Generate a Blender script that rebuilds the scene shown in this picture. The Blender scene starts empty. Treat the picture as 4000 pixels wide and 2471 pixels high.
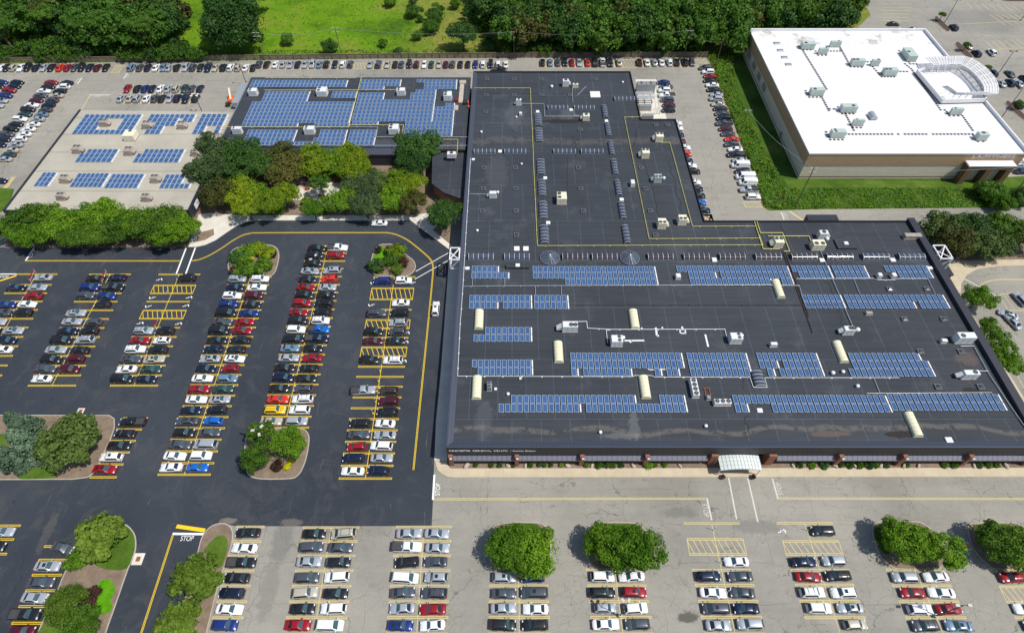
import bpy, bmesh, math, random
import numpy as np
from mathutils import Vector, Matrix
rnd = random.Random(7)
RS = np.random.RandomState(11)
sc = bpy.context.scene
COL = sc.collection
PI = math.pi
# ------------------------------------------------------------------ camera model
F = 2340.0; TH = math.radians(52.32); ST, CT = math.sin(TH), math.cos(TH); H = 120.0
ROWY = (0, 618, 1236, 1853)
def U(x, y, z=0.0):
    """point of the place seen at photo pixel (x, y) that lies at height z"""
    v = (y - 1235.5) / F
    d = (H - z) / (ST + v * CT)
    return ((x - 2000) / F * d, (CT - v * ST) * d)
def px(c, r, x, y): return (1000 * c + x / 2.4475, ROWY[r] + y / 2.4475)
def T(c, r, x, y, z=0.0): return U(*px(c, r, x, y), z)
cam = bpy.data.cameras.new('camera'); co = bpy.data.objects.new('camera', cam); COL.objects.link(co)
co.location = (0, 0, H); co.rotation_euler = (PI / 2 - TH, 0, 0)
cam.sensor_width = 36; cam.lens = F / 4000 * 36; cam.clip_end = 4000; cam.clip_start = 1
sc.camera = co
# ------------------------------------------------------------------ light
w = bpy.data.worlds.new('World'); sc.world = w; w.use_nodes = True
nt = w.node_tree; bg = nt.nodes['Background']
sky = nt.nodes.new('ShaderNodeTexSky'); sky.sky_type = 'NISHITA'; sky.sun_disc = False
EL = math.radians(60); AZ = math.radians(109)      # azimuth from +Y towards +X
sky.sun_elevation = EL; sky.sun_rotation = AZ
nt.links.new(sky.outputs[0], bg.inputs[0]); bg.inputs[1].default_value = 0.11
sun = bpy.data.lights.new('sun', 'SUN'); sun.energy = 4.3; sun.angle = math.radians(0.5); sun.color = (1, 0.955, 0.88)
so = bpy.data.objects.new('sun', sun); COL.objects.link(so)
sv = Vector((math.sin(AZ) * math.cos(EL), math.cos(AZ) * math.cos(EL), math.sin(EL)))
so.rotation_euler = sv.to_track_quat('Z', 'Y').to_euler(); so.location = sv * 300
sc.view_settings.view_transform = 'Standard'; sc.view_settings.look = 'None'
sc.view_settings.exposure = 0; sc.view_settings.gamma = 1
# ------------------------------------------------------------------ materials
MATS = {}
def lin(r, g, b):
    f = lambda c: (c / 255 / 12.92) if c / 255 <= .04045 else ((c / 255 + .055) / 1.055) ** 2.4
    return (f(r), f(g), f(b), 1)
class NT:
    def __init__(s, name):
        s.m = bpy.data.materials.new(name); s.m.use_nodes = True; s.t = s.m.node_tree
        s.b = s.t.nodes['Principled BSDF']; s.coord = None
    def n(s, typ, **k):
        nd = s.t.nodes.new(typ)
        for a, v in k.items():
            if a in nd.inputs.keys() if isinstance(a, str) else False: nd.inputs[a].default_value = v
            else: setattr(nd, a, v)
        return nd
    def pos(s, obj=False):
        if s.coord is None:
            if obj: s.coord = s.n('ShaderNodeTexCoord').outputs['Object']
            else: s.coord = s.n('ShaderNodeNewGeometry').outputs['Position']
        return s.coord
    def l(s, a, b): s.t.links.new(a, b)
    def noise(s, scale, detail=4, rough=.6, vec=None, dist=0):
        x = s.n('ShaderNodeTexNoise'); x.inputs['Scale'].default_value = scale; x.inputs['Detail'].default_value = detail
        x.inputs['Roughness'].default_value = rough; x.inputs['Distortion'].default_value = dist
        s.l(vec or s.pos(), x.inputs['Vector']); return x.outputs['Fac']
    def ramp(s, fac, stops):
        r = s.n('ShaderNodeValToRGB'); e = r.color_ramp.elements
        while len(e) < len(stops): e.new(.5)
        for i, (p, c) in enumerate(stops):
            e[i].position = p; e[i].color = c if len(c) == 4 else (*c, 1)
        s.l(fac, r.inputs[0]); return r.outputs[0]
    def mix(s, fac, a, b, mode='MIX'):
        x = s.n('ShaderNodeMix'); x.data_type = 'RGBA'; x.blend_type = mode
        if isinstance(fac, float): x.inputs[0].default_value = fac
        else: s.l(fac, x.inputs[0])
        for v, i in ((a, 6), (b, 7)):
            if isinstance(v, tuple): x.inputs[i].default_value = v
            else: s.l(v, x.inputs[i])
        return x.outputs[2]
    def math(s, op, a, b=0.0):
        x = s.n('ShaderNodeMath'); x.operation = op
        for v, i in ((a, 0), (b, 1)):
            if isinstance(v, (int, float)): x.inputs[i].default_value = v
            else: s.l(v, x.inputs[i])
        return x.outputs[0]
    def scaled(s, v3):
        x = s.n('ShaderNodeVectorMath'); x.operation = 'MULTIPLY'; s.l(s.pos(), x.inputs[0]); x.inputs[1].default_value = v3
        return x.outputs[0]
    def xyz(s):
        x = s.n('ShaderNodeSeparateXYZ'); s.l(s.pos(), x.inputs[0]); return x.outputs
    def blob(s, c, size, scale=.8, soft=.35):
        """irregular patch about point c on the ground plane"""
        a = s.n('ShaderNodeVectorMath'); a.operation = 'SUBTRACT'; s.l(s.pos(), a.inputs[0]); a.inputs[1].default_value = (c[0], c[1], 0)
        b = s.n('ShaderNodeVectorMath'); b.operation = 'MULTIPLY'; s.l(a.outputs[0], b.inputs[0]); b.inputs[1].default_value = (1 / size[0], 1 / size[1], 0)
        d = s.n('ShaderNodeVectorMath'); d.operation = 'LENGTH'; s.l(b.outputs[0], d.inputs[0])
        f = s.math('SUBTRACT', s.math('ADD', s.math('MULTIPLY', s.noise(scale, 5, .7), 1.6), .2), d.outputs['Value'])
        return s.ramp(f, [(0, (0, 0, 0)), (soft, (1, 1, 1))])
    def done(s, col, rough=.9, metal=0, bump=None, bs=.3, spec=None, coat=0):
        if isinstance(col, tuple): s.b.inputs['Base Color'].default_value = col
        else: s.l(col, s.b.inputs['Base Color'])
        s.b.inputs['Roughness'].default_value = rough; s.b.inputs['Metallic'].default_value = metal
        if spec is not None: s.b.inputs['Specular IOR Level'].default_value = spec
        if coat: s.b.inputs['Coat Weight'].default_value = coat; s.b.inputs['Coat Roughness'].default_value = .04
        if bump is not None:
            bn = s.n('ShaderNodeBump'); bn.inputs['Strength'].default_value = bs; s.l(bump, bn.inputs['Height']); s.l(bn.outputs[0], s.b.inputs['Normal'])
        MATS[s.m.name] = s.m; return s.m
def plain(name, col, rough=.6, metal=0, var=.12, scale=1.5, spec=None, coat=0):
    """a coloured surface with slight procedural wear"""
    k = NT(name); c = col if len(col) == 4 else (*col, 1)
    a = tuple(x * (1 - var) for x in c[:3]) + (1,); b = tuple(min(1, x * (1 + var)) for x in c[:3]) + (1,)
    n = k.noise(scale, 5, .65); return k.done(k.ramp(n, [(.3, a), (.7, b)]), rough, metal, None, .3, spec, coat)
def g(v, t=1.0): return (v * t, v, v / t, 1)

def asphalt_old():
    k = NT('asphalt old'); base = k.ramp(k.noise(.035, 6, .65), [(.3, lin(131, 128, 120)), (.5, lin(148, 145, 136)), (.72, lin(162, 157, 146))])
    sp = k.ramp(k.noise(4, 3, .8), [(.3, (.82, .82, .82)), (.7, (1.12, 1.12, 1.12))])
    c = k.mix(.8, base, sp, 'MULTIPLY')
    st = k.noise(.22, 5, .7, dist=.6); c = k.mix(k.ramp(st, [(.58, (0, 0, 0)), (.75, (.5, .5, .5))]), c, lin(120, 117, 110))
    # long streaks of wear along the lanes
    wv = k.noise(1, 4, .6, vec=k.scaled((.02, .5, .1))); c = k.mix(.5, c, k.ramp(wv, [(.3, (.86, .86, .86)), (.7, (1.06, 1.06, 1.05))]), 'MULTIPLY')
    dv = k.n('ShaderNodeTexNoise'); dv.inputs['Scale'].default_value = .35; dv.inputs['Detail'].default_value = 5; k.l(k.pos(), dv.inputs['Vector'])
    ad = k.n('ShaderNodeVectorMath'); ad.operation = 'MULTIPLY_ADD'; k.l(dv.outputs['Color'], ad.inputs[0]); ad.inputs[1].default_value = (4, 4, 4); k.l(k.pos(), ad.inputs[2])
    for scl, wd, dk in ((.085, .007, .42), (.26, .016, .6), (.55, .025, .75)):
        vo = k.n('ShaderNodeTexVoronoi'); vo.feature = 'DISTANCE_TO_EDGE'; vo.inputs['Scale'].default_value = scl; k.l(ad.outputs[0], vo.inputs['Vector'])
        cr = k.ramp(vo.outputs['Distance'], [(0, (dk, dk, dk)), (wd, (1, 1, 1))])
        msk = k.ramp(k.noise(.07 + scl * .2, 3), [(.47, (0, 0, 0)), (.55, (1, 1, 1))])
        c = k.mix(msk, c, k.mix(1.0, c, cr, 'MULTIPLY'))
    # tarred joints along and across the lanes
    for ax, per, wd_, msc in ((1, 7.3, .09, .05), (0, 11.0, .08, .04)):
        q = k.xyz()[ax]; j = k.math('MULTIPLY', k.math('SUBTRACT', k.noise(.25, 4, .6), .5), 1.1); fr = k.math('FRACT', k.math('DIVIDE', k.math('ADD', k.math('ADD', q, j), 500.0), per))
        ln = k.math('LESS_THAN', fr, wd_ / per); ln = k.math('MULTIPLY', ln, k.ramp(k.noise(msc, 3), [(.5, (0, 0, 0)), (.54, (.55, .55, .55))])); c = k.mix(ln, c, lin(84, 82, 78))
    for p, s_, colr, am in ((T(2, 3, 1690, 1360), (2.2, 1.1), (70, 66, 60), .8), (T(1, 3, 250, 640), (2.5, 5), (112, 110, 104), .6), (T(2, 3, 1600, 360), (4.5, 1.2), (110, 108, 102), .6), (T(2, 3, 2350, 500), (6, 1.6), (118, 116, 110), .6), (T(1, 3, 120, 1100), (2, 6), (124, 122, 114), .6), (T(3, 0, 2000, 200), (20, 12), (124, 122, 116), .5)):
        c = k.mix(k.math('MULTIPLY', k.blob(p, s_), am), c, lin(*colr))
    return k.done(c, .92, bump=k.noise(9, 3), bs=.15)
def asphalt_new():
    k = NT('asphalt sealed'); base = k.ramp(k.noise(.03, 5, .6), [(.3, lin(44, 50, 59)), (.7, lin(60, 66, 74))])
    st = k.noise(.16, 6, .7, dist=1.2); c = k.mix(k.ramp(st, [(.5, (0, 0, 0)), (.8, (.55, .55, .55))]), base, lin(88, 86, 84)); c = k.mix(k.ramp(k.noise(.5, 3, .6, dist=.4), [(.66, (0, 0, 0)), (.74, (.6, .6, .6))]), c, lin(34, 37, 43))
    sc1 = k.noise(1, 5, .75, vec=k.scaled((.9, .12, .1)), dist=1.5); c = k.mix(k.ramp(sc1, [(.62, (0, 0, 0)), (.72, (.5, .5, .5))]), c, lin(118, 112, 104))
    dv = k.n('ShaderNodeTexNoise'); dv.inputs['Scale'].default_value = .3; k.l(k.pos(), dv.inputs['Vector'])
    ad = k.n('ShaderNodeVectorMath'); ad.operation = 'MULTIPLY_ADD'; k.l(dv.outputs['Color'], ad.inputs[0]); ad.inputs[1].default_value = (4, 4, 4); k.l(k.pos(), ad.inputs[2])
    vo = k.n('ShaderNodeTexVoronoi'); vo.feature = 'DISTANCE_TO_EDGE'; vo.inputs['Scale'].default_value = .09; k.l(ad.outputs[0], vo.inputs['Vector'])
    cr = k.ramp(vo.outputs['Distance'], [(0, (.6, .6, .6)), (.006, (1, 1, 1))])
    msk = k.ramp(k.noise(.05, 2), [(.48, (0, 0, 0)), (.56, (1, 1, 1))])
    c = k.mix(msk, c, k.mix(1.0, c, cr, 'MULTIPLY'))
    for p, s_, am in ((T(1, 3, 330, 460), (2.6, 1.0), .4), (T(0, 3, 2180, 440), (2.0, .7), .6), (T(0, 3, 450, 560), (1.2, 5), .14)): c = k.mix(k.math('MULTIPLY', k.blob(p, s_), am), c, lin(134, 126, 112))
    sp = k.ramp(k.noise(5, 3, .8), [(.3, (.85, .85, .85)), (.7, (1.15, 1.15, 1.15))])
    return k.done(k.mix(.8, c, sp, 'MULTIPLY'), .85, bump=k.noise(9, 3), bs=.12, spec=.3)
def roof_mat():
    k = NT('roof membrane'); base = k.ramp(k.noise(.03, 5, .6), [(.3, lin(46, 51, 58)), (.7, lin(60, 65, 72))])
    ti = k.n('ShaderNodeTexBrick'); ti.inputs['Scale'].default_value = 1; ti.inputs['Brick Width'].default_value = 6.1; ti.inputs['Row Height'].default_value = 15
    ti.inputs['Mortar Size'].default_value = .07; ti.inputs['Color1'].default_value = (1, 1, 1, 1); ti.inputs['Color2'].default_value = (.9, .9, .9, 1)
    ti.inputs['Mortar'].default_value = (2.1, 2.1, 2.1, 1); k.l(k.pos(), ti.inputs['Vector'])
    c = k.mix(.8, base, ti.outputs['Color'], 'MULTIPLY')
    ln = k.noise(1, 4, .7, vec=k.scaled((.06, 1.3, .1))); c = k.mix(.85, c, k.ramp(ln, [(.3, (.82, .82, .84)), (.7, (1.25, 1.25, 1.22))]), 'MULTIPLY')
    # pale dusty patches
    c = k.mix(k.ramp(k.noise(.1, 6, .7), [(.56, (0, 0, 0)), (.8, (.4, .4, .4))]), c, lin(104, 108, 114))
    # silt left by standing water along the low line near the front edge and one across the wing
    y = k.xyz()[1]
    for p, s_, am in ((T(2, 2, 1170, 1030, 7), (1.1, 4), .3), (T(2, 2, 1040, 1140, 7), (4.5, .8), .3), (T(1, 2, 2180, 1000, 7), (2.0, 6), .14), (T(1, 1, 2300, 150, 7), (4, 10), .12), (T(2, 0, 20, 1100, 7), (4, 7), .15), (T(2, 0, 530, 1090, 7), (3, 4), .2), (T(3, 2, 1900, 400, 7), (3, 2.5), .3), (T(3, 2, 600, 1120, 7), (5, .8), .4)): c = k.mix(k.math('MULTIPLY', k.blob(p, s_), am), c, lin(126, 128, 130) if p[0] < 60 else lin(120, 100, 84))
    c = k.mix(k.math('MULTIPLY', k.blob(T(3, 2, 1260, 1125, 7), (3.4, .8), .8, .12), .9), c, lin(36, 28, 27)); c = k.mix(k.math('MULTIPLY', k.blob(T(2, 0, 500, 1160, 7), (8.5, 1.0), .5, .12), .85), c, lin(36, 28, 26)); c = k.mix(k.math('MULTIPLY', k.blob(T(3, 2, 1940, 700, 7), (1.8, .7), .8, .12), .85), c, lin(36, 28, 26))
    for yc, wd, amt in ((57.3, .8, .42), (155.5, 2.2, .25)):
        jig = k.math('MULTIPLY', k.math('SUBTRACT', k.noise(.045, 2), .5), 6.5)
        d = k.math('ABSOLUTE', k.math('SUBTRACT', k.math('ADD', y, jig), yc)); band = k.math('MAXIMUM', k.math('SUBTRACT', 1, k.math('DIVIDE', d, wd)), 0.0)
        f = k.math('MULTIPLY', band, k.ramp(k.noise(.55, 5, .75), [(.42, (0, 0, 0)), (.52, (1, 1, 1))])); f = k.math('MULTIPLY', k.math('MINIMUM', k.math('MULTIPLY', f, 1.8), 1.0), amt)
        c = k.mix(f, c, lin(118, 110, 100))
        f2 = k.math('MULTIPLY', band, k.ramp(k.noise(.2, 5, .7, dist=.5), [(.66, (0, 0, 0)), (.69, (1, 1, 1))])); c = k.mix(k.math('MINIMUM', k.math('MULTIPLY', f2, 2.0), .6), c, lin(34, 27, 26))
    return k.done(c, .75, bump=k.noise(3, 4), bs=.1, spec=.35)
def gravel_roof():
    k = NT('gravel roof'); c = k.ramp(k.noise(.12, 6, .6), [(.3, lin(162, 157, 143)), (.7, lin(180, 175, 160))])
    c = k.mix(.7, c, k.ramp(k.noise(3.5, 4, .8), [(.3, (.86, .86, .86)), (.7, (1.1, 1.1, 1.1))]), 'MULTIPLY')
    ln = k.n('ShaderNodeTexWave'); ln.bands_direction = 'Y'; ln.inputs['Scale'].default_value = .035; ln.inputs['Distortion'].default_value = .4; k.l(k.pos(), ln.inputs['Vector'])
    c = k.mix(1.0, c, k.ramp(ln.outputs['Fac'], [(0, (.78, .78, .78)), (.02, (1, 1, 1))]), 'MULTIPLY')
    return k.done(c, .95, bump=k.noise(6, 3), bs=.2)
def white_roof():
    k = NT('white roof'); c = k.ramp(k.noise(.15, 5, .6), [(.35, (.70, .70, .72, 1)), (.7, (.76, .76, .76, 1))])
    ti = k.n('ShaderNodeTexBrick'); ti.inputs['Scale'].default_value = 1; ti.inputs['Brick Width'].default_value = 30; ti.inputs['Row Height'].default_value = 3
    ti.inputs['Mortar Size'].default_value = .04; ti.inputs['Color1'].default_value = ti.inputs['Color2'].default_value = (1, 1, 1, 1); ti.inputs['Mortar'].default_value = (.82, .82, .82, 1); k.l(k.pos(), ti.inputs['Vector'])
    c = k.mix(1.0, c, ti.outputs['Color'], 'MULTIPLY')
    y = k.xyz()[1]; band = k.math('GREATER_THAN', y, 208.5)
    f = k.math('MULTIPLY', band, k.ramp(k.noise(.14, 5, .7), [(.54, (0, 0, 0)), (.66, (.8, .8, .8))]))
    c = k.mix(f, c, lin(150, 138, 110)); c = k.mix(k.ramp(k.noise(.3, 6, .8), [(.62, (0, 0, 0)), (.7, (.35, .35, .35))]), c, lin(176, 168, 152))
    return k.done(c, .6)
def grass(name, a, b, d, sc1=.05):
    k = NT(name); c = k.ramp(k.noise(sc1, 6, .65), [(.32, a), (.5, b), (.7, d)])
    c = k.mix(.75, c, k.ramp(k.noise(1.6, 5, .8), [(.3, (.62, .66, .6)), (.7, (1.25, 1.22, 1.2))]), 'MULTIPLY')
    return k.done(c, .95, bump=k.noise(1.2, 6, .8), bs=1.0, spec=.15)
def foliage(name, dark, light, trans=.38):
    k = NT(name); oi = k.n('ShaderNodeObjectInfo')
    n = k.noise(.55, 4, .7); n2 = k.math('ADD', n, k.math('MULTIPLY', k.math('SUBTRACT', oi.outputs['Random'], .5), .3))
    c = k.ramp(n2, [(.3, dark), (.7, light)])
    c = k.mix(.6, c, k.ramp(k.noise(3.1, 3, .7), [(.3, (.72, .75, .7)), (.7, (1.25, 1.2, 1.15))]), 'MULTIPLY')
    m = k.done(c, .55, spec=.25)
    tr = k.n('ShaderNodeBsdfTranslucent'); k.l(c, tr.inputs[0]); mx = k.n('ShaderNodeMixShader'); mx.inputs[0].default_value = trans
    k.l(k.b.outputs[0], mx.inputs[1]); k.l(tr.outputs[0], mx.inputs[2]); k.l(mx.outputs[0], k.t.nodes['Material Output'].inputs[0]); return m
def solar_face():
    k = NT('solar cells'); k.pos(True)
    ti = k.n('ShaderNodeTexBrick'); ti.offset = 0; ti.inputs['Scale'].default_value = 1; ti.inputs['Brick Width'].default_value = 1 / 6; ti.inputs['Row Height'].default_value = 1 / 12
    ti.inputs['Mortar Size'].default_value = .004; ti.inputs['Color1'].default_value = lin(50, 82, 126); ti.inputs['Color2'].default_value = lin(60, 92, 138); ti.inputs['Mortar'].default_value = lin(84, 114, 158)
    k.l(k.pos(), ti.inputs['Vector'])
    oi = k.n('ShaderNodeObjectInfo'); c = k.mix(.5, ti.outputs['Color'], k.ramp(oi.outputs['Random'], [(0, (.75, .78, .85)), (1, (1.2, 1.15, 1.1))]), 'MULTIPLY')
    return k.done(c, .3, spec=.35)
asphalt_old(); asphalt_new(); roof_mat(); gravel_roof(); white_roof(); solar_face()
def meadow():
    k = NT('meadow grass'); c = k.ramp(k.noise(.03, 6, .65), [(.36, lin(70, 100, 24)), (.5, lin(96, 134, 22)), (.62, lin(116, 132, 44))])
    c2 = k.ramp(k.noise(.045, 6, .7), [(.35, lin(104, 122, 44)), (.52, lin(128, 128, 62)), (.68, lin(98, 122, 34))])
    sw = k.math('ADD', k.math('MULTIPLY', k.xyz()[0], .015), k.math('ADD', k.math('MULTIPLY', k.noise(.03, 4), 1.6), .4)); c = k.mix(k.ramp(sw, [(.35, (0, 0, 0)), (.75, (1, 1, 1))]), c, c2)
    c = k.mix(.85, c, k.ramp(k.noise(.35, 8, .8), [(.34, (.62, .7, .6)), (.66, (1.2, 1.16, 1.15))]), 'MULTIPLY')
    k.done(c, .95, bump=k.noise(.8, 6, .8), bs=.7, spec=.1)
meadow()
grass('lawn', lin(62, 86, 28), lin(76, 104, 32), lin(98, 116, 48), .15)
grass('lime groundcover', lin(70, 124, 14), lin(86, 146, 16), lin(104, 158, 24), .6)
grass('rough green', lin(44, 70, 20), lin(62, 92, 28), lin(88, 104, 44), .12)
def mulchm():
    k = NT('mulch'); c = k.ramp(k.noise(.5, 5, .7), [(.3, lin(112, 96, 82)), (.7, lin(144, 126, 108))])
    c = k.mix(.8, c, k.ramp(k.noise(7, 3, .8), [(.3, (.65, .65, .65)), (.7, (1.2, 1.2, 1.2))]), 'MULTIPLY'); return k.done(c, .95, bump=k.noise(7, 4), bs=.6)
mulchm()
def concm(name, a, b, jw=1.5):
    k = NT(name); c = k.ramp(k.noise(.3, 5, .6), [(.3, a), (.7, b)])
    ti = k.n('ShaderNodeTexBrick'); ti.offset = 0; ti.inputs['Scale'].default_value = 1; ti.inputs['Brick Width'].default_value = jw; ti.inputs['Row Height'].default_value = jw
    ti.inputs['Mortar Size'].default_value = .02; ti.inputs['Color1'].default_value = (1, 1, 1, 1); ti.inputs['Color2'].default_value = (.94, .94, .94, 1); ti.inputs['Mortar'].default_value = (.72, .72, .72, 1); k.l(k.pos(), ti.inputs['Vector'])
    return k.done(k.mix(1.0, c, ti.outputs['Color'], 'MULTIPLY'), .9)
concm('walk concrete', lin(186, 172, 146), lin(200, 188, 162), 1.8); concm('pale concrete', lin(206, 200, 186), lin(220, 215, 202), 2.4); plain('kerb', lin(170, 165, 152), .9)
def brickm():
    k = NT('brick'); ti = k.n('ShaderNodeTexBrick'); ti.inputs['Scale'].default_value = 3; ti.inputs['Color1'].default_value = lin(120, 72, 54); ti.inputs['Color2'].default_value = lin(140, 88, 66); ti.inputs['Mortar'].default_value = lin(150, 130, 115); k.l(k.pos(), ti.inputs['Vector'])
    return k.done(ti.outputs['Color'], .9)
brickm()
def ribbed(name, a, b, scale=1.2):
    k = NT(name); wv = k.n('ShaderNodeTexWave'); wv.bands_direction = 'X'; wv.inputs['Scale'].default_value = scale; k.l(k.pos(), wv.inputs['Vector'])
    return k.done(k.ramp(wv.outputs['Fac'], [(.05, a), (.2, b)]), .55, .2)
ribbed('fascia metal', lin(30, 31, 36), lin(44, 45, 52)); ribbed('coping metal', lin(58, 64, 78), lin(66, 72, 86), .5); ribbed('sunshade metal', lin(98, 98, 108), lin(116, 116, 126), .3)
plain('dark parapet', lin(40, 43, 54), .6); plain('dark glass', (.012, .018, .03, 1), .08, 0, .3, .4, .6)
plain('skylight glass', (.055, .07, .105, 1), .12, 0, .35, .8, .6); plain('smoked glass', (.05, .042, .055, 1), .12, 0, .3, .6, .6)
plain('white paint', (.76, .76, .76, 1), .5, 0, .04); plain('cream dome', lin(222, 218, 186), .5, 0, .05); plain('cream rib', lin(190, 186, 158), .6)
plain('white metal', lin(214, 218, 218), .45, 0, .05); plain('cream metal', lin(224, 218, 192), .5, 0, .05); plain('grey green metal', lin(176, 190, 182), .5, 0, .08)
plain('dull metal', lin(160, 148, 138), .6, .1, .2, 1); plain('galvanised', lin(160, 166, 168), .4, .5, .2, 2); plain('shiny duct', lin(222, 226, 230), .2, .8, .1)
plain('fan dark', (.03, .03, .035, 1), .6); plain('black rubber', (.018, .018, .02, 1), .8); plain('rim', (.35, .36, .38, 1), .35, .7)
plain('yellow line', lin(232, 196, 20), .7, 0, .12, 2.5); plain('faded yellow', lin(206, 190, 128), .85, 0, .16, 3); plain('white line', lin(232, 232, 226), .7, 0, .1, 3); plain('faded white', lin(200, 198, 188), .85, 0, .15, 3)
plain('gas pipe', lin(196, 188, 110), .5, 0, .15); plain('conduit', lin(176, 184, 190), .4, .4, .1); plain('white pipe', lin(222, 226, 228), .4, 0, .06)
plain('pole dark', (.03, .026, .024, 1), .6); plain('pole light', lin(190, 188, 180), .6); plain('wood fence', lin(134, 118, 104), .9, 0, .25, 2.5); plain('utility wood', lin(96, 84, 74), .9, 0, .2)
plain('bark', lin(92, 80, 66), .95, 0, .25, 3); plain('tan wall', lin(176, 146, 114), .9, 0, .06, .6); plain('tan dark wall', lin(118, 92, 66), .9, 0, .06); plain('light wall', lin(220, 204, 184), .9, 0, .05, .5)
plain('rust dark', lin(72, 58, 52), .8, 0, .3, 2); plain('alu frame', lin(166, 180, 192), .5, 0, .08); plain('skylight kerb', lin(104, 108, 112), .6, 0, .15, 2); plain('windscreen glass', lin(56, 82, 88), .08, 0, .25, .5, .7); plain('rust', lin(140, 84, 52), .9, 0, .3, 3); plain('boulder', lin(178, 168, 152), .95, 0, .2, 2)  # windscreen glass: sky reflection painted in as a lighter teal base colour
plain('red bench', lin(150, 62, 42), .8); plain('walk patch', lin(120, 116, 108), .9, 0, .2, 1); plain('orange paint', lin(232, 104, 40), .5); plain('dumpster green', lin(22, 58, 42), .6); plain('trash', lin(190, 170, 150), .9, 0, .6, 3)
plain('canopy white', lin(214, 222, 218), .35, 0, .05); plain('sign letters', lin(206, 210, 216), .4, 0, .03)
foliage('leaf mid', lin(60, 96, 26), lin(106, 142, 42)); foliage('leaf olive', lin(84, 112, 34), lin(132, 158, 60)); foliage('leaf deep', lin(48, 82, 34), lin(82, 120, 50))
foliage('leaf bright', lin(90, 122, 20), lin(148, 168, 34)); foliage('leaf brown', lin(74, 80, 34), lin(112, 112, 54)); foliage('leaf blue', lin(66, 92, 74), lin(108, 132, 106), .15)
foliage('needle dark', lin(56, 80, 34), lin(96, 116, 52), .1); foliage('leaf purple', lin(60, 38, 34), lin(98, 70, 58)); foliage('leaf yellow', lin(190, 190, 10), lin(235, 225, 20)); foliage('leaf greyish', lin(70, 94, 52), lin(108, 130, 80))
foliage('leaf vivid', lin(72, 114, 20), lin(124, 164, 38)); foliage('leaf wood', lin(60, 100, 32), lin(106, 146, 50)); foliage('meadow blade', lin(100, 140, 20), lin(132, 160, 44), .3); plain('dark mulch', lin(78, 62, 54), .95, 0, .2, 3)
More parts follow.
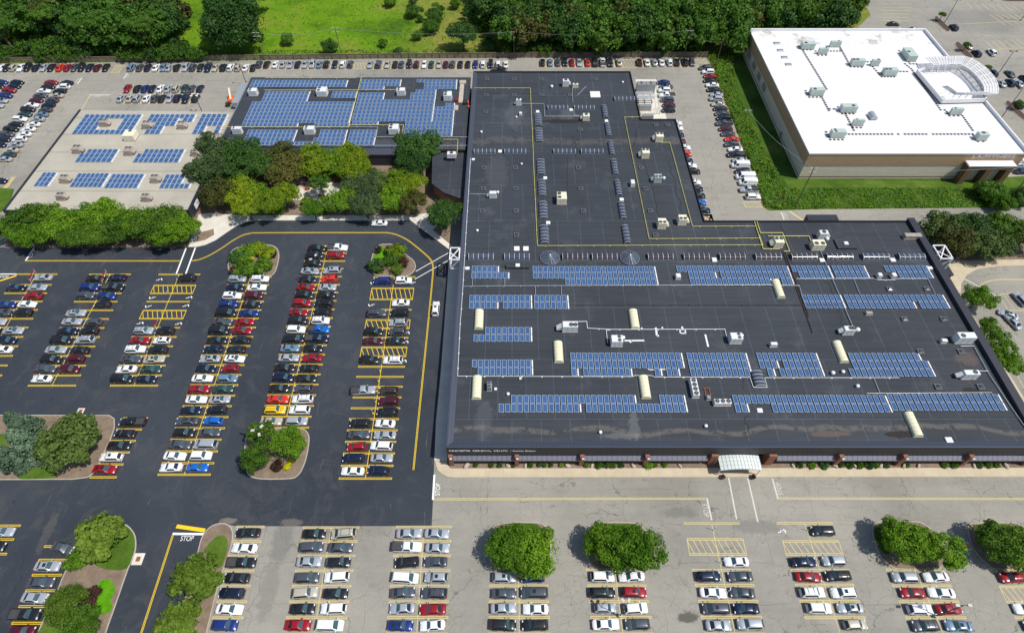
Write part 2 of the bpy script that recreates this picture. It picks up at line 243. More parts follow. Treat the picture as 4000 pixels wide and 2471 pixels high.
# ------------------------------------------------------------------ mesh collecting
class MB:
    def __init__(s): s.v = []; s.f = []; s.mi = []; s.sm = []
    def add(s, vs, fs, m=0, smooth=False):
        o = len(s.v); s.v += [tuple(p) for p in vs]
        for q in fs: s.f.append(tuple(i + o for i in q)); s.mi.append(m); s.sm.append(smooth)
        return s
    def box(s, x0, x1, y0, y1, z0, z1, m=0):
        vs = [(x0, y0, z0), (x1, y0, z0), (x1, y1, z0), (x0, y1, z0), (x0, y0, z1), (x1, y0, z1), (x1, y1, z1), (x0, y1, z1)]
        return s.add(vs, [(3, 2, 1, 0), (4, 5, 6, 7), (0, 1, 5, 4), (1, 2, 6, 5), (2, 3, 7, 6), (3, 0, 4, 7)], m)
    def cbox(s, cx, cy, w, d, z0, z1, m=0, b=0.0):
        """box about (cx, cy); b = chamfer of the top edges"""
        x0, x1, y0, y1 = cx - w / 2, cx + w / 2, cy - d / 2, cy + d / 2
        if b <= 0: return s.box(x0, x1, y0, y1, z0, z1, m)
        vs = [(x0, y0, z0), (x1, y0, z0), (x1, y1, z0), (x0, y1, z0), (x0, y0, z1 - b), (x1, y0, z1 - b), (x1, y1, z1 - b), (x0, y1, z1 - b),
              (x0 + b, y0 + b, z1), (x1 - b, y0 + b, z1), (x1 - b, y1 - b, z1), (x0 + b, y1 - b, z1)]
        fs = [(3, 2, 1, 0)] + [(i, (i + 1) % 4, 4 + (i + 1) % 4, 4 + i) for i in range(4)] + [(4 + i, 4 + (i + 1) % 4, 8 + (i + 1) % 4, 8 + i) for i in range(4)] + [(8, 9, 10, 11)]
        return s.add(vs, fs, m)
    def tube(s, a, b, r0, r1=None, n=8, m=0, caps=True, smooth=True):
        r1 = r0 if r1 is None else r1; a = Vector(a); b = Vector(b); d = (b - a)
        if d.length < 1e-6: return s
        d.normalize(); u = d.orthogonal().normalized(); w_ = d.cross(u); vs = []
        for p, r in ((a, r0), (b, r1)):
            for i in range(n):
                t = 2 * PI * i / n; vs.append(p + u * (r * math.cos(t)) + w_ * (r * math.sin(t)))
        s.add(vs, [(i, (i + 1) % n, n + (i + 1) % n, n + i) for i in range(n)], m, smooth and n > 5)
        if caps: s.add(vs, [tuple(range(n - 1, -1, -1)), tuple(range(n, 2 * n))], m)
        return s
    def bar(s, a, b, w_, h_, m=0):
        """rectangular bar, w_ across and h_ tall"""
        a = Vector(a); b = Vector(b); d = (b - a).normalized(); up = Vector((0, 0, 1))
        if abs(d.z) > .95: up = Vector((1, 0, 0))
        si = d.cross(up).normalized() * (w_ / 2); u = si.cross(d).normalized() * (h_ / 2); vs = []
        for p in (a, b): vs += [p - si - u, p + si - u, p + si + u, p - si + u]
        return s.add(vs, [(3, 2, 1, 0), (4, 5, 6, 7), (0, 1, 5, 4), (1, 2, 6, 5), (2, 3, 7, 6), (3, 0, 4, 7)], m)
    def prism(s, poly, z0, z1, m=0, mt=None, bottom=False):
        n = len(poly); a = sum(poly[i][0] * poly[(i + 1) % n][1] - poly[(i + 1) % n][0] * poly[i][1] for i in range(n))
        if a < 0: poly = poly[::-1]
        vs = [(p[0], p[1], z0) for p in poly] + [(p[0], p[1], z1) for p in poly]
        s.add(vs, [(i, (i + 1) % n, n + (i + 1) % n, n + i) for i in range(n)], m)
        s.add(vs[n:], [tuple(range(n))], m if mt is None else mt)
        return s
    def flat(s, poly, z, m=0):
        n = len(poly); a = sum(poly[i][0] * poly[(i + 1) % n][1] - poly[(i + 1) % n][0] * poly[i][1] for i in range(n))
        if a < 0: poly = poly[::-1]
        return s.add([(p[0], p[1], z) for p in poly], [tuple(range(n))], m)
    def stripe(s, pts, wd, z, m=0, closed=False):
        """painted line of width wd along pts"""
        P = [Vector(p[:2]) for p in pts]
        if closed: P.append(P[0])
        for i in range(len(P) - 1):
            d = (P[i + 1] - P[i])
            if d.length < 1e-5: continue
            d.normalize(); n = Vector((-d.y, d.x)) * wd / 2; e = d * (wd / 2 if (0 < i) else 0); e2 = d * (wd / 2 if i < len(P) - 2 else 0)
            a, b = P[i] - e * 0, P[i + 1] + e2 * 0
            s.add([(*(a - n), z), (*(b - n), z), (*(b + n), z), (*(a + n), z)], [(0, 1, 2, 3)], m)
        return s
    def sphere(s, c, rx, ry, rz, nu=10, nv=6, m=0, half=False):
        vs = []; lo = 0 if half else -PI / 2
        for j in range(nv + 1):
            ph = lo + (PI / 2 - lo) * j / nv
            for i in range(nu):
                t = 2 * PI * i / nu; vs.append((c[0] + rx * math.cos(ph) * math.cos(t), c[1] + ry * math.cos(ph) * math.sin(t), c[2] + rz * math.sin(ph)))
        return s.add(vs, [(j * nu + i, j * nu + (i + 1) % nu, (j + 1) * nu + (i + 1) % nu, (j + 1) * nu + i) for j in range(nv) for i in range(nu)], m, True)
    def mesh(s, name, mats):
        me = bpy.data.meshes.new(name); me.from_pydata(s.v, [], s.f)
        for m in mats: me.materials.append(MATS[m] if isinstance(m, str) else m)
        if s.f:
            me.polygons.foreach_set('material_index', s.mi); me.polygons.foreach_set('use_smooth', s.sm)
        me.update(); return me
    def obj(s, name, mats, parent=None, loc=None, rz=0):
        if isinstance(mats, str): mats = [mats]
        return link(name, s.mesh(name, mats), parent, loc, rz)
def link(name, data, parent=None, loc=None, rz=0):
    o = bpy.data.objects.new(name, data); COL.objects.link(o)
    if parent is not None: o.parent = parent
    if loc is not None: o.location = loc
    if rz: o.rotation_euler = (0, 0, rz)
    return o
def tag(o, label, cat, group=None):
    o['label'] = label; o['category'] = cat
    if group: o['group'] = group
    return o
def thing(name, label, cat, loc=(0, 0, 0), rz=0, group=None):
    return tag(link(name, None, None, loc, rz), label, cat, group)
def struct(o): o['kind'] = 'structure'; return o
def stuff(o, label=None, cat=None):
    o['kind'] = 'stuff'
    if label: o['label'] = label; o['category'] = cat
    return o
_O = 'first second third fourth fifth sixth seventh eighth ninth tenth eleventh twelfth thirteenth fourteenth fifteenth sixteenth seventeenth eighteenth nineteenth twentieth'.split()
def ordw(i):
    """0 -> first"""
    if i < 20: return _O[i]
    t = {2: 'twenty', 3: 'thirty', 4: 'forty', 5: 'fifty'}[(i + 1) // 10]
    return ({2: 'twentieth', 3: 'thirtieth', 4: 'fortieth', 5: 'fiftieth'}[(i + 1) // 10]) if (i + 1) % 10 == 0 else t + '-' + _O[(i + 1) % 10 - 1]
def smooth_poly(P, k=4):
    out = []; n = len(P)
    for i in range(n):
        p0, p1, p2, p3 = P[i - 1], P[i], P[(i + 1) % n], P[(i + 2) % n]
        for j in range(k):
            t = j / k; q = []
            for a in (0, 1):
                q.append(.5 * (2 * p1[a] + (p2[a] - p0[a]) * t + (2 * p0[a] - 5 * p1[a] + 4 * p2[a] - p3[a]) * t * t + (3 * p1[a] - p0[a] - 3 * p2[a] + p3[a]) * t ** 3))
            out.append(tuple(q))
    return out
def inset(P, d):
    n = len(P); a = sum(P[i][0] * P[(i + 1) % n][1] - P[(i + 1) % n][0] * P[i][1] for i in range(n)); sg = 1 if a > 0 else -1; out = []
    for i in range(n):
        e1 = Vector(P[i]) - Vector(P[i - 1]); e2 = Vector(P[(i + 1) % n]) - Vector(P[i])
        n1 = Vector((-e1.y, e1.x)).normalized() * sg; n2 = Vector((-e2.y, e2.x)).normalized() * sg; m_ = (n1 + n2)
        if m_.length < 1e-3: m_ = n1
        m_ = m_.normalized(); k = max(.5, m_.dot(n1)); out.append(tuple(Vector(P[i]) + m_ * d / k))
    return out
def poly(c, r, pts, z=0.0): return [T(c, r, x, y, z) for x, y in pts]
def inside(p, P):
    x, y = p; r = False; n = len(P)
    for i in range(n):
        x1, y1 = P[i]; x2, y2 = P[i - 1]
        if (y1 > y) != (y2 > y) and x < (x2 - x1) * (y - y1) / (y2 - y1) + x1: r = not r
    return r
def text_mesh(s):
    """lettering as a mesh one unit wide and one tall, lying flat"""
    cu = bpy.data.curves.new('t', 'FONT'); cu.body = s; cu.extrude = .02; o = bpy.data.objects.new('t', cu); COL.objects.link(o)
    bpy.context.view_layer.update(); me = bpy.data.meshes.new_from_object(o.evaluated_get(bpy.context.evaluated_depsgraph_get()))
    bpy.data.objects.remove(o); bpy.data.curves.remove(cu)
    n = len(me.vertices); a = np.empty(n * 3); me.vertices.foreach_get('co', a); a = a.reshape(-1, 3)
    lo, hi = a.min(0), a.max(0); a = (a - lo) / (hi - lo) - .5; me.vertices.foreach_set('co', a.ravel()); me.materials.clear(); me.update(); return me
# ================================================================== ground
G = MB(); S = 1800
G.add([(-S, -400, 0), (S, -400, 0), (S, S, 0), (-S, S, 0)], [(0, 1, 2, 3)]); struct(G.obj('ground', ['meadow grass']))
FENCE = [U(-900, 262), U(0, 250), U(900, 238), U(1480, 230), U(2300, 226), U(2765, 226)]
veg_edge = [(2765, 226), (2772, 249), (2830, 392), (2866, 482), (2915, 618), (2936, 659), (2968, 753), (2981, 810), (3000, 823), (3204, 818), (4000, 810), (6500, 806)]
oldp = FENCE + [U(*p) for p in veg_edge[1:]] + [U(6500, 2800), U(-2500, 2800), U(-1800, 1200)]
struct(MB().prism(oldp, -.3, .02).obj('parking_lot', ['asphalt old']))
darkp = [U(-1500, 966), U(135, 966)] + poly(0, 1, [(1880, 850), (1960, 832), (2060, 787), (2160, 717), (2250, 657), (2350, 612), (2447, 597)]) + poly(1, 1, [(1475, 597), (1870, 885), (1860, 1000)]) \
    + poly(1, 2, [(1805, 0), (1765, 560), (1720, 1000), (1705, 1370), (1700, 1512)]) + poly(1, 3, [(1695, 200), (1680, 490), (0, 492)]) + poly(0, 3, [(2240, 490), (2130, 462), (1960, 540), (1890, 740), (1745, 1270), (1640, 1560), (1560, 1850)]) + [U(-1500, 2650)]
struct(MB().flat(darkp, .028).obj('sealed_parking_lot', ['asphalt sealed']))
# lot of the gym at the rear right
gym_lot = [U(3340, 235), U(3340, 118), U(3400, 60), U(3330, -90), U(3300, -260), U(7500, -600), U(7500, 1500), U(4600, 800), U(4300, 700), U(3960, 705), U(3850, 690), U(3340, 235)]
struct(MB().flat(gym_lot, .026).obj('gym_parking_lot', ['asphalt old']))
# kerbed planting beds
def bed(pts, fill='mulch', k=3, name='planting_bed', h=.14):
    P = smooth_poly(pts, k) if k > 1 else pts
    struct(MB().prism(P, 0, h).obj('kerb', ['kerb']))
    return struct(MB().flat(inset(P, .2), h + .01).obj(name, [fill]))
I1 = [U(-900, 1620), U(-900, 1874)] + poly(0, 3, [(0, 52), (700, 48), (840, 30)]) + poly(0, 2, [(895, 1500), (940, 1440), (1010, 1280), (1060, 1180), (1100, 1060), (1098, 975), (1050, 942), (0, 940)])
bed(I1, k=1)
bed([U(*(a * 1.634 for a in p)) for p in [(545, 640), (548, 612), (562, 594), (600, 586), (640, 585), (660, 591), (668, 608), (664, 635), (655, 655), (636, 661), (572, 661), (551, 653)]])
bed(poly(1, 1, [(1095, 1060), (1105, 960), (1130, 880), (1180, 830), (1240, 820), (1310, 825), (1380, 870), (1440, 925), (1500, 970), (1527, 1020), (1520, 1070), (1480, 1112), (1420, 1132), (1250, 1130), (1140, 1118)]))
bed(poly(1, 2, [(-60, 1090), (150, 1070), (420, 1068), (490, 1100), (513, 1160), (505, 1250), (480, 1370), (440, 1470), (400, 1520), (330, 1552), (60, 1556), (-60, 1525), (-100, 1440), (-110, 1250)]))
I5 = poly(0, 3, [(1150, 465), (1215, 478), (1270, 530), (1300, 590), (1306, 680), (1290, 760), (1230, 900), (1150, 1130), (1080, 1330), (1000, 1560), (900, 1900), (250, 1900), (340, 1580), (400, 1420), (530, 1150), (650, 860), (760, 670), (860, 540), (980, 480)])
bed(I5, k=2)
I6 = poly(0, 3, [(1890, 740), (1920, 620), (1965, 540), (2030, 485), (2100, 463), (2160, 466), (2212, 500), (2232, 570), (2222, 650), (2180, 800), (2120, 960), (2055, 1200), (1975, 1530), (1880, 1900), (1540, 1900), (1640, 1560), (1745, 1270)])
bed(I6, k=2)
I7 = poly(1, 3, [(2235, 560), (2270, 500), (2340, 465), (2447, 455), (2690, 455), (2757, 480), (2797, 530), (2817, 590), (2822, 700), (2805, 850), (2765, 893), (2700, 907), (2447, 907), (2340, 905), (2270, 875), (2240, 800), (2232, 680)])
bed(I7); I8 = poly(2, 3, [(730, 500), (790, 462), (850, 455), (1130, 455), (1200, 475), (1260, 510), (1305, 580), (1335, 700), (1330, 820), (1300, 882), (1230, 905), (900, 905), (810, 890), (755, 855), (720, 790), (704, 690), (705, 590)]); bed(I8)
I9 = poly(3, 3, [(990, 520), (1010, 475), (1060, 448), (1130, 443), (1400, 445), (1480, 465), (1560, 520), (1640, 600), (1700, 700), (1710, 800), (1660, 880), (1560, 905), (1260, 905), (1170, 875), (1100, 820), (1050, 740), (1010, 640)]); bed(I9)
I10 = poly(3, 3, [(1905, 520), (1920, 480), (1970, 458), (2330, 455), (2410, 480), (2500, 530), (2600, 620), (2690, 760), (2690, 870), (2620, 905), (2190, 905), (2110, 870), (2040, 810), (1980, 740), (1930, 640)]); bed(I10)
for c, r, q in ((3, 0, [(1590, 165), (1620, 160), (1735, 270), (1735, 300), (1700, 300), (1600, 210)]), (3, 0, [(1790, 410), (1830, 408), (1950, 530), (1955, 555), (1900, 555), (1795, 450)]), (3, 0, [(2270, 975), (2310, 970), (2480, 1120), (2500, 1155), (2440, 1152), (2275, 1010)]), (3, 0, [(2230, 0), (2300, 18), (2600, 15), (2620, -20), (2240, -30)])):
    bed(poly(c, r, q), 'dark mulch', k=3)
# lawn patches lying on the beds
def patch(pts, mat, z=.165, name='grass_patch', k=3): return struct(MB().flat(smooth_poly(pts, k), z).obj(name, [mat]))
patch(poly(0, 3, [(1150, 480), (1210, 492), (1262, 545), (1288, 600), (1292, 680), (1275, 760), (1215, 895), (1050, 910), (900, 850), (950, 720), (1080, 600)]), 'lawn')
patch(poly(0, 3, [(1000, 1000), (1050, 1003), (1098, 1060), (1100, 1120), (1062, 1200), (1082, 1260), (1050, 1310), (980, 1335), (900, 1360), (840, 1320), (870, 1290), (905, 1260), (930, 1180), (935, 1080), (950, 1030)]), 'lime groundcover', name='ground_cover')
patch(poly(0, 3, [(2080, 590), (2150, 585), (2180, 640), (2165, 750), (2120, 880), (2060, 880), (2000, 760), (1950, 740), (2000, 660)]), 'lawn')
patch(poly(0, 3, [(390, 1470), (520, 1380), (760, 1380), (860, 1560), (800, 1850), (330, 1850), (340, 1600)]), 'lawn')
patch(poly(1, 1, [(1190, 850), (1230, 850), (1260, 910), (1250, 960), (1130, 960), (1140, 920)]), 'lime groundcover', name='ground_cover')
patch(poly(0, 2, [(220, 1500), (300, 1440), (400, 1415), (520, 1480), (560, 1535), (360, 1552), (180, 1550)]), 'lawn'); patch(poly(0, 2, [(0, 1130), (60, 1110), (330, 980), (420, 980), (420, 1040), (100, 1230), (0, 1220)]), 'lawn')
patch(poly(2, 3, [(-40, 470), (200, 470), (270, 500), (330, 560), (340, 620), (100, 600)]), 'rough green'); patch(poly(2, 3, [(800, 480), (1130, 470), (1230, 520), (1000, 560), (760, 560)]), 'rough green')
patch(poly(3, 3, [(1010, 540), (1080, 470), (1200, 460), (1250, 560), (1150, 760), (1060, 700)]), 'rough green'); patch(poly(3, 3, [(1960, 490), (2200, 475), (2330, 490), (2420, 600), (2200, 700), (2040, 620)]), 'rough green')
patch(poly(0, 1, [(-200, 300), (100, 292), (130, 320), (90, 420), (20, 510), (-200, 540)]), 'lawn', .05)
# beds, lawns and slopes around the buildings (flush with the ground)
def sheet(pts, mat, z, name): return struct(MB().prism(pts, z - .25, z).obj(name, [mat]))
sheet([U(3010, 118), U(3330, 118), U(3330, 235), U(3850, 700), U(4300, 702), U(4600, 780), U(3960, 810), U(3204, 816), U(3010, 822), U(2990, 812), U(2970, 753), U(2868, 482), U(2768, 226)], 'rough green', .034, 'slope')
sheet(poly(3, 1, [(150, 205), (1800, 215), (2300, 180), (2900, 150), (2900, 270), (1870, 285), (200, 282)]), 'lawn', .06, 'lawn')
sheet(poly(3, 1, [(1480, 640), (1840, 975), (2447, 965), (3400, 960), (3400, 640)]), 'mulch', .09, 'planting_bed')
sheet([U(20, 970), U(60, 800), U(740, 800), U(745, 966), U(135, 968)], 'mulch', .1, 'planting_bed')
bedc = poly(0, 1, [(1905, 535), (2010, 520), (2230, 540), (2447, 545)]) + poly(1, 1, [(0, 545), (1480, 545), (1700, 515), (1740, 640), (1690, 690), (1862, 830), (1862, 300), (1500, -200), (0, -250)]) + poly(0, 1, [(1930, -150)])
sheet(bedc, 'mulch', .1, 'planting_bed')
# ---- concrete
def slab(pts, mat='walk concrete', z=.15, name='pavement', k=0): return struct(MB().prism(smooth_poly(pts, k) if k else pts, 0, z).obj(name, [mat]))
slab([U(1697, 1800), U(1745, 1800), U(1748, 1815), U(1760, 1829), U(4500, 1826), U(4500, 1861), U(1775, 1864), U(1750, 1862), U(1728, 1852), U(1710, 1835)])
slab([U(1703, 1645), U(1721, 1465), U(1738, 1236), U(1754, 1015), U(1800, 1010), U(1790, 1236), U(1778, 1465), U(1762, 1645), U(1746, 1798), U(1697, 1798)], 'pale concrete', .148)
slab(poly(0, 1, [(1805, 850), (1880, 848), (1960, 830), (2060, 785), (2160, 715), (2250, 655), (2350, 610), (2447, 595)]) + poly(1, 1, [(1475, 595), (1860, 884), (1872, 838), (1690, 690), (1740, 640), (1700, 520), (1480, 548), (0, 548)]) + poly(0, 1, [(2230, 545), (2010, 525), (1905, 540), (1870, 640)]), 'pale concrete')
struct(MB().flat(poly(0, 1, [(1872, 805), (1905, 715), (2045, 678), (2050, 735), (1960, 785)]), .165).obj('planting_bed', ['mulch']))
slab(poly(1, 1, [(180, 265), (480, 190), (760, 230), (1180, 250), (1200, 360), (960, 420), (720, 470), (690, 465), (560, 400), (200, 400)]), 'pale concrete', .13, 'patio')
for q in ([(1740, 965), (1840, 980), (2447, 970), (3300, 965), (3300, 1025), (2447, 1027), (2200, 1035), (2000, 1060), (1900, 1115), (1845, 1200), (1838, 1300), (1900, 1420), (1960, 1512), (2500, 2380), (2300, 2380), (1700, 1100)],): slab(poly(3, 1, q), 'walk concrete', .15)
struct(MB().flat([T(2, 0, *p) for p in [(1180, 760), (1380, 760), (1480, 1140), (1240, 1140)]], .03).obj('concrete_pad', ['pale concrete']))
for c, r, x, y, w_, d_ in ((0, 3, 1322, 805, 2.0, 2.2), (0, 2, 770, 905, 1.5, 1.6), (3, 3, 1905, 680, 1.2, 1.6)):
    X, Y = T(c, r, x, y); struct(MB().box(X - w_ / 2, X + w_ / 2, Y - d_ / 2, Y + d_ / 2, 0, .045).obj('drain_apron', ['pale concrete'])); tag(MB().box(X - .4, X + .4, Y - .45, Y + .45, .04, .06).obj('storm_drain', ['rust']), {2.0: 'rusty drain grate in concrete beside the lawn island', 1.5: 'drain grate at top of the spruce island', 1.2: 'drain grate between the two rightmost tree islands'}[w_], 'drain grate')
# mulch strip before the facade
sheet([U(1745, 1800), U(1760, 1829), U(4500, 1826), U(4500, 1790), U(1745, 1790)], 'mulch', .12, 'planting_bed')
# ================================================================== painted markings
Y = MB(); Fd = MB(); Wt = MB(); FW = MB()
ZL = .04
def hairpin(mb, x0, x1, y, g_=.30, wd=.12):
    mb.stripe([(x0, y - g_ / 2), (x1, y - g_ / 2)], wd, ZL); mb.stripe([(x0, y + g_ / 2), (x1, y + g_ / 2)], wd, ZL)
    mb.stripe([(x0, y - g_ / 2 - wd / 2), (x0, y + g_ / 2 + wd / 2)], wd, ZL + .003); mb.stripe([(x1, y - g_ / 2 - wd / 2), (x1, y + g_ / 2 + wd / 2)], wd, ZL + .003)
def hatch(mb, x0, x1, y0, y1, n=8, sh=0.0):
    """striped no-parking box"""
    q = [(x0, y0), (x1, y0), (x1 + sh, y1), (x0 + sh, y1)]
    for i in range(4): mb.stripe([q[i], q[(i + 1) % 4]], .14, ZL + .004 * (i % 2))
    mb.stripe([(x0 + .1, y0 + .3), (x1 - .1, y0 + .3)], .12, ZL); mb.stripe([(x0 + sh, y1 - .3), (x1 + sh, y1 - .3)], .12, ZL)
    for i in range(n):
        a = x0 + (x1 - x0) * (i + .75) / n; mb.stripe([(a, y0 + .3), (a - (x1 - x0) / n * .8 + sh, y1 - .3)], .14, ZL + .006)
CARS = []     # (x, y, heading, colour+type, row description, order key)
def split(s): return s.split()
def bay(desc, c, r, c1, c2, lines, L='', R='', mb=None, hat=(), hw=5.5, drawL=True, drawR=True, sides=('left file', 'right file'), centre=True):
    A = T(c, r, *c1); B = T(c, r, *c2)
    cx = lambda y: A[0] + (B[0] - A[0]) * (y - A[1]) / (B[1] - A[1])
    ys = [T(c, r, c1[0], l)[1] for l in lines]
    for i, y in enumerate(ys):
        if mb is not None and (i == 0 or i - 1 not in hat) and i not in hat: hairpin(mb, cx(y) - (hw if drawL else 0), cx(y) + (hw if drawR else 0), y)
    if mb is not None and centre and drawL and drawR: mb.stripe([(cx(ys[0]), ys[0]), (cx(ys[-1]), ys[-1])], .13, ZL + .008)
    for i in hat:
        y0, y1 = ys[i + 1], ys[i]; m_ = (cx(y0) + cx(y1)) / 2; hatch(mb, m_ - (hw if drawL else 0), m_ + (hw if drawR else 0), y0, y1, 9 if drawL and drawR else 5)
    for sd, s in ((-1, L), (1, R)):
        for i, code in enumerate(split(s)):
            if code == '--' or i >= len(ys) - 1: continue
            y = (ys[i] + ys[i + 1]) / 2; x = cx(y) + sd * (hw / 2 + rnd.uniform(-.15, .3)); big = code[1] in 'pPcC'
            if big: x += sd * .35
            hd = 0 if code[1].islower() else PI
            CARS.append((x, y + rnd.uniform(-.12, .12), hd + math.radians(rnd.gauss(0, 2)), code, (desc, sides[0] if sd < 0 else sides[1]), -y))
    return ys, cx
bay('leftmost row of dark lot', 0, 1, (205, 1360), (20, 1682), [1108, 1210, 1290, 1369, 1450, 1534, 1618, 1707, 1796, 1888, 1980, 2075, 2170], '-- Ns -- Bs GS Ss Ks', 'SS Ss RU Ws KU -- Ss Nu WS', Y)
bay('second row of dark lot', 0, 1, (885, 1430), (500, 2167), [1110, 1212, 1291, 1371, 1453, 1536, 1622, 1709, 1799, 1889, 1982, 2075, 2172],
    'Ks Bu Gu -- Ss Ss Ns Kv Ss Ku Gs WS', 'NS Kp Bu KH -- GH KU SU KS MU Mu --', Y)
yC, cC = bay('row with upper left wheelchair bays', 0, 1, (1715, 1111), (1282, 2172), [1111, 1212, 1295, 1371, 1451, 1537, 1620, 1708, 1797, 1888, 1980, 2074, 2172],
    '-- -- -- -- -- -- Su Rs Wu Gs WS Kv', 'KU -- -- -- -- -- KU WH KU Ts Es Ns', Y, hat=(1, 4))
bay('row below left shrub island', 0, 1, (2370, 1212), (1765, 3012), [1134, 1211, 1290, 1370, 1450, 1532, 1617, 1707, 1794, 1883, 1976, 2070, 2167, 2268, 2368, 2473, 2579, 2688, 2800, 2913, 3022],
    'Su Ns Wu Bu Kv Gs Kv Ks NS SS Ns Ws Ru Ws Ns GS Ku Gs Ws WS', 'Wu Ws Mu Ks Bs Rs Rs KS KS Ws RH Cu Es Ss KU LH Gs SV Wu Ls', Y)
bay('long row beside right shrub island', 1, 1, (688, 850), (275, 2542), [838, 909, 983, 1056, 1132, 1209, 1284, 1363, 1445, 1527, 1609, 1699, 1787, 1877, 1971, 2065, 2162, 2264, 2365, 2469, 2573],
    'Ks Ku Ku Ss Ks Rs Ku Ru Rs Ku Wu Kv Cs Ss Ks Nu Ks Os Yu Ts', 'Wp Ru -- SU OU Ss Ks KU KU Wu Lp Np Ks RS KS Ks GU WU WU Su', Y)
yF, cF = bay('row nearest the long building', 1, 1, (1310, 1230), (1060, 2962), [1135, 1240, 1353, 1448, 1542, 1630, 1715, 1803, 1897, 1992, 2088, 2183, 2285, 2388, 2492, 2599, 2709, 2820, 2937, 3059],
    'BU -- -- Gu -- Ku Ms -- Ku -- -- Sp -- -- KU Gs RH NU WS', 'Wu -- WS KU SU GU Ks -- WU -- -- DU MU KU WS SS WU Ss NU', Y, hat=(1, 4, 7))
bay('short row beside spruce island', 0, 2, (1055, 1188), (862, 1535), [971, 1078, 1188, 1298, 1412, 1535], '', 'KP KS Ks WU Rs', Y, drawL=False, sides=('', ''))
bay('row beside lower lawn island', 0, 3, (645, 814), (405, 1417), [685, 814, 958, 1107, 1258, 1417, 1580], '-- Ss Gs Ss Kp Ms', '', Y, drawR=False, sides=('', ''))
X0, Y0 = T(0, 3, 600, 700, .7); CARS.append((X0, Y0, math.radians(-14), 'Gs', ('row beside lower lawn island', ''), -T(0, 3, 600, 720)[1]))
bay('row cut by lower left edge', 0, 3, (-69, 487), (-208, 757), [487, 618, 757, 900], '', 'Ss Ks --', Y, sides=('', ''))
bay('row beside mulch island, grey lot', 0, 3, (2262, 497), (2035, 1365), [497, 636, 775, 917, 1062, 1213, 1365, 1525], '', 'KS WS Kp KS NU Ws Bu', Fd, drawL=False, sides=('', ''))
bay('first double row, grey lot', 1, 3, (720, 505), (580, 1365), [505, 637, 775, 917, 1063, 1213, 1365, 1522, 1690], 'Ks Gu Ss Gu Tu Ks Rs Su', 'TV Gs Ku WU Ks WU Wv Gs', Fd)
bay('second double row, grey lot', 1, 3, (1606, 498), (1547, 1363), [498, 635, 773, 915, 1063, 1213, 1363, 1520, 1690], 'Ss Wp KU Wv Gs SS Bs Ws', 'Ss Ss GS SU GU RS WS Ks', Fd)
bay('third double row, grey lot', 1, 3, (2512, 1050), (2517, 1360), [908, 1060, 1212, 1363, 1520, 1690], 'Su Gs Ss Ku Ss', 'BU GV WS KU Ws', Fd)
bay('fourth double row, grey lot', 2, 3, (1003, 1060), (1040, 1362), [908, 1060, 1210, 1362, 1520, 1690], 'Wu Ku Sh Ws Gs', 'WS Ru Wu GU Ws', Fd)
yK, cK = bay('fifth double row, grey lot', 2, 3, (1907, 465), (2098, 1360), [465, 610, 768, 911, 1055, 1207, 1360, 1520, 1690], '-- -- -- Nu Ws GV Ss Ks', '-- -- WS GS GS NS SU Ws', Fd, hat=(1,))
yM, cM = bay('sixth double row, grey lot', 3, 3, (350, 463), (640, 1365), [463, 630, 768, 911, 1052, 1207, 1365, 1525, 1690], '-- -- Ns Rs Wu Wu -- Gs', 'KU -- SU KU WU SS Th Ns', Fd, hat=(1,))
bay('seventh double row, grey lot', 3, 3, (1470, 1060), (1605, 1365), [908, 1060, 1212, 1365, 1525, 1690], 'SU RS Wu GU Ks', 'WS WS Rs CS Ws', Fd)
bay('row at right edge, grey lot', 3, 3, (2485, 1062), (2650, 1365), [908, 1062, 1225, 1365, 1525], 'RU -- WS BS', '', Fd, hat=(1,), drawR=False, sides=('', ''))
# drive lanes and moving cars
for x, y, hd, code, lab in ((1180, 620, 0, 'WS', 'white sedan driving left along the lane below the courtyard trees'), (1718, 1435, PI / 2, 'Wu', 'white SUV with black sunroof in the lane beside the long building')):
    X0, Y0 = T(1, 1, x, y, .7); CARS.append((X0, Y0, PI if code == 'WS' else PI / 2, code, lab, 0))
# rear lots
def row(desc, c, r, y, items, mb, heading=PI / 2, half=2.6):
    xs = []
    for x, code in items:
        X0, Y0 = T(c, r, x, y, .7); CARS.append((X0, Y0, (heading if rnd.random() < .6 else heading + PI) + math.radians(rnd.gauss(0, 1)), code, desc, X0)); xs.append((X0, Y0))
    for a, b in zip(xs, xs[1:]):
        if b[0] - a[0] < 4.2: mb.stripe([((a[0] + b[0]) / 2, a[1] - half), ((a[0] + b[0]) / 2, a[1] + half)], .28, ZL)
FR = 'fence row'
row((FR, ''), 0, 0, 645, [(15, 'Ws'), (65, 'Ks'), (130, 'Tu'), (200, 'Ws'), (265, 'Ku'), (345, 'Ns'), (418, 'Ss'), (490, 'Ks'), (572, 'Os'), (645, 'Rs'), (712, 'Gs'), (780, 'Ku'), (855, 'Ns'), (930, 'Ms'), (1012, 'Ks'), (1255, 'Cu'), (1335, 'Gs'), (1412, 'Ns'), (1490, 'Ws'), (1562, 'Cs'), (1615, 'Ss'), (1690, 'Ks'), (1775, 'Su'), (1843, 'Gu'), (1915, 'Ks'), (1990, 'Np'), (2058, 'Ts'), (2135, 'Ku'), (2205, 'Wu'), (2278, 'Tu'), (2348, 'Ws'), (2420, 'Ks')], Fd)
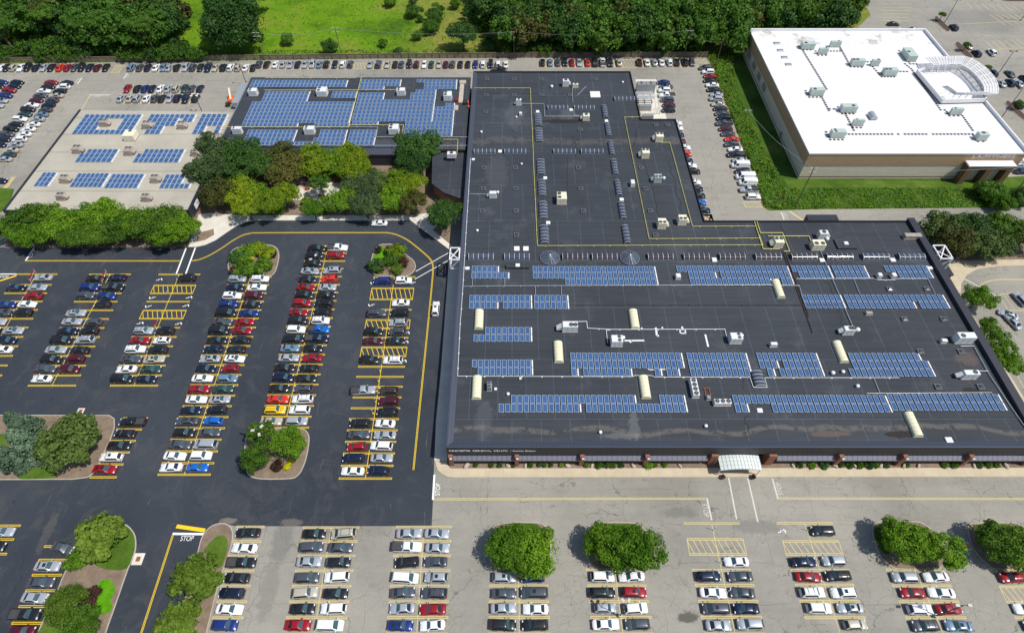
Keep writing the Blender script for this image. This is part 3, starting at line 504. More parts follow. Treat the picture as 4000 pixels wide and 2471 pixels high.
row((FR, ''), 1, 0, 613, [(30, 'Gu'), (102, 'Ks'), (185, 'Ws'), (258, 'Ss'), (328, 'Ss'), (398, 'Ns'), (468, 'Ss'), (540, 'Su'), (605, 'Cs'), (672, 'Ku'), (752, 'Ns'), (830, 'Wu'), (903, 'Gu'), (1090, 'Ss'), (1170, 'Gv'), (1255, 'Ts'), (1328, 'Ks'), (1388, 'Gs'), (1465, 'Ku'), (1533, 'Mu'), (1608, 'Ws'), (1675, 'Es'), (1748, 'Ts'), (1813, 'Ms'), (1877, 'Gu'), (1953, 'Ks'), (2025, 'Ks'), (2098, 'Bs'), (2170, 'Wu'), (2243, 'Nu'), (2315, 'Wu'), (2388, 'Ws')], Fd)
row((FR, ''), 2, 0, 595, [(292, 'Ks'), (364, 'Cs'), (437, 'Gs'), (507, 'Ku'), (573, 'Rs'), (642, 'Ss'), (723, 'Os'), (795, 'Kp'), (865, 'Wp'), (937, 'Kp'), (1022, 'Ts'), (1218, 'Mu'), (1290, 'Ws'), (1362, 'Ss'), (1430, 'Ws'), (1505, 'Wu'), (1573, 'Ku'), (1655, 'Ku'), (1720, 'Gu')], Fd)
bay('rear left double row', 0, 0, (544, 845), (203, 1253), [788, 828, 868, 910, 953, 998, 1045, 1090, 1135, 1181, 1230, 1279, 1327, 1375, 1426, 1477, 1517, 1560], 'Rs Ks Ws Gs Ms Ws Ku Es Wu Ks Ku Gu Ns Ns', 'NS WU NS TS GU NS GS CS SS WS WS WS WU SS TS ES SS', Fd)
bay('far left double row', 0, 0, (95, 803), (-15, 935), [782, 824, 862, 910, 957, 1005, 1052], 'Bs Ks', 'Ns Ns Ru Bu Ss Ss', Fd)
row(('upper row of small rear block', ''), 0, 0, 845, [(1217, 'Rs'), (1312, 'Ks'), (1385, 'Bs'), (1452, 'Ns'), (1532, 'Ws'), (1606, 'Ss'), (1685, 'Tu'), (1763, 'Es'), (1832, 'Gs'), (1912, 'Ns')], Fd)
row(('lower row of small rear block', ''), 0, 0, 938, [(1155, 'Ss'), (1243, 'Ts'), (1312, 'Su'), (1402, 'Ws'), (1480, 'Gs'), (1548, 'Ks'), (1625, 'Ss'), (1695, 'Nu'), (1778, 'Np'), (1870, 'Ku')], Fd)
def filelist(desc, items, mb, side=1):
    prev = None
    for c, r, x, y, code in items:
        X0, Y0 = T(c, r, x, y, .7); CARS.append((X0, Y0, (PI if code[1].isupper() else 0) + math.radians(rnd.gauss(0, 1)), code, desc, -Y0))
        if prev and abs(prev[1] - Y0) < 5: yy = (prev[1] + Y0) / 2; mb.stripe([((X0 + prev[0]) / 2 - 2.8, yy), ((X0 + prev[0]) / 2 + 2.8, yy)], .26, ZL)
        prev = (X0, Y0)
filelist(('file beside the bushy slope', ''), [(2, 0, 1848, 650, 'GU'), (2, 0, 1875, 688, 'WU'), (2, 0, 1895, 728, 'RS'), (2, 0, 1895, 770, 'KS'), (2, 0, 1915, 812, 'WS'), (2, 0, 1928, 857, 'KS'), (2, 0, 1955, 903, 'SS'), (2, 0, 1950, 945, 'SU'), (2, 0, 1970, 995, 'TS'), (2, 0, 1993, 1038, 'KS'), (2, 0, 2008, 1085, 'GS'), (2, 0, 2025, 1130, 'KU'), (2, 0, 2028, 1180, 'GP'), (2, 0, 2045, 1232, 'MS'), (2, 0, 2065, 1280, 'GS'), (2, 0, 2100, 1330, 'OS'), (2, 0, 2100, 1380, 'GU'), (2, 0, 2135, 1427, 'WS'), (2, 0, 2145, 1478, 'KP'), (2, 1, 2180, 18, 'SS'), (2, 1, 2180, 68, 'WC'), (2, 1, 2205, 125, 'KU'), (2, 1, 2228, 175, 'WC'), (2, 1, 2252, 232, 'WC'), (2, 1, 2260, 300, 'SP'), (2, 1, 2305, 367, 'Wu')], Fd)
filelist(('file beside the cooling yard', ''), [(2, 0, 1447, 788, 'BS'), (2, 0, 1475, 828, 'GS'), (2, 0, 1458, 864, 'WU'), (2, 0, 1480, 911, 'WP'), (2, 0, 1485, 956, 'GU'), (2, 0, 1500, 1004, 'MS'), (2, 0, 1497, 1052, 'KU')], Fd)
filelist(('file half hidden by the rear roof', ''), [(2, 0, 1560, 1178, 'Wu'), (2, 0, 1568, 1228, 'Wu'), (2, 0, 1580, 1285, 'Ns'), (2, 0, 1598, 1345, 'Ms'), (2, 0, 1642, 1412, 'Wu'), (2, 0, 1652, 1468, 'Ou'), (2, 1, 1665, 20, 'Ns'), (2, 1, 1695, 70, 'Ws'), (2, 1, 1735, 125, 'Ku'), (2, 1, 1733, 230, 'Wu'), (2, 1, 1755, 288, 'Ks'), (2, 1, 1778, 355, 'Ks'), (2, 1, 1785, 420, 'Ls'), (2, 1, 1822, 495, 'Ns')], Fd)
for x, y, hd, code in ((1200, 228, 0, 'Ks'), (1262, 292, 0, 'Ws'), (1398, 280, 0, 'Cs'), (1778, 262, 90, 'Nu'), (1920, 438, 90, 'Ts'), (1995, 510, 90, 'Nu'), (2140, 500, 90, 'Wu'), (2150, 698, 90, 'Nu'), (2316, 704, 90, 'Gs'), (2235, 795, 90, 'Ss'), (2315, 790, 90, 'Nu'), (2400, 795, 90, 'Ss'), (2455, 750, 90, 'Ku'), (2400, 1000, 80, 'Ku')):
    X0, Y0 = T(3, 0, x, y, .7); CARS.append((X0, Y0, math.radians(hd), code, ('gym lot', ''), X0))
for c, r, x, y, hd, code in ((3, 1, 2400, 15, 0, 'Ws'), (3, 1, 2405, 65, 0, 'Ss'), (3, 1, 2430, 125, 0, 'Ns'), (3, 1, 2415, 1345, 100, 'Su'), (3, 1, 2300, 1492, 150, 'Ss'), (3, 2, 2345, 50, 105, 'Ss')):
    X0, Y0 = T(c, r, x, y, .7); CARS.append((X0, Y0, math.radians(hd), code, ('right of the long building', ''), Y0))
X0, Y0 = T(0, 1, -10, 215, .7); CARS.append((X0, Y0, 0, 'Ns', ('left of gravel roof', ''), 0))
X0, Y0 = T(1, 0, 2325, 668, .7); CARS.append((X0, Y0, 0, 'Kp', ('behind the long building', ''), 0))
# hatched boxes of the rear lots
def hbox(mb, c, r, x0, x1, y0, y1, n):
    a = T(c, r, x0, y1); b = T(c, r, x1, y0); hatch(mb, a[0], b[0], a[1], b[1], n)
hbox(Fd, 0, 0, 1058, 1190, 625, 700, 5); hbox(Fd, 1, 0, 925, 1062, 605, 662, 4); hbox(Fd, 2, 0, 1050, 1180, 570, 650, 5); hbox(Fd, 2, 0, 1765, 1850, 570, 640, 4); hbox(Fd, 0, 1, 30, 150, 180, 290, 5); hbox(Fd, 2, 1, 2230, 2370, 415, 470, 5)
# long lines
def pl(mb, c, r, pts, wd=.12, gap=0, z=None, k=0):
    P = [T(c, r, *p) for p in pts]; z = z or ZL
    if k:
        Q = []
        for i in range(len(P) - 1):
            p0, p1, p2, p3 = P[max(0, i - 1)], P[i], P[i + 1], P[min(len(P) - 1, i + 2)]
            for j in range(k):
                t = j / k; Q.append(tuple(.5 * (2 * p1[a] + (p2[a] - p0[a]) * t + (2 * p0[a] - 5 * p1[a] + 4 * p2[a] - p3[a]) * t * t + (3 * p1[a] - p0[a] - 3 * p2[a] + p3[a]) * t ** 3) for a in (0, 1)))
        P = Q + [P[-1]]
    if gap:
        for s_ in (-1, 1):
            Q = []
            for i, p in enumerate(P):
                d = Vector(P[min(i + 1, len(P) - 1)]) - Vector(P[max(i - 1, 0)]); d.normalize(); Q.append((p[0] - d.y * s_ * gap / 2, p[1] + d.x * s_ * gap / 2))
            mb.stripe(Q, wd, z)
    else: mb.stripe(P, wd, z)
pl(Y, 0, 1, [(245, 980), (1720, 982)], .12, .24); pl(Y, 0, 1, [(1830, 980), (1900, 970), (2000, 930), (2120, 860), (2230, 785), (2330, 733), (2400, 718), (2447, 714), (2900, 712), (3600, 712), (3710, 714), (3800, 735), (3900, 785), (4010, 870), (4095, 945), (4130, 995), (4140, 1060), (4130, 1200), (4100, 1512)], .12, .24, k=4)
pl(Y, 1, 2, [(1653, -4), (1505, 1465)], .12, .24); pl(Y, 0, 3, [(1655, 572), (1345, 1530)], .12, .24)
pl(Wt, 0, 1, [(325, 857), (245, 980)], .45); pl(Wt, 0, 1, [(1780, 858), (1685, 1108)], .4); pl(Wt, 0, 1, [(1868, 855), (1775, 1108)], .4); pl(Wt, 0, 1, [(0, 1107), (170, 1107)], .35)
pl(Wt, 1, 1, [(1847, 900), (1527, 1082)], .2); pl(Wt, 1, 1, [(1847, 972), (1518, 1156)], .2)
pl(Wt, 0, 3, [(1650, 564), (1950, 567)], .45); pl(Y, 0, 3, [(1688, 492), (1960, 532)], .75); pl(Y, 0, 1, [(0, 1172), (158, 1122)], .5)
pl(Wt, 1, 3, [(1706, 0), (1692, 240)], .4, z=.05); pl(Fd, 1, 3, [(1700, 234), (4300, 228)], .12, .28); pl(FW, 2, 3, [(1863, 222), (1908, 432)], .35); pl(FW, 2, 3, [(2070, 28), (2147, 425)], .3); pl(FW, 2, 3, [(2253, 28), (2350, 452)], .3)
pl(FW, 3, 3, [(42, 38), (95, 232)], .35); pl(Fd, 3, 3, [(100, 226), (2600, 232)], .12, .28)
pl(FW, 3, 1, [(125, 512), (155, 592)], .4); pl(Fd, 3, 1, [(205, 508), (350, 605)], .5)
pl(FW, 3, 1, [(1870, 1150), (2195, 1322)], .35); pl(Fd, 3, 1, [(2025, 1225), (2080, 1185), (2200, 1162), (2447, 1158), (3000, 1158)], .12, .25, k=3); pl(Fd, 3, 1, [(2175, 1340), (2230, 1298), (2340, 1292)], .15); pl(Fd, 3, 1, [(2230, 1455), (2447, 1455)], .2)
for i in range(5): pl(Fd, 3, 1, [(2200 + i * 55, 1310 + (i % 2)), (2290 + i * 62, 1440)], .14)
pl(Fd, 3, 2, [(2250, 0), (2310, 115), (2447, 110)], .15); pl(Fd, 3, 2, [(2380, 560), (2500, 780)], .15)
pl(FW, 0, 0, [(785, 745), (740, 805)], .5); pl(FW, 0, 0, [(1218, 703), (1180, 755)], .5); pl(FW, 0, 0, [(855, 910), (1055, 910)], .5); pl(Fd, 0, 0, [(860, 918), (780, 1050)], .25)
# faint stall lines of the gym lot
for i in range(16): pl(Fd, 3, 0, [(1900 + i * 72, 30 + i * 4), (1960 + i * 76, 90 + i * 4)], .18)
for i in range(9): pl(Fd, 3, 0, [(2080 + i * 60, 395 - i * 3), (2170 + i * 66, 480 - i * 3)], .18); pl(Fd, 3, 0, [(2120 + i * 60, 140), (2270 + i * 66, 245)], .18)
pl(Fd, 3, 0, [(1830, 232), (2400, 205)], .18); pl(Fd, 3, 0, [(2160, 475), (2447, 460)], .18)
for i in range(6): pl(Fd, 3, 0, [(1080, 40 + i * 32), (1380 - i * 8, 42 + i * 32)], .16)
for mb_, nm, mt in ((Y, 'yellow_markings', 'yellow line'), (Fd, 'faded_yellow_markings', 'faded yellow'), (Wt, 'white_markings', 'white line'), (FW, 'faded_white_markings', 'faded white')): struct(mb_.obj('road_' + nm, [mt]))
# lettering and symbols on the road
stop_me = text_mesh('STOP')
def roadtext(c, r, x, y, wd, ht, rot, mat='white line'):
    X0, Y0 = T(c, r, x, y); o = link('road_lettering', stop_me.copy(), None, (X0, Y0, .045), rot); o.data.materials.append(MATS[mat]); o.scale = (wd, ht, .004); struct(o)
roadtext(1, 3, 1738, 140, 2.6, 1.0, PI / 2); roadtext(2, 3, 1850, 341, 2.7, 1.0, -PI / 2, 'faded white'); roadtext(3, 3, 108, 133, 2.6, 1.0, PI / 2, 'faded white'); roadtext(0, 3, 1790, 608, 2.5, 1.0, 0); roadtext(3, 1, 168, 553, 2.6, 1.0, PI / 2, 'faded white')
roadtext(0, 1, 312, 912, 2.9, 1.0, PI / 2); roadtext(0, 1, 38, 1133, 2.3, .9, 0); roadtext(0, 0, 742, 772, 2.6, 1.2, PI / 2, 'faded white'); roadtext(0, 0, 1216, 730, 2.6, 1.2, PI / 2, 'faded white'); roadtext(0, 0, 935, 921, 2.4, 1.1, PI, 'faded white')
wc = MB()
for i in range(9):
    a0, a1 = math.radians(-120 + i * 26), math.radians(-120 + (i + 1) * 26); wc.add([(.52 * math.cos(a0), .52 * math.sin(a0) - .25, 0), (.52 * math.cos(a1), .52 * math.sin(a1) - .25, 0), (.28 * math.cos(a1), .28 * math.sin(a1) - .25, 0), (.28 * math.cos(a0), .28 * math.sin(a0) - .25, 0)][::-1], [(0, 1, 2, 3)])
wc.stripe([(-.1, .55), (-.02, .02), (.4, .0), (.55, -.45)], .15, 0); wc.stripe([(-.05, .28), (.3, .28)], .13, .001)
wc.add([(-.12 + .14 * math.cos(t * PI / 4), .72 + .14 * math.sin(t * PI / 4), 0) for t in range(8)], [tuple(range(8))]); wcm = wc.mesh('wheelchair_symbol', ['white line'])
for c, r, x, y in [(0, 1, 1525, 1163), (0, 1, 1455, 1330), (0, 1, 1810, 1333), (0, 1, 1417, 1413), (0, 1, 1780, 1412), (0, 2, 1343, 67), (0, 2, 1710, 72), (1, 1, 1122, 1190), (1, 1, 1495, 1188), (1, 1, 1102, 1400), (1, 2, 1440, 160), (1, 2, 1428, 247), (1, 2, 1410, 430), (3, 3, 135, 545)]:
    X0, Y0 = T(c, r, x, y); struct(link('wheelchair_symbol', wcm, None, (X0, Y0, .046), -PI / 2 if x < 1500 and r < 2 else PI / 2))
# ================================================================== vehicles
PAINT = {'W': ('white', lin(226, 228, 230), 0), 'K': ('black', (.012, .012, .015, 1), 0), 'S': ('silver', lin(176, 182, 190), .5), 'G': ('dark grey', lin(82, 86, 96), .5), 'R': ('red', lin(150, 18, 30), .2), 'B': ('blue', lin(28, 50, 120), .3),
         'N': ('dark blue', lin(24, 34, 62), .4), 'M': ('maroon', lin(84, 18, 34), .3), 'T': ('beige', lin(190, 184, 168), .4), 'O': ('bright red', lin(206, 44, 24), 0), 'Y': ('yellow', lin(240, 196, 10), 0), 'C': ('pale blue', lin(112, 140, 164), .4),
         'E': ('dark green', lin(46, 78, 76), .4), 'L': ('bright blue', lin(20, 104, 200), .3), 'D': ('brown', lin(72, 58, 54), .4)}
for k_, (n_, c_, m_) in PAINT.items(): plain('paint ' + n_, c_, .28, m_ * .6, .03, .6, .5, .8)
plain('head lamp', (.75, .78, .8, 1), .1, 0, .02); plain('tail lamp', (.35, .01, .01, 1), .2, 0, .05); plain('car glass', (.016, .026, .032, 1), .06, 0, .25, .5, .7); plain('trim black', (.02, .02, .022, 1), .5); plain('bed liner', (.05, .05, .055, 1), .8)
# length, width, height, bonnet z, belt z, boot z, windscreen base, roof front, roof rear, rear glass base (x from centre), roof half width
SP = {'s': (4.75, 1.82, 1.44, .86, .93, .98, 1.02, .28, -.98, -1.62, .60), 'u': (4.65, 1.88, 1.70, .98, 1.05, 1.05, 1.12, .52, -1.75, -2.18, .66), 'v': (5.05, 1.98, 1.76, .95, 1.02, 1.02, 1.65, .85, -2.05, -2.42, .72),
      'h': (4.2, 1.76, 1.5, .9, .96, .98, 1.05, .42, -1.5, -1.98, .62), 'c': (5.7, 2.0, 2.15, 1.05, 1.15, 1.15, 2.15, 1.55, -2.7, -2.83, .82), 'p': (5.6, 1.95, 1.82, 1.08, 1.15, 1.12, 1.25, .7, -.5, -.72, .70)}
def loft(mb, rings, m=0, smooth=True, capa=True, capb=True):
    n = len(rings[0]); vs = [p for r_ in rings for p in r_]; fs = []
    for j in range(len(rings) - 1):
        for i in range(n - 1): fs.append((j * n + i, (j + 1) * n + i, (j + 1) * n + i + 1, j * n + i + 1))
    mb.add(vs, fs, m, smooth)
    if capa: mb.add(rings[0], [tuple(range(n))], m)
    if capb: mb.add(rings[-1], [tuple(range(n - 1, -1, -1))], m)
def car_parts(t, lod=0):
    L, W, Hh, zh, zb, zt, xa, xb, xc, xd, rw = SP[t]; w = W / 2; hl = L / 2; zc = .22
    B = MB()
    def top(x):
        if x > xa: s = (x - xa) / (hl - xa); return zb - (zb - zh + .16 * s) * s if s < .97 else zh - .2
        if x > xd: return zb
        s = (xd - x) / max(.05, (hl + xd)); return zb + (zt - zb) * min(1, s * 3) - .06 * s
    xs = [-hl, -hl + .07, -hl + .3, -hl + .75, -hl + 1.25, xd, (xd + xc) / 2, -.3, xb, xa, (xa * 2 + hl) / 3, hl - .75, hl - .3, hl - .08, hl]
    xs = sorted(set(round(x, 3) for x in xs if -hl <= x <= hl)); rings = []
    for x in xs:
        e = min(1, (hl - abs(x)) / .6); ww = w * (.80 + .2 * math.sin(e * PI / 2)) if e < 1 else w; zt_ = top(x) - (.22 * (1 - min(1, (hl - abs(x)) / .3)) ** 2); zl = zc + (.12 * (1 - min(1, (hl - abs(x)) / .4)))
        zm = (zl + zt_) / 2
        h = [(ww * .88, zl), (ww * .985, zl + .12), (ww, zm + .06), (ww * .965, zt_ - .09), (ww * .86, zt_ - .015), (ww * .45, zt_ + .025), (0, zt_ + .035)]
        rings.append([(x, y, z) for y, z in h] + [(x, -y, z) for y, z in h[-2::-1]])
    loft(B, rings)
    B.add([(x, y, z) for x, y, z in ((-hl + .1, -w * .85, zc), (hl - .1, -w * .85, zc), (hl - .1, w * .85, zc), (-hl + .1, w * .85, zc))], [(3, 2, 1, 0)], 0)
    # greenhouse
    def gw(h): return w * .93 + (rw + (W - 1.82) * .1 - w * .93) * h
    def ring(x, h, hz=None):
        z = zb + (Hh - zb) * h
        return [(x, w * .95, zb - .04), (x, gw(h * .85), zb + (Hh - zb) * h * .85), (x, gw(h) * .93, z - .02 * h), (x, gw(h) * .5, z + .015 * h), (x, 0, z + .025 * h), (x, -gw(h) * .5, z + .015 * h), (x, -gw(h) * .93, z - .02 * h), (x, -gw(h * .85), zb + (Hh - zb) * h * .85), (x, -w * .95, zb - .04)]
    loft(B, [ring(xd, .0), ring(xd + (xc - xd) * .5, .55), ring(xc, .96), ring(xc + .25, 1.0), ring((xb + xc) / 2, 1.03), ring(xb - .2, 1.0), ring(xb, .95), ring(xb + (xa - xb) * .5, .5), ring(xa, .0)])
    if t == 'p':   # open load bed: low walls round a dark floor
        x0, x1 = -hl + .08, xd - .04
        Bd = MB().box(x0 + .05, x1 - .05, -w * .78, w * .78, zt + .02, zt + .05).box(x0, x1, -w * .95, -w * .82, zt - .1, zt + .16, 1).box(x0, x1, w * .82, w * .95, zt - .1, zt + .16, 1).box(x0, x0 + .09, -w * .82, w * .82, zt - .1, zt + .16, 1)
    for s in (-1, 1): B.cbox(xa - .28, s * (w + .09), .16, .2, zb, zb + .15)   # mirrors
    P = {'body': [B]}
    def surf(x0, h0, x1, h1, k):
        n = 4; vs = []
        dx, dz = x1 - x0, (Hh - zb) * (h1 - h0); ln = math.hypot(dx, dz); nx, nz = -dz / ln, dx / ln
        if nz < 0: nx, nz = -nx, -nz
        for j, (x, h) in enumerate(((x0, h0), (x1, h1))):
            for i in range(n + 1):
                t_ = -1 + 2 * i / n; y = t_ * gw(h) * k; z = zb + (Hh - zb) * h + .02 * (1 - t_ * t_) + .015; vs.append((x + nx * .035, y, z + nz * .035))
        return vs, [(i, i + 1, n + 2 + i, n + 1 + i) for i in range(n)]
    ws = MB(); v, f = surf(xa - .06, .06, xb + .02, .93, .86); ws.add(v, f, 0, True); rwn = MB(); v, f = surf(xd + .04, .1 if t != 'c' else .45, xc + .02, .9, .84)
    rwn.add(v, [q[::-1] for q in f], 0, True)
    if t in 'uvch': v2 = [(x - .05, y, z) for x, y, z in v]; rwn = MB().add(v2, [q[::-1] for q in f], 0, True)
    side = []
    for s in (-1, 1):
        m = MB(); xa2 = xa - .42; xd2 = xd + (.3 if t != 's' else .42); n = 6; vs = []
        if t == 'c': xd2 = .75
        for h in (.06, .74):
            for i in range(n + 1):
                a = i / n; lo = xd2 + (xa2 - xd2) * a; hi0 = (xc + .12) if t != 'c' else .75; hi = hi0 + ((xb - .08) - hi0) * a; x = lo + (hi - lo) * h
                y = w * .95 + (gw(.85) - w * .95) * h / .85 + .012; vs.append((x, s * y, zb + (Hh - zb) * h))
        fs = []
        for i in range(n):
            q = (i, i + 1, n + 2 + i, n + 1 + i); fs.append(q if s < 0 else q[::-1])
        m.add(vs, fs); side.append(m)
    wh = MB()
    wr = .33 if t in 'sh' else .37
    for s in (1,): wh.tube((0, -.1, 0), (0, .1, 0), wr, n=12, m=0); wh.tube((0, .1, 0), (0, .106, 0), wr * .62, n=10, m=1); wh.tube((0, -.106, 0), (0, -.1, 0), wr * .62, n=10, m=1)
    fx, rx = hl - .88, -hl + .95
    return dict(body=B, ws=ws, rw=rwn, side=side, wheel=wh, wp=[(fx, w - .1), (fx, -w + .1), (rx, w - .1), (rx, -w + .1)], wr=wr, bed=Bd if t == 'p' else None, spec=SP[t])
CM = {}
for t in SP:
    p = car_parts(t); L, W, Hh, zh, zb, zt, xa, xb, xc, xd, rw = SP[t]; hl = L / 2; w = W / 2
    hm = MB().cbox(hl - .22, 0, .22, .36, zh - .24, zh - .08, 0, .04).mesh('headlight', ['head lamp']); tm = MB().cbox(-hl + .07, 0, .14, .26, zb - .26, zb - .06, 0, .03).mesh('tail_light', ['tail lamp'])
    srf = MB().cbox((xb + (xb + xc) / 2) / 2 - .1, 0, .62, .66, Hh + .005, Hh + .042, 0, .012).mesh('sunroof', ['car glass'])
    rk = MB(); [rk.bar((xb - .25, s * rw * .82, Hh + .05), (xc + .15, s * rw * .82, Hh + .05), .05, .06) for s in (-1, 1)]; [rk.bar((x, -rw * .82, Hh + .08), (x, rw * .82, Hh + .08), .06, .03) for x in (xb - .6, xc + .6)]
    CM[t] = dict(body=p['body'].mesh('body', ['paint white']), ws=p['ws'].mesh('windscreen', ['windscreen glass']), rw=p['rw'].mesh('rear_window', ['car glass']), side=[m.mesh('side_window', ['car glass']) for m in p['side']],
                 wheel=p['wheel'].mesh('wheel', ['black rubber', 'rim']), head=hm, tail=tm, sun=srf, rack=rk.mesh('roof_rack', ['trim black']), raw=p, bed=p['bed'].mesh('load_bed', ['bed liner', 'trim black']) if p['bed'] else None)
def make_car(t, var):
    p = CM[t]['raw']; L, W, Hh, zh, zb, zt, xa, xb, xc, xd, rw = SP[t]; hl = L / 2; w = W / 2
    root = link({'s': 'parked_sedan', 'u': 'parked_suv', 'v': 'parked_minivan', 'h': 'parked_hatchback', 'c': 'cargo_van', 'p': 'pickup_truck'}[t], None)
    b = link('body', CM[t]['body'], root); b.material_slots[0].link = 'OBJECT'; b.material_slots[0].material = MATS['paint white']
    link('windscreen', CM[t]['ws'], root); 
    if t != 'c': link('rear_window', CM[t]['rw'], root)
    for m in CM[t]['side']: link('side_window', m, root)
    for x, y in p['wp']: link('wheel', CM[t]['wheel'], root, (x, y, p['wr']))
    for s in (-1, 1): link('headlight', CM[t]['head'], root, (0, s * w * .66, 0)); link('tail_light', CM[t]['tail'], root, (0, s * w * .7, 0))
    if CM[t]['bed']: link('load_bed', CM[t]['bed'], root)
    if var == 1: link('sunroof', CM[t]['sun'], root)
    if var == 2: link('roof_rack', CM[t]['rack'], root)
    return root
PROTO = {}
def place_car(t, var, x, y, hd, colour):
    key = (t, var)
    if key not in PROTO: r = PROTO[key] = make_car(t, var)
    else:
        src = PROTO[key]; r = src.copy(); COL.objects.link(r)
        for ch in KIDS[key]: c = ch.copy(); COL.objects.link(c); c.parent = r
    if key not in KIDS: KIDS[key] = [o for o in COL.objects if o.parent is r]
    r.location = (x, y, .03); r.rotation_euler = (0, 0, hd)
    return r
KIDS = {}
TN = {'s': 'sedan', 'u': 'SUV', 'v': 'minivan', 'h': 'hatchback', 'c': 'cargo van', 'p': 'pickup truck'}
dist = lambda c: math.sqrt(c[0] ** 2 + c[1] ** 2 + H * H)
def vis(c):
    x, y = c[0], c[1]; d = y * CT + H * ST; X = F * x / d; V = F * (H * CT - y * ST) / d
    return -2080 < X < 2080 and -1290 < V < 1300
CV = sorted([c for c in CARS if vis(c)], key=dist)
near, far = CV[:300], CV[300:]
# ordinal of each car inside its file, counted over all cars of the file
files = {}
for c in CV:
    if isinstance(c[4], tuple): files.setdefault(c[4], []).append(c)
nears = set(id(c) for c in near)
AC = {'B': 'blue', 'L': 'bright blue'}
for key_, lst in files.items(): lst.sort(key=lambda c: c[5])
for c in near:
    x, y, hd, code, desc, k = c; t = code[1].lower(); col = PAINT[code[0]]
    var = 0; q = rnd.random()
    if t in 'sh' and q < .24: var = 1
    elif t in 'uv': var = 1 if q < .25 else 2 if q < .6 else 0
    if code == 'Wu' and isinstance(desc, str): var = 1
    if code[0] == 'Y': var = 0
    r = place_car(t, var, x, y, hd, col)
    for ch in r.children:
        if ch.name.startswith('body'): ch.material_slots[0].material = MATS['paint ' + col[0]]
    r.scale = (rnd.uniform(.95, 1.05), rnd.uniform(.98, 1.03), rnd.uniform(.95, 1.05))
    if isinstance(desc, str): lab = desc
    else:
        lst = files[desc]; i = [id(q_) for q_ in lst].index(id(c)); d, f = desc
        way = 'from left' if d in (FR, 'upper row of small rear block', 'lower row of small rear block', 'gym lot') else 'from top'
        lab = '%s %s, %s %s, %s%s' % (col[0], TN[t], ordw(i), way, f + ' of ' if f else '', d)
    tag(r, lab, {'s': 'car', 'u': 'car', 'v': 'minivan', 'h': 'car', 'c': 'van', 'p': 'pickup truck'}[t], 'cars parked in the %s' % desc[0] if isinstance(desc, tuple) else None)
    if code[0] == 'Y':   # black bonnet and roof stripes
        L, W, Hh, zh, zb, zt, xa, xb, xc, xd, rw = SP[t]; m = MB()
        for s in (-.3, .3): m.box(xc, xb, s - .07, s + .07, Hh + .02, Hh + .06)
        for s in (-.3, .3): m.add([(xa + .1, s - .07, zb + .06), (2.0, s - .07, zh - .02), (2.0, s + .07, zh - .02), (xa + .1, s + .07, zb + .06)], [(0, 1, 2, 3)])
        m.obj('stripe', ['trim black'], r)
# the small far cars, one mass
FM = ['paint ' + v[0] for v in PAINT.values()] + ['car glass', 'black rubber', 'bed liner', 'tail lamp', 'head lamp']; ck = list(PAINT); ng = len(ck)
fv, ff, fmi, fs_ = [], [], [], []; off = 0
farp = {}
for t in SP:
    p = CM[t]['raw']; m = MB(); m.add(p['body'].v, p['body'].f, 0, True); m.add(p['ws'].v, p['ws'].f, 1); m.add(p['rw'].v, p['rw'].f, 1)
    for s in p['side']: m.add(s.v, s.f, 1)
    for x, y in p['wp']: m.tube((x, y - .1, p['wr']), (x, y + .1, p['wr']), p['wr'], n=8, m=2)
    if p['bed']: m.add(p['bed'].v, p['bed'].f, 3)
    L, W = SP[t][:2]; zb = SP[t][4]
    for s in (-1, 1): m.cbox(-L / 2 + .07, s * W * .35, .14, .26, zb - .26, zb - .06, 4); m.cbox(L / 2 - .22, s * W * .33, .22, .36, SP[t][3] - .24, SP[t][3] - .08, 5)
    farp[t] = (np.array(m.v), m.f, m.mi, m.sm)
for c in far:
    x, y, hd, code, desc, k = c; V, f_, mi_, sm_ = farp[code[1].lower()]; R = np.array([[math.cos(hd), -math.sin(hd), 0], [math.sin(hd), math.cos(hd), 0], [0, 0, 1]])
    fv.append(V @ R.T + np.array([x, y, .03])); ff += [tuple(i + off for i in q) for q in f_]; fmi += [ck.index(code[0]) if i == 0 else ng + i - 1 for i in mi_]; fs_ += sm_; off += len(V)
me = bpy.data.meshes.new('far_parked_cars'); me.from_pydata(np.concatenate(fv).tolist(), [], ff)
for m in FM: me.materials.append(MATS[m])
me.polygons.foreach_set('material_index', fmi); me.polygons.foreach_set('use_smooth', fs_); me.update()
stuff(link('far_parked_cars', me), 'mass of small parked cars in the far lots and along the rear fence', 'cars')
# ================================================================== buildings
ZR = 7.0
XL, XR = -13.45, 108.9; YF_, YB = 53.3, 119.7; XW = 41.1; XE = 52.2; YM = 166.3; YN = 194.3
BL = thing('clinic_building', 'long low flat-roofed building with dark roof, dark fascia and brick piers, centre and right', 'building', (0, 0, 0))
foot = [(XL, YF_), (XR, YF_), (XR, YB), (XE, YB), (XE, YM), (XW, YM), (XW, YN), (XL, YN)]
ins = inset(foot, 1.3)
MB().prism([(x if x > -13 else x + .4, max(y, YF_ + 1.6)) for x, y in inset(foot, .25)], 0, ZR - .3).obj('wall', ['dark parapet'], BL)
MB().prism(inset(foot, .3), ZR - .3, ZR).obj('roof', ['roof membrane'], BL)
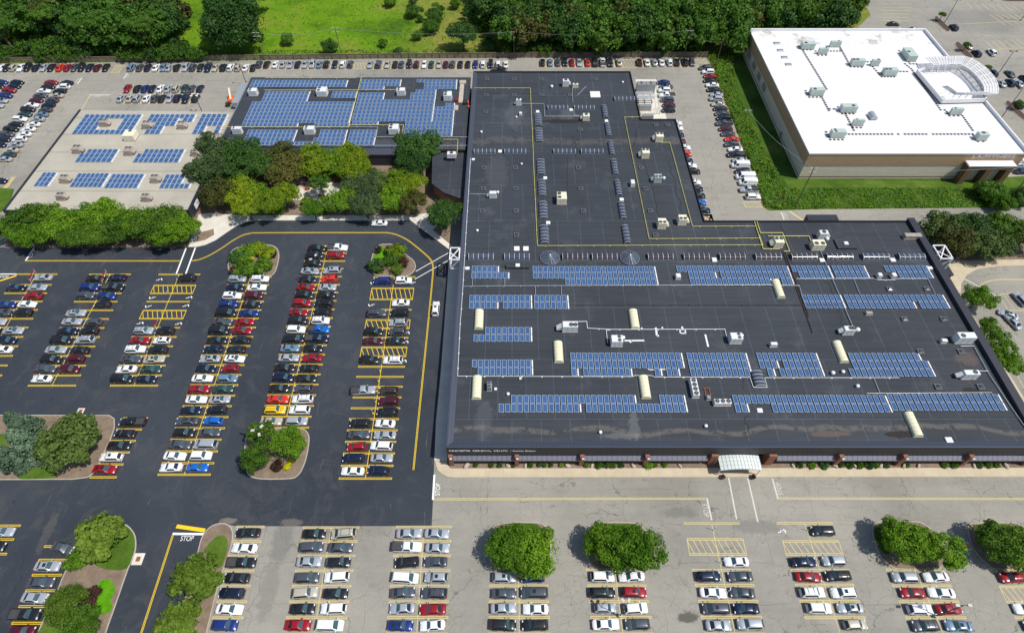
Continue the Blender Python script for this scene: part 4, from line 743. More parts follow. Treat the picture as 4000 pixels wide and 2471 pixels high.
# raised edge: outer face, narrow cap, slope down to the roof; wide on the front and the sides that show it, thin behind
pe = MB(); wid = [1.6, 1.35, .25, .25, .3, .25, .3, 1.4]; n = len(foot)
def off(i): return wid[i % n]
inn = []
for i in range(n):
    p = Vector(foot[i]); d1 = (Vector(foot[i]) - Vector(foot[i - 1])).normalized(); d2 = (Vector(foot[(i + 1) % n]) - Vector(foot[i])).normalized()
    n1 = Vector((-d1.y, d1.x)); n2 = Vector((-d2.y, d2.x)); inn.append(p + n1 * off(i - 1) + n2 * off(i))
for i in range(n):
    a, b = Vector(foot[i]), Vector(foot[(i + 1) % n]); c_, d_ = inn[(i + 1) % n], inn[i]; zt = 7.5; zo = 4.4 if i in (0,) else 5.6
    k = .25 / max(off(i), .3); e, f = a.lerp(d_, k), b.lerp(c_, k)
    pe.add([(*a, zo), (*b, zo), (*b, zt), (*a, zt)], [(0, 1, 2, 3)], 0)
    pe.add([(*a, zt), (*b, zt), (*f, zt), (*e, zt)], [(0, 1, 2, 3)], 2 if i in (0, 7) else 0)
    pe.add([(*e, zt), (*f, zt), (*c_, ZR + .02), (*d_, ZR + .02)], [(0, 1, 2, 3)], 2 if i in (0, 7) else 1)
pe.obj('parapet', ['fascia metal', 'dark parapet', 'coping metal'], BL)
MB().box(XL + .1, XR - .1, YF_ + .06, YF_ + 1.7, 4.3, 4.42).obj('soffit', ['dark parapet'], BL)
# the big dark rim along the right side
MB().box(XR - 1.75, XR + .06, YF_ - .04, YB + .6, 6.2, 7.95).obj('side_rim', ['dark parapet'], BL)
cols = [T(1, 2, 1875, 1400)[0]] + [T(2, 2, x, 1400)[0] for x in (45, 655, 1262)] + [T(3, 2, x, 1400)[0] for x in (620, 1215, 1830, 2420)]
colm = MB().cbox(0, -.35, .9, 2.2, 0, 4.28).mesh('pier', ['brick'])
capm = MB().cbox(0, 0, .5, .25, 0, .3, 0, .04).mesh('lamp', ['white paint'])
for x in cols: p = link('pier', colm, BL, (x, YF_ + .75, 0)); link('lamp', capm, p, (.1, -1.7, 4.0))
ex0, ex1 = T(2, 2, 1860, 1400)[0], T(3, 2, 20, 1400)[0]
edges = cols[:4] + [ex0] + [ex1] + cols[4:]
for a, b in list(zip(edges[:4], edges[1:5])) + list(zip(edges[5:], edges[6:])):
    f = MB().box(a + .5, b - .5, YF_ + 1.5, YF_ + 1.62, 1.1, 4.3).obj('window', ['dark glass'], BL)
    m = MB(); nn = max(2, int((b - a) / 1.6)); [m.box(a + (b - a) * i / nn - .04, a + (b - a) * i / nn + .04, YF_ + 1.44, YF_ + 1.5, 1.1, 4.3) for i in range(1, nn)]; m.obj('mullion', ['galvanised'], f)
    MB().add([(a + .46, YF_ + .6, 3.3), (b - .46, YF_ + .6, 3.3), (b - .46, YF_ - .55, 2.5), (a + .46, YF_ - .55, 2.5), (a + .46, YF_ - .55, 2.1), (b - .46, YF_ - .55, 2.1), (a + .46, YF_ + .6, 2.1), (b - .46, YF_ + .6, 2.1)], [(0, 3, 2, 1), (3, 4, 5, 2), (4, 6, 7, 5), (0, 6, 4, 3), (1, 2, 5, 7)]).obj('sunshade', ['sunshade metal'], BL)
MB().box(ex0, ex0 + 1.4, YF_ - .5, YF_ + 1.4, 0, 4.38).box(ex1 - 1.6, ex1, YF_ - .5, YF_ + 1.4, 0, 4.38).obj('entrance_wall', ['brick'], BL)
dr = MB().box(ex0 + 3, ex1 - 3, YF_ + 1.45, YF_ + 1.6, 0, 3).obj('door', ['dark glass'], BL); MB().box(ex0 + 3, ex1 - 3, YF_ + 1.38, YF_ + 1.45, 2.9, 3.1).box((ex0 + ex1) / 2 - .06, (ex0 + ex1) / 2 + .06, YF_ + 1.38, YF_ + 1.45, 0, 2.9).obj('frame', ['galvanised'], dr)
# raised bits on the roof edge
a = T(3, 1, 375, 575, 7.3); MB().box(a[0], a[0] + 8.2, YB + .02, YB + 2.2, 5, 7.6).obj('rear_bay', ['dark parapet'], BL)
def letters(s, x0, x1, y, z, hgt, par, mat='sign letters'):
    o = link('lettering', text_mesh(s), par, ((x0 + x1) / 2, y, z)); o.rotation_euler = (PI / 2, 0, 0); o.scale = (x1 - x0, hgt, .06); o.data.materials.append(MATS[mat]); return o
sx = lambda c, x: T(c, 2, x, 1300, 6)[0]
letters('ROCHESTER  REGIONAL  HEALTH  |', sx(1, 1845), sx(1, 2435), YF_ - .03, 5.95, .62, BL); letters('Riedman Campus', sx(2, 8), sx(2, 222), YF_ - .03, 5.92, .5, BL)
# ---- skylights, parts of the building
def barrel(cx, cy, ln, wd, along, kind, z=ZR, par=BL, ribs=6, hh=.85):
    rot = 0 if along == 'x' else PI / 2; fr = .06; n = 10
    B = MB(); prof = [(wd / 2 * math.cos(PI * i / n), .3 + hh * math.sin(PI * i / n)) for i in range(n + 1)]
    vs = [(sx_, y, z_) for sx_ in (-ln / 2, ln / 2) for y, z_ in prof]; m0 = n + 1
    B.add(vs, [(i, i + 1, m0 + i + 1, m0 + i)[::-1] for i in range(n)], 0, True); B.add(vs, [tuple(range(n + 1)), tuple(range(2 * m0 - 1, m0 - 1, -1))], 0)
    g_, r_ = {'dark': ('skylight glass', 'white metal'), 'smoked': ('smoked glass', 'white metal'), 'cream': ('cream dome', 'cream rib')}[kind]
    o = B.obj('barrel_skylight', [g_], par, (cx, cy, z), rot)
    MB().box(-ln / 2 - .07, ln / 2 + .07, -wd / 2 - .07, wd / 2 + .07, .02, .22).obj('kerb_frame', [('galvanised' if along == 'x' else 'skylight kerb') if kind != 'cream' else 'cream rib'], o)
    for j in range(ribs):
        x = -ln / 2 + ln * j / (ribs - 1); m = MB(); rw_ = .04 if kind != 'cream' else .03
        for i in range(n):
            (y0, z0), (y1, z1) = prof[i], prof[i + 1]; m.add([(x - rw_, y0 * 1.03, z0 + .03), (x + rw_, y0 * 1.03, z0 + .03), (x + rw_, y1 * 1.03, z1 + .03), (x - rw_, y1 * 1.03, z1 + .03)], [(0, 1, 2, 3)])
        m.obj('rib', [r_], o)
    return o
def bx_(c, r, x0, x1, y0, y1, kind='dark'):
    a = T(c, r, x0, y1, ZR + .2); b = T(c, r, x1, y1, ZR + .2); t = T(c, r, x0, y0, ZR + 1.1); wd = min(2.4, max(1.6, t[1] - a[1] + .5)); barrel((a[0] + b[0]) / 2, a[1] + wd / 2, b[0] - a[0], wd, 'x', kind, hh=.7)
def by_(c, r, x0, x1, y0, y1, kind='dark', ribs=6):
    """x0, x1: left and right at the near end"""
    a = T(c, r, x0, y1, ZR + .3); b = T(c, r, x1, y1, ZR + .3); t = T(c, r, x0, y0, ZR + .9); barrel((a[0] + b[0]) / 2, (a[1] + t[1]) / 2, t[1] - a[1], b[0] - a[0], 'y', kind, ribs=ribs, hh=.55 if kind != 'cream' else .7)
for x0, x1, kd in ((-415, -179, 'dark'), (-72, 165, 'dark'), (485, 723, 'smoked'), (768, 1005, 'smoked'), (1303, 1540, 'smoked'), (1645, 1885, 'smoked'), (1990, 2228, 'smoked'), (2333, 2574, 'smoked'), (2677, 2917, 'smoked'), (3015, 3259, 'smoked'), (3359, 3605, 'dark'), (3704, 3947, 'dark')): bx_(2, 1, x0, x1, 905, 970, kd)
for c, x0, x1, y0, y1 in ((2, 343, 533, 1002, 1048), (2, 597, 787, 1002, 1048), (2, 983, 1172, 918, 965), (1, 2085, 2285, 1418, 1468), (2, -69, 132, 1418, 1468), (2, 400, 607, 1418, 1468), (2, 663, 870, 1418, 1468)): bx_(c, 0, x0, x1, y0, y1)
for r, L_ in ((0, [(217, 287, 1075, 1203), (224, 297, 1222, 1358), (872, 922, 1000, 1125), (904, 952, 1165, 1300), (935, 985, 1340, 1478)]), (1, [(240, 317, 5, 155), (252, 327, 200, 358), (262, 342, 408, 575), (273, 355, 635, 813), (965, 1021, 5, 155), (1000, 1055, 203, 355), (1036, 1095, 410, 575), (1072, 1136, 635, 812)])):
    for x0, x1, y0, y1 in L_: by_(2, r, x0, x1, y0, y1)
for c, r, x0, x1, y0, y1 in ((1, 1, 2087, 2168, 1440, 1630), (1, 2, 2062, 2149, 560, 785), (2, 1, 1140, 1222, 1438, 1627), (2, 2, 406, 491, 230, 437), (2, 2, 1240, 1330, 557, 780), (3, 1, 90, 165, 1153, 1333), (3, 2, 690, 773, 228, 437), (3, 2, 1395, 1486, 907, 1145)): by_(c, r, x0, x1, y0, y1, 'cream', 7)
by_(2, 2, 2325, 2428, 513, 665, 'dark', 5)
for x in (362, 1127):
    X, Y = T(2, 1, x, 945, ZR + .5); R = 88 / 36.0; n = 16; B = MB()
    vs = [(R * math.cos(2 * PI * (i + .5) / n), R * math.sin(2 * PI * (i + .5) / n), .35) for i in range(n)] + [(0, 0, 1.35)]; B.add(vs, [(i, (i + 1) % n, n) for i in range(n)])
    o = B.obj('round_skylight', ['skylight glass'], BL, (X, Y, ZR)); k = MB().prism([(v[0] * 1.05, v[1] * 1.05) for v in vs[:n]], .02, .35); k.obj('kerb_frame', ['skylight kerb'], o)
    for i in range(n): MB().bar(Vector(vs[i]) + Vector((0, 0, .03)), (0, 0, 1.39), .05, .04).obj('rib', ['galvanised'], o)
    MB().sphere((0, 0, 1.42), .22, .22, .16).obj('finial', ['white paint'], o)
# small square domes
sq = MB(); sq.add([(-.5, -.5, .3), (.5, -.5, .3), (.5, .5, .3), (-.5, .5, .3), (0, 0, .55)], [(0, 1, 4), (1, 2, 4), (2, 3, 4), (3, 0, 4)]); sqm = sq.mesh('square_skylight', ['smoked glass'])
fr = MB(); [fr.box(a, b, c_, d_, .02, .34) for a, b, c_, d_ in ((-.64, .64, -.64, -.5), (-.64, .64, .5, .64), (-.64, -.5, -.5, .5), (.5, .64, -.5, .5))]; frm = fr.mesh('kerb_frame', ['skylight kerb'])
for c, r, L_ in ((1, 0, [(2208, 755), (2203, 908), (2198, 1068)]), (2, 0, [(20, 755), (280, 755), (798, 757), (22, 907), (290, 907), (555, 907), (28, 1237), (653, 1237), (1378, 1193), (1490, 1193)]), (1, 1, [(2180, 88), (2175, 288), (2166, 502)]),
                 (2, 1, [(33, 88), (37, 287), (40, 500), (43, 730), (636, 88), (658, 287), (683, 500), (1238, 88), (1280, 288), (1325, 500), (1373, 732)]), (3, 1, [(1165, 1247), (1522, 1245)]), (3, 2, [(1308, 22), (1680, 22), (1460, 332), (1848, 332), (1628, 668), (2035, 668)])):
    for x, y in L_: X, Y = T(c, r, x, y, ZR + .3); o = link('square_skylight', sqm, BL, (X, Y, ZR)); o.scale = (1.05, 1.05, 1); link('kerb_frame', frm, o)
hm1 = MB().cbox(0, 0, 1, 1, .02, .35, 0, .08).mesh('roof_hatch', ['white paint'])
for c, r, x, y, w_, d_ in ((2, 0, 795, 900, 3.3, 3.4), (2, 0, 565, 1047, 1.1, 1.2), (2, 0, 903, 1153, 1.1, 1.2), (2, 0, 245, 1065, 1.1, 1.3), (1, 0, 2332, 1443, 1.1, 1.2), (2, 1, 317, 185, 1.1, 1.1), (2, 1, 345, 613, 1.15, 1.1), (2, 1, 1048, 390, 1.15, 1.1), (2, 1, 45, 860, 1.45, 1.5), (2, 1, 132, 860, 1.45, 1.5),
                           (2, 1, 1935, 967, 1.2, 1.4), (3, 1, 518, 970, 1.3, 1.2), (3, 1, 1195, 968, 1.3, 1.2), (3, 1, 1547, 1045, 1.4, .9), (1, 1, 2020, 1048, 1.1, .9), (1, 1, 2077, 8, .9, .8), (3, 2, 1733, 1175, 1.4, 1.2), (2, 2, 2370, 893, 1.15, 1.0), (2, 2, 1437, 105, .4, .4), (2, 2, 80, 588, .5, .5), (1, 2, 2290, 688, .6, .6)):
    X, Y = T(c, r, x, y, ZR + .3); o = link('roof_hatch', hm1, BL, (X, Y, ZR)); o.scale = (w_, d_, 1)
vm = MB().tube((0, 0, 0), (0, 0, .45), .26, n=10); vm.sphere((0, 0, .5), .42, .42, .3, 10, 5, 0, True); vm.tube((0, 0, .42), (0, 0, .5), .42, n=10); vmm = vm.mesh('roof_vent', ['white paint'])
for c, r, x, y, s in ((2, 0, 380, 832, 1.2), (2, 0, 1058, 788, .9), (1, 0, 2155, 1262, .9), (1, 1, 2116, 692, .9), (1, 1, 2312, 328, 1), (2, 1, 1452, 193, 1.1), (3, 1, 563, 775, 1.2), (3, 2, 853, 130, 1.3), (3, 2, 618, 540, 1.1), (3, 2, 715, 528, 1), (3, 2, 855, 665, 1), (2, 2, 845, 1105, .9), (2, 2, 1853, 1045, .9), (2, 2, 1062, 203, 1.1), (2, 2, 2195, 182, 1), (1, 2, 2410, 740, .9), (2, 1, 92, 55, .8), (2, 0, 42, 1120, .8), (2, 2, 1240, 110, .5)):
    X, Y = T(c, r, x, y, ZR + .3); o = link('roof_vent', vmm, BL, (X, Y, ZR)); o.scale = (s, s, s)
# low raised kerbs and flat white patches on the roof
for c, r, x0, x1, y0, y1, hh in ((2, 1, -55, 162, 1010, 1060, .7), (3, 1, 665, 815, 772, 872, .45)):
    a = T(c, r, x0, y1, ZR); b = T(c, r, x1, y0, ZR + hh); o = MB().cbox((a[0] + b[0]) / 2, (a[1] + b[1]) / 2, b[0] - a[0], b[1] - a[1], 0, hh).obj('raised_kerb', ['roof membrane'], BL, (0, 0, ZR)); h = link('hatch', hm1, o, ((a[0] + b[0]) / 2, (a[1] + b[1]) / 2, hh)); h.scale = (1.1, 1, 1)
for pts, wd in (([(1075, 230), (1265, 228)], .4), ([(1125, 245), (1150, 232)], .4), ([(1375, 105), (1385, 180), (1405, 185)], .45), ([(1848, 170), (1876, 288)], .4), ([(1605, 125), (1655, 125), (1660, 160), (1610, 158), (1605, 125)], .3), ([(1625, 95), (1632, 120)], .4), ([(1298, 498), (1320, 508), (1470, 503)], .22)): MB().stripe([T(2, 2, *p, ZR) for p in pts], wd, ZR + .012).obj('membrane_patch', ['white paint'], BL)
st_ = MB()   # dark tar repairs along seams
def wiggle(c, r, x0, y0, x1, y1, n, wd=.25, z=ZR):
    P = []
    for i in range(n + 1):
        t = i / n; X, Y = T(c, r, x0 + (x1 - x0) * t, y0 + (y1 - y0) * t, z); P.append((X + rnd.uniform(-.5, .5), Y + rnd.uniform(-.2, .2)))
    st_.stripe(P, wd, z + .014)
for a in ((2, 1, 540, 0, 525, 320, 9), (2, 0, 610, 1350, 620, 1512, 6), (2, 0, 560, 1300, 650, 1350, 4), (2, 0, 1215, 1170, 1165, 1400, 8), (2, 1, 1260, 0, 1400, 550, 16), (2, 1, 1500, 10, 1630, 530, 15), (3, 1, 540, 1160, 630, 1300, 6), (3, 1, 660, 1430, 700, 1512, 4), (2, 2, 2200, 590, 2230, 690, 4), (2, 2, 2235, 940, 2260, 1110, 6), (3, 2, 690, 0, 710, 70, 4), (3, 1, 130, 630, 380, 1512, 30)): wiggle(*a)
st_.obj('tar_seam', ['black rubber'], BL)
# pipes over the roof
def pipe(label, runs, mat, rad=.09, z=ZR, cat='pipe', group=None):
    m = MB()
    for c, r, pts in runs:
        P = [T(c, r, *p, z + .25) for p in pts]
        for a, b in zip(P, P[1:]):
            m.tube((*a, z + .25), (*b, z + .25), rad, n=6); L_ = math.dist(a, b)
            for i in range(int(L_ / 4)): t = (i + .5) / int(L_ / 4); m.cbox(a[0] + (b[0] - a[0]) * t, a[1] + (b[1] - a[1]) * t, .3, .3, z, z + .17)
    return tag(m.obj('roof_pipe', [mat]), label, cat, group or 'pipes run over the dark roof')
pipe('long yellow gas pipe boxing the rear wing of the dark roof', [(2, 0, [(-360, 842), (175, 842), (205, 1512)]), (2, 1, [(204, 0), (242, 835), (2400, 827), (2365, 735)])], 'gas pipe', .085)
pipe('yellow gas pipe around the inner corner beside the tan rooftop units', [(2, 0, [(1225, 1117), (1075, 1120), (1155, 1512)]), (2, 1, [(1155, 0), (1310, 768), (2370, 763)])], 'gas pipe', .08)
pipe('yellow gas pipe along the narrow rear roof strip to the corner', [(2, 0, [(1420, 1362), (1508, 1362), (1550, 1512)]), (2, 1, [(1550, 0), (1725, 650), (2325, 648)])], 'gas pipe', .08)
pipe('yellow gas pipe tangle beside the two tan units right of centre', [(2, 1, [(2340, 600), (2375, 712), (2585, 712), (2655, 888), (2600, 888)]), (2, 1, [(2318, 605), (2400, 865), (2560, 866)]), (3, 1, [(0, 743), (390, 743), (410, 790)])], 'gas pipe', .12)
pipe('grey conduit below the uppermost solar row of the dark roof', [(1, 1, [(1978, 1223), (2447, 1218)]), (2, 1, [(0, 1218), (2447, 1210)]), (3, 1, [(0, 1210), (300, 1216), (325, 1305)]), (1, 1, [(2068, 1150), (2068, 1222)]), (1, 1, [(2378, 1150), (2378, 1220)]), (2, 1, [(222, 1222), (224, 1303)]), (2, 1, [(470, 1222), (472, 1303)])], 'conduit', .08)
pipe('white conduit running along the left roof edge then below the middle solar arrays', [(1, 1, [(2050, 0), (1978, 1223), (1958, 1512)]), (1, 2, [(1955, 0), (1927, 568), (2447, 570)]), (2, 2, [(0, 570), (1150, 573), (1172, 562), (1330, 562), (1370, 577), (2275, 580), (2308, 675), (2440, 675), (2415, 583)]), (3, 2, [(-30, 583), (1255, 583)])], 'white pipe', .065)
pipe('white pipe linking the two-fan units right of the roof centre', [(2, 2, [(620, 48), (715, 46), (720, 110), (940, 122), (2035, 120), (2052, 190)]), (2, 2, [(940, 128), (900, 130), (915, 250)])], 'white pipe', .08)
pipe('long grey conduit crossing the right solar arrays away from the front', [(3, 1, [(500, 880), (770, 1512)]), (3, 2, [(770, 0), (818, 110)])], 'conduit', .09)
pipe('thin grey conduit below the upper right solar arrays', [(3, 1, [(270, 1150), (1010, 1148), (1050, 1163), (1210, 1163), (1235, 1150), (1530, 1150)]), (3, 1, [(820, 1150), (880, 1300)]), (3, 1, [(1530, 1150), (1600, 1300)])], 'conduit', .07)
pipe('double grey conduit hugging the right roof edge', [(3, 2, [(1840, 282), (1968, 280), (2120, 560), (2447, 1040)]), (3, 2, [(1975, 519), (2105, 519)])], 'conduit', .09)
pipe('thin grey conduit between the two lowest right solar rows', [(3, 2, [(1010, 583), (1070, 728)]), (3, 2, [(945, 733), (2140, 725)])], 'conduit', .07)
pipe('grey pipe on the rear wing between white and tan units', [(2, 0, [(90, 990), (305, 992), (312, 1112), (645, 1112)]), (2, 0, [(575, 830), (582, 985)]), (2, 0, [(592, 1048), (590, 1105), (645, 1105)]), (2, 0, [(625, 912), (708, 826)])], 'conduit', .09)
pipe('dark rusty double pipe crossing the roof right of centre away from the front', [(3, 1, [(145, 895), (375, 1512)]), (3, 2, [(375, 0), (430, 155)]), (3, 1, [(165, 895), (392, 1512)])], 'rust dark', .09)
pipe('thin dark pipe across the roof above the middle white pipe', [(2, 1, [(600, 1400), (3130, 1400)])], 'rust dark', .05)
pipe('short rusty pipe left end beside the left roof edge conduit', [(1, 1, [(2040, 340), (2200, 342)])], 'conduit', .08)
# ---- low roofed piece left of the long wing and the roof crowded with panels
B2 = thing('panel_roof_building', 'low building with blue solar panels covering its dark roof, top centre', 'building')
f2 = [(-90.5, 156.0), (-24.5, 156.0), (-24.5, 152.5), (-14.3, 152.5), (-14.3, 192.6), (-90.5, 192.6)]
MB().prism(inset(f2, .3), 0, 5.6).obj('wall', ['brick'], B2); MB().prism(f2, 5.6, 6.0).obj('roof', ['roof membrane'], B2)
MB().add([(-90.5, 156, 5.98), (-24.5, 156, 5.98), (-24.5, 152.2, 4.4), (-90.5, 152.2, 4.4), (-90.5, 152.2, 4.0), (-24.5, 152.2, 4.0)], [(0, 3, 2, 1), (3, 4, 5, 2)]).obj('front_slope', ['coping metal'], B2)
MB().box(-90.2, -24.6, 152.4, 156, 0, 3.9).obj('front_wall', ['dark parapet'], B2)
MB().box(-90.5, -14.3, 192.6, 192.9, 5.5, 6.15).box(-90.8, -90.5, 152.3, 192.9, 5.5, 6.15).obj('edge_trim', ['galvanised'], B2)
B3 = [(-24.4, 150.9), (-23.5, 138.0), (-19.5, 133.8), (-13.9, 131.0), (-13.9, 152.3), (-24.4, 152.3)]
lb = thing('link_building', 'small angular dark-roofed wing tucked between courtyard trees and the long building', 'building'); MB().prism(inset(B3, .3), 0, 4.6).obj('wall', ['brick'], lb); MB().prism(B3, 4.6, 5.0).obj('roof', ['roof membrane'], lb)
# ---- gravel roof
B4 = thing('gravel_roof_building', 'low building with pale gravel roof and blue panels, left', 'building')
f4 = [(-142.3, 126.6), (-91.2, 126.6), (-91.2, 173.8), (-142.3, 174.8)]
MB().prism(inset(f4, .3), 0, 4.6).obj('wall', ['brick'], B4); MB().prism(f4, 4.6, 5.0).obj('roof', ['gravel roof'], B4)
MB().box(-142.9, -142.3, 126.2, 174.8, 3.4, 5.25).box(-142.9, -90.9, 126.1, 126.6, 3.4, 5.1).box(-91.2, -90.7, 126.1, 148, 2.2, 5.1).obj('fascia', ['dark parapet'], B4)
MB().box(-91.1, -90.75, 148, 174, 4.5, 5.6).obj('brick_parapet', ['brick'], B4); MB().box(-90.68, -90.6, 129.5, 132.5, 2.6, 4.3).obj('sign_panel', ['white paint'], B4)
# ================================================================== the gym
GYZ = 9.5
P0 = T(3, 0, 388, 1468, GYZ); P1 = U(2933.6, 121.3, GYZ); P2 = T(3, 0, 1510, 297, GYZ); P3 = T(3, 0, 2435, 1440, GYZ)
gx0, gx1 = (P0[0] + P1[0]) / 2, (P2[0] + P3[0]) / 2; gy0, gy1 = P0[1], (P1[1] + P2[1]) / 2
GY = thing('gym_building', 'tall tan gym building with bright white roof and curved white trellis, upper right', 'building')
gf = [(gx0, gy0), (gx1, gy0), (gx1, gy1), (gx0, gy1)]
MB().prism(inset(gf, .12), 0, 5.2, 0).obj('lower_wall', ['light wall'], GY); MB().prism(gf, 5.2, GYZ - .1).obj('upper_wall', ['tan wall'], GY)
MB().prism(inset(gf, .06), .8, 1.0).obj('base_course', ['tan dark wall'], GY)
MB().prism(inset(gf, .3), GYZ - .1, GYZ - .02).obj('roof', ['white roof'], GY)
pp = MB(); pp.box(gx0 - .1, gx1 + .1, gy1 - .35, gy1 + .12, GYZ - .5, GYZ + .9).box(gx1 - .3, gx1 + .12, gy0 - .1, gy1 - .35, GYZ - .5, GYZ + .9).box(gx0 - .12, gx0 + .25, gy0 + .2, gy1 - .35, GYZ - .3, GYZ + .12).box(gx0 - .12, gx1 - .3, gy0 - .12, gy0 + .2, GYZ - .3, GYZ + .14); pp.obj('parapet', ['white paint'], GY)
# portal with the name above it
q0 = T(3, 1, 1912, 40, 7.0)[0]; q1 = T(3, 1, 2350, 40, 7.0)[0]
po = MB().box(q0, q1, gy0 - 2.4, gy0 - .02, 5.4, 6.6); nb = 3
for i in range(nb): a = q0 + (q1 - q0 - 1.6) * i / (nb - 1); po.box(a, a + 1.6, gy0 - 2.4, gy0 - .02, 0, 5.4)
po.obj('portal', ['tan dark wall'], GY); MB().cbox((q0 + q1) / 2, gy0 - 1.2, q1 - q0 + .6, 2.6, 6.62, 7.0, 0, .15).obj('portal_cap', ['white paint'], GY)
for i in range(nb - 1): a = q0 + 1.6 + (q1 - q0 - 1.6) * i / (nb - 1); MB().box(a + .5, a + (q1 - q0 - 1.6) / (nb - 1) - 2.1, gy0 - .6, gy0 - .14, 0, 4.6).obj('panel', ['light wall'], GY)
lx = lambda x: T(3, 0, x, 1495, 8.6)[0]; letters('LA|FITNESS', lx(1958), lx(2362), gy0 - .2, 8.45, 1.25, GY)
for i in range(4):
    Y = gy1 - 8 - i * 7; MB().box(gx0 - .16, gx0 - .02, Y, Y + 3.2, 2.6, 4.6).obj('window', ['dull metal'], GY)
for y in (238, 166): MB().box(gx0 - .18, gx0 - .02, y, y + 1.2, 0, 2.4).obj('door', ['dull metal'], GY)
# curved corner with trellis
q3 = lambda L, z: [T(3, 0, x, y, z) for x, y in L]
dp = q3([(1430, 668), (1672, 955), (2085, 945), (2088, 880), (2062, 800), (2010, 730), (1940, 665), (1860, 632), (1560, 640)], GYZ + 1.6)
MB().prism(dp, .2, GYZ + .55).obj('corner_tower', ['tan dark wall'], GY); MB().flat(inset(dp, .3), GYZ + .6).obj('tower_roof', ['white roof'], GY)
tw = MB(); cp = dp + [dp[0]]; bw_ = MB()
for a, b in zip(cp, cp[1:]): tw.bar((*a, GYZ + 1.1), (*b, GYZ + 1.1), .3, 1.3)
bw_.bar((*T(3, 0, 1690, 960, GYZ + 1.2), GYZ + .9), (*T(3, 0, 2088, 950, GYZ + 1.2), GYZ + .9), .5, 1.0)
tw.obj('tower_parapet', ['white paint'], GY); bw_.obj('tower_band', ['brick'], GY)
zin, zou = GYZ + 3.6, GYZ + 2.8
TO = q3([(1510, 548), (1600, 544), (1700, 541), (1790, 539), (1878, 538), (1950, 560), (2020, 600), (2080, 645), (2130, 695), (2170, 745), (2195, 800), (2203, 850), (2198, 897), (2090, 903), (1990, 905), (1890, 906), (1785, 903), (1725, 868), (1668, 828)], zou)
TI = q3([(1580, 622), (1640, 618), (1710, 616), (1780, 614), (1838, 612), (1885, 636), (1930, 665), (1972, 700), (2010, 740), (2040, 780), (2062, 820), (2072, 850), (2068, 880), (2010, 882), (1940, 884), (1870, 885), (1805, 883), (1765, 852), (1718, 822)], zin)
tr = MB(); tp = MB(); lp = lambda p, q, t: (p[0] + (q[0] - p[0]) * t, p[1] + (q[1] - p[1]) * t, zin + (zou - zin) * t)
for i in range(len(TO)):
    tr.bar(lp(TI[i], TO[i], 0), lp(TI[i], TO[i], 1), .24, .16)
    c_ = Vector(lp(TI[i], TO[i], 0)); m_ = T(3, 0, 1800, 775, zin); d = Vector((m_[0] - c_.x, m_[1] - c_.y, 0)).normalized(); tr.bar(c_, c_ + d * .8 + Vector((0, 0, -2.4)), .16, .16)
    if i + 1 == len(TO): break
    for k in range(6):
        t = k / 5; tr.bar(lp(TI[i], TO[i], t), lp(TI[i + 1], TO[i + 1], t), .2 if k in (0, 5) else .12, .14)
    for k in range(1, 3): t2 = k / 3; A = Vector(lp(TI[i], TO[i], 0)).lerp(Vector(lp(TI[i + 1], TO[i + 1], 0)), t2); B_ = Vector(lp(TI[i], TO[i], 1)).lerp(Vector(lp(TI[i + 1], TO[i + 1], 1)), t2); tr.bar(A, B_, .07, .1)
    for k in range(14):
        t = (k + .5) / 14; a_, b_ = Vector(lp(TI[i], TO[i], t)), Vector(lp(TI[i + 1], TO[i + 1], t)); tp.bar(a_ - Vector((0, 0, .1)), b_ - Vector((0, 0, .1)), .24, .03)
tr.obj('trellis', ['white paint'], GY); tp.obj('louvres', ['white paint'], GY)
# small skylights and pads of the gym roof
for x, y in ((85, 418), (118, 485), (158, 552), (195, 620)): X, Y = T(3, 0, x, y, GYZ); MB().cbox(0, 0, 2.2, 1.5, 0, .25, 0, .12).obj('flat_skylight', ['galvanised'], GY, (X, Y, GYZ))
pm = MB()
def pads(pts, sp=1.05):
    P = [T(3, 0, *p, GYZ) for p in pts]
    for a, b in zip(P, P[1:]):
        n = int(math.dist(a, b) / sp)
        for i in range(n): t = i / max(1, n); X, Y = a[0] + (b[0] - a[0]) * t, a[1] + (b[1] - a[1]) * t; pm.cbox(X, Y, .72, .72, 0, .035)
for p in ([(295, 440), (330, 480), (570, 870)], [(340, 478), (440, 478)], [(570, 490), (690, 490), (690, 455), (790, 640), (930, 645)], [(455, 490), (480, 530), (590, 530)], [(920, 597), (985, 590), (1000, 640), (1085, 735), (1235, 735)], [(1255, 487), (1360, 612), (1450, 612)], [(1310, 612), (1370, 660), (1650, 1050), (1730, 1055)], [(1235, 685), (1360, 685)],
          [(360, 870), (395, 930), (540, 930)], [(515, 930), (590, 1075)], [(590, 1042), (670, 1042)], [(670, 1025), (710, 1088), (850, 1088)], [(740, 1090), (830, 1265)], [(790, 1190), (810, 1220), (925, 1220)], [(555, 1262), (595, 1335), (750, 1335)], [(740, 1283), (1220, 1283)], [(1245, 1283), (1280, 1283)], [(1310, 1283), (1545, 1283)], [(1580, 1283), (1990, 1283)], [(1710, 1070), (1735, 1108), (1860, 1108), (1970, 1265)], [(1965, 1295), (2005, 1352), (2105, 1352)]): pads(p)
pm.obj('walkway_pads', ['dark parapet'], GY, (0, 0, GYZ - .01))
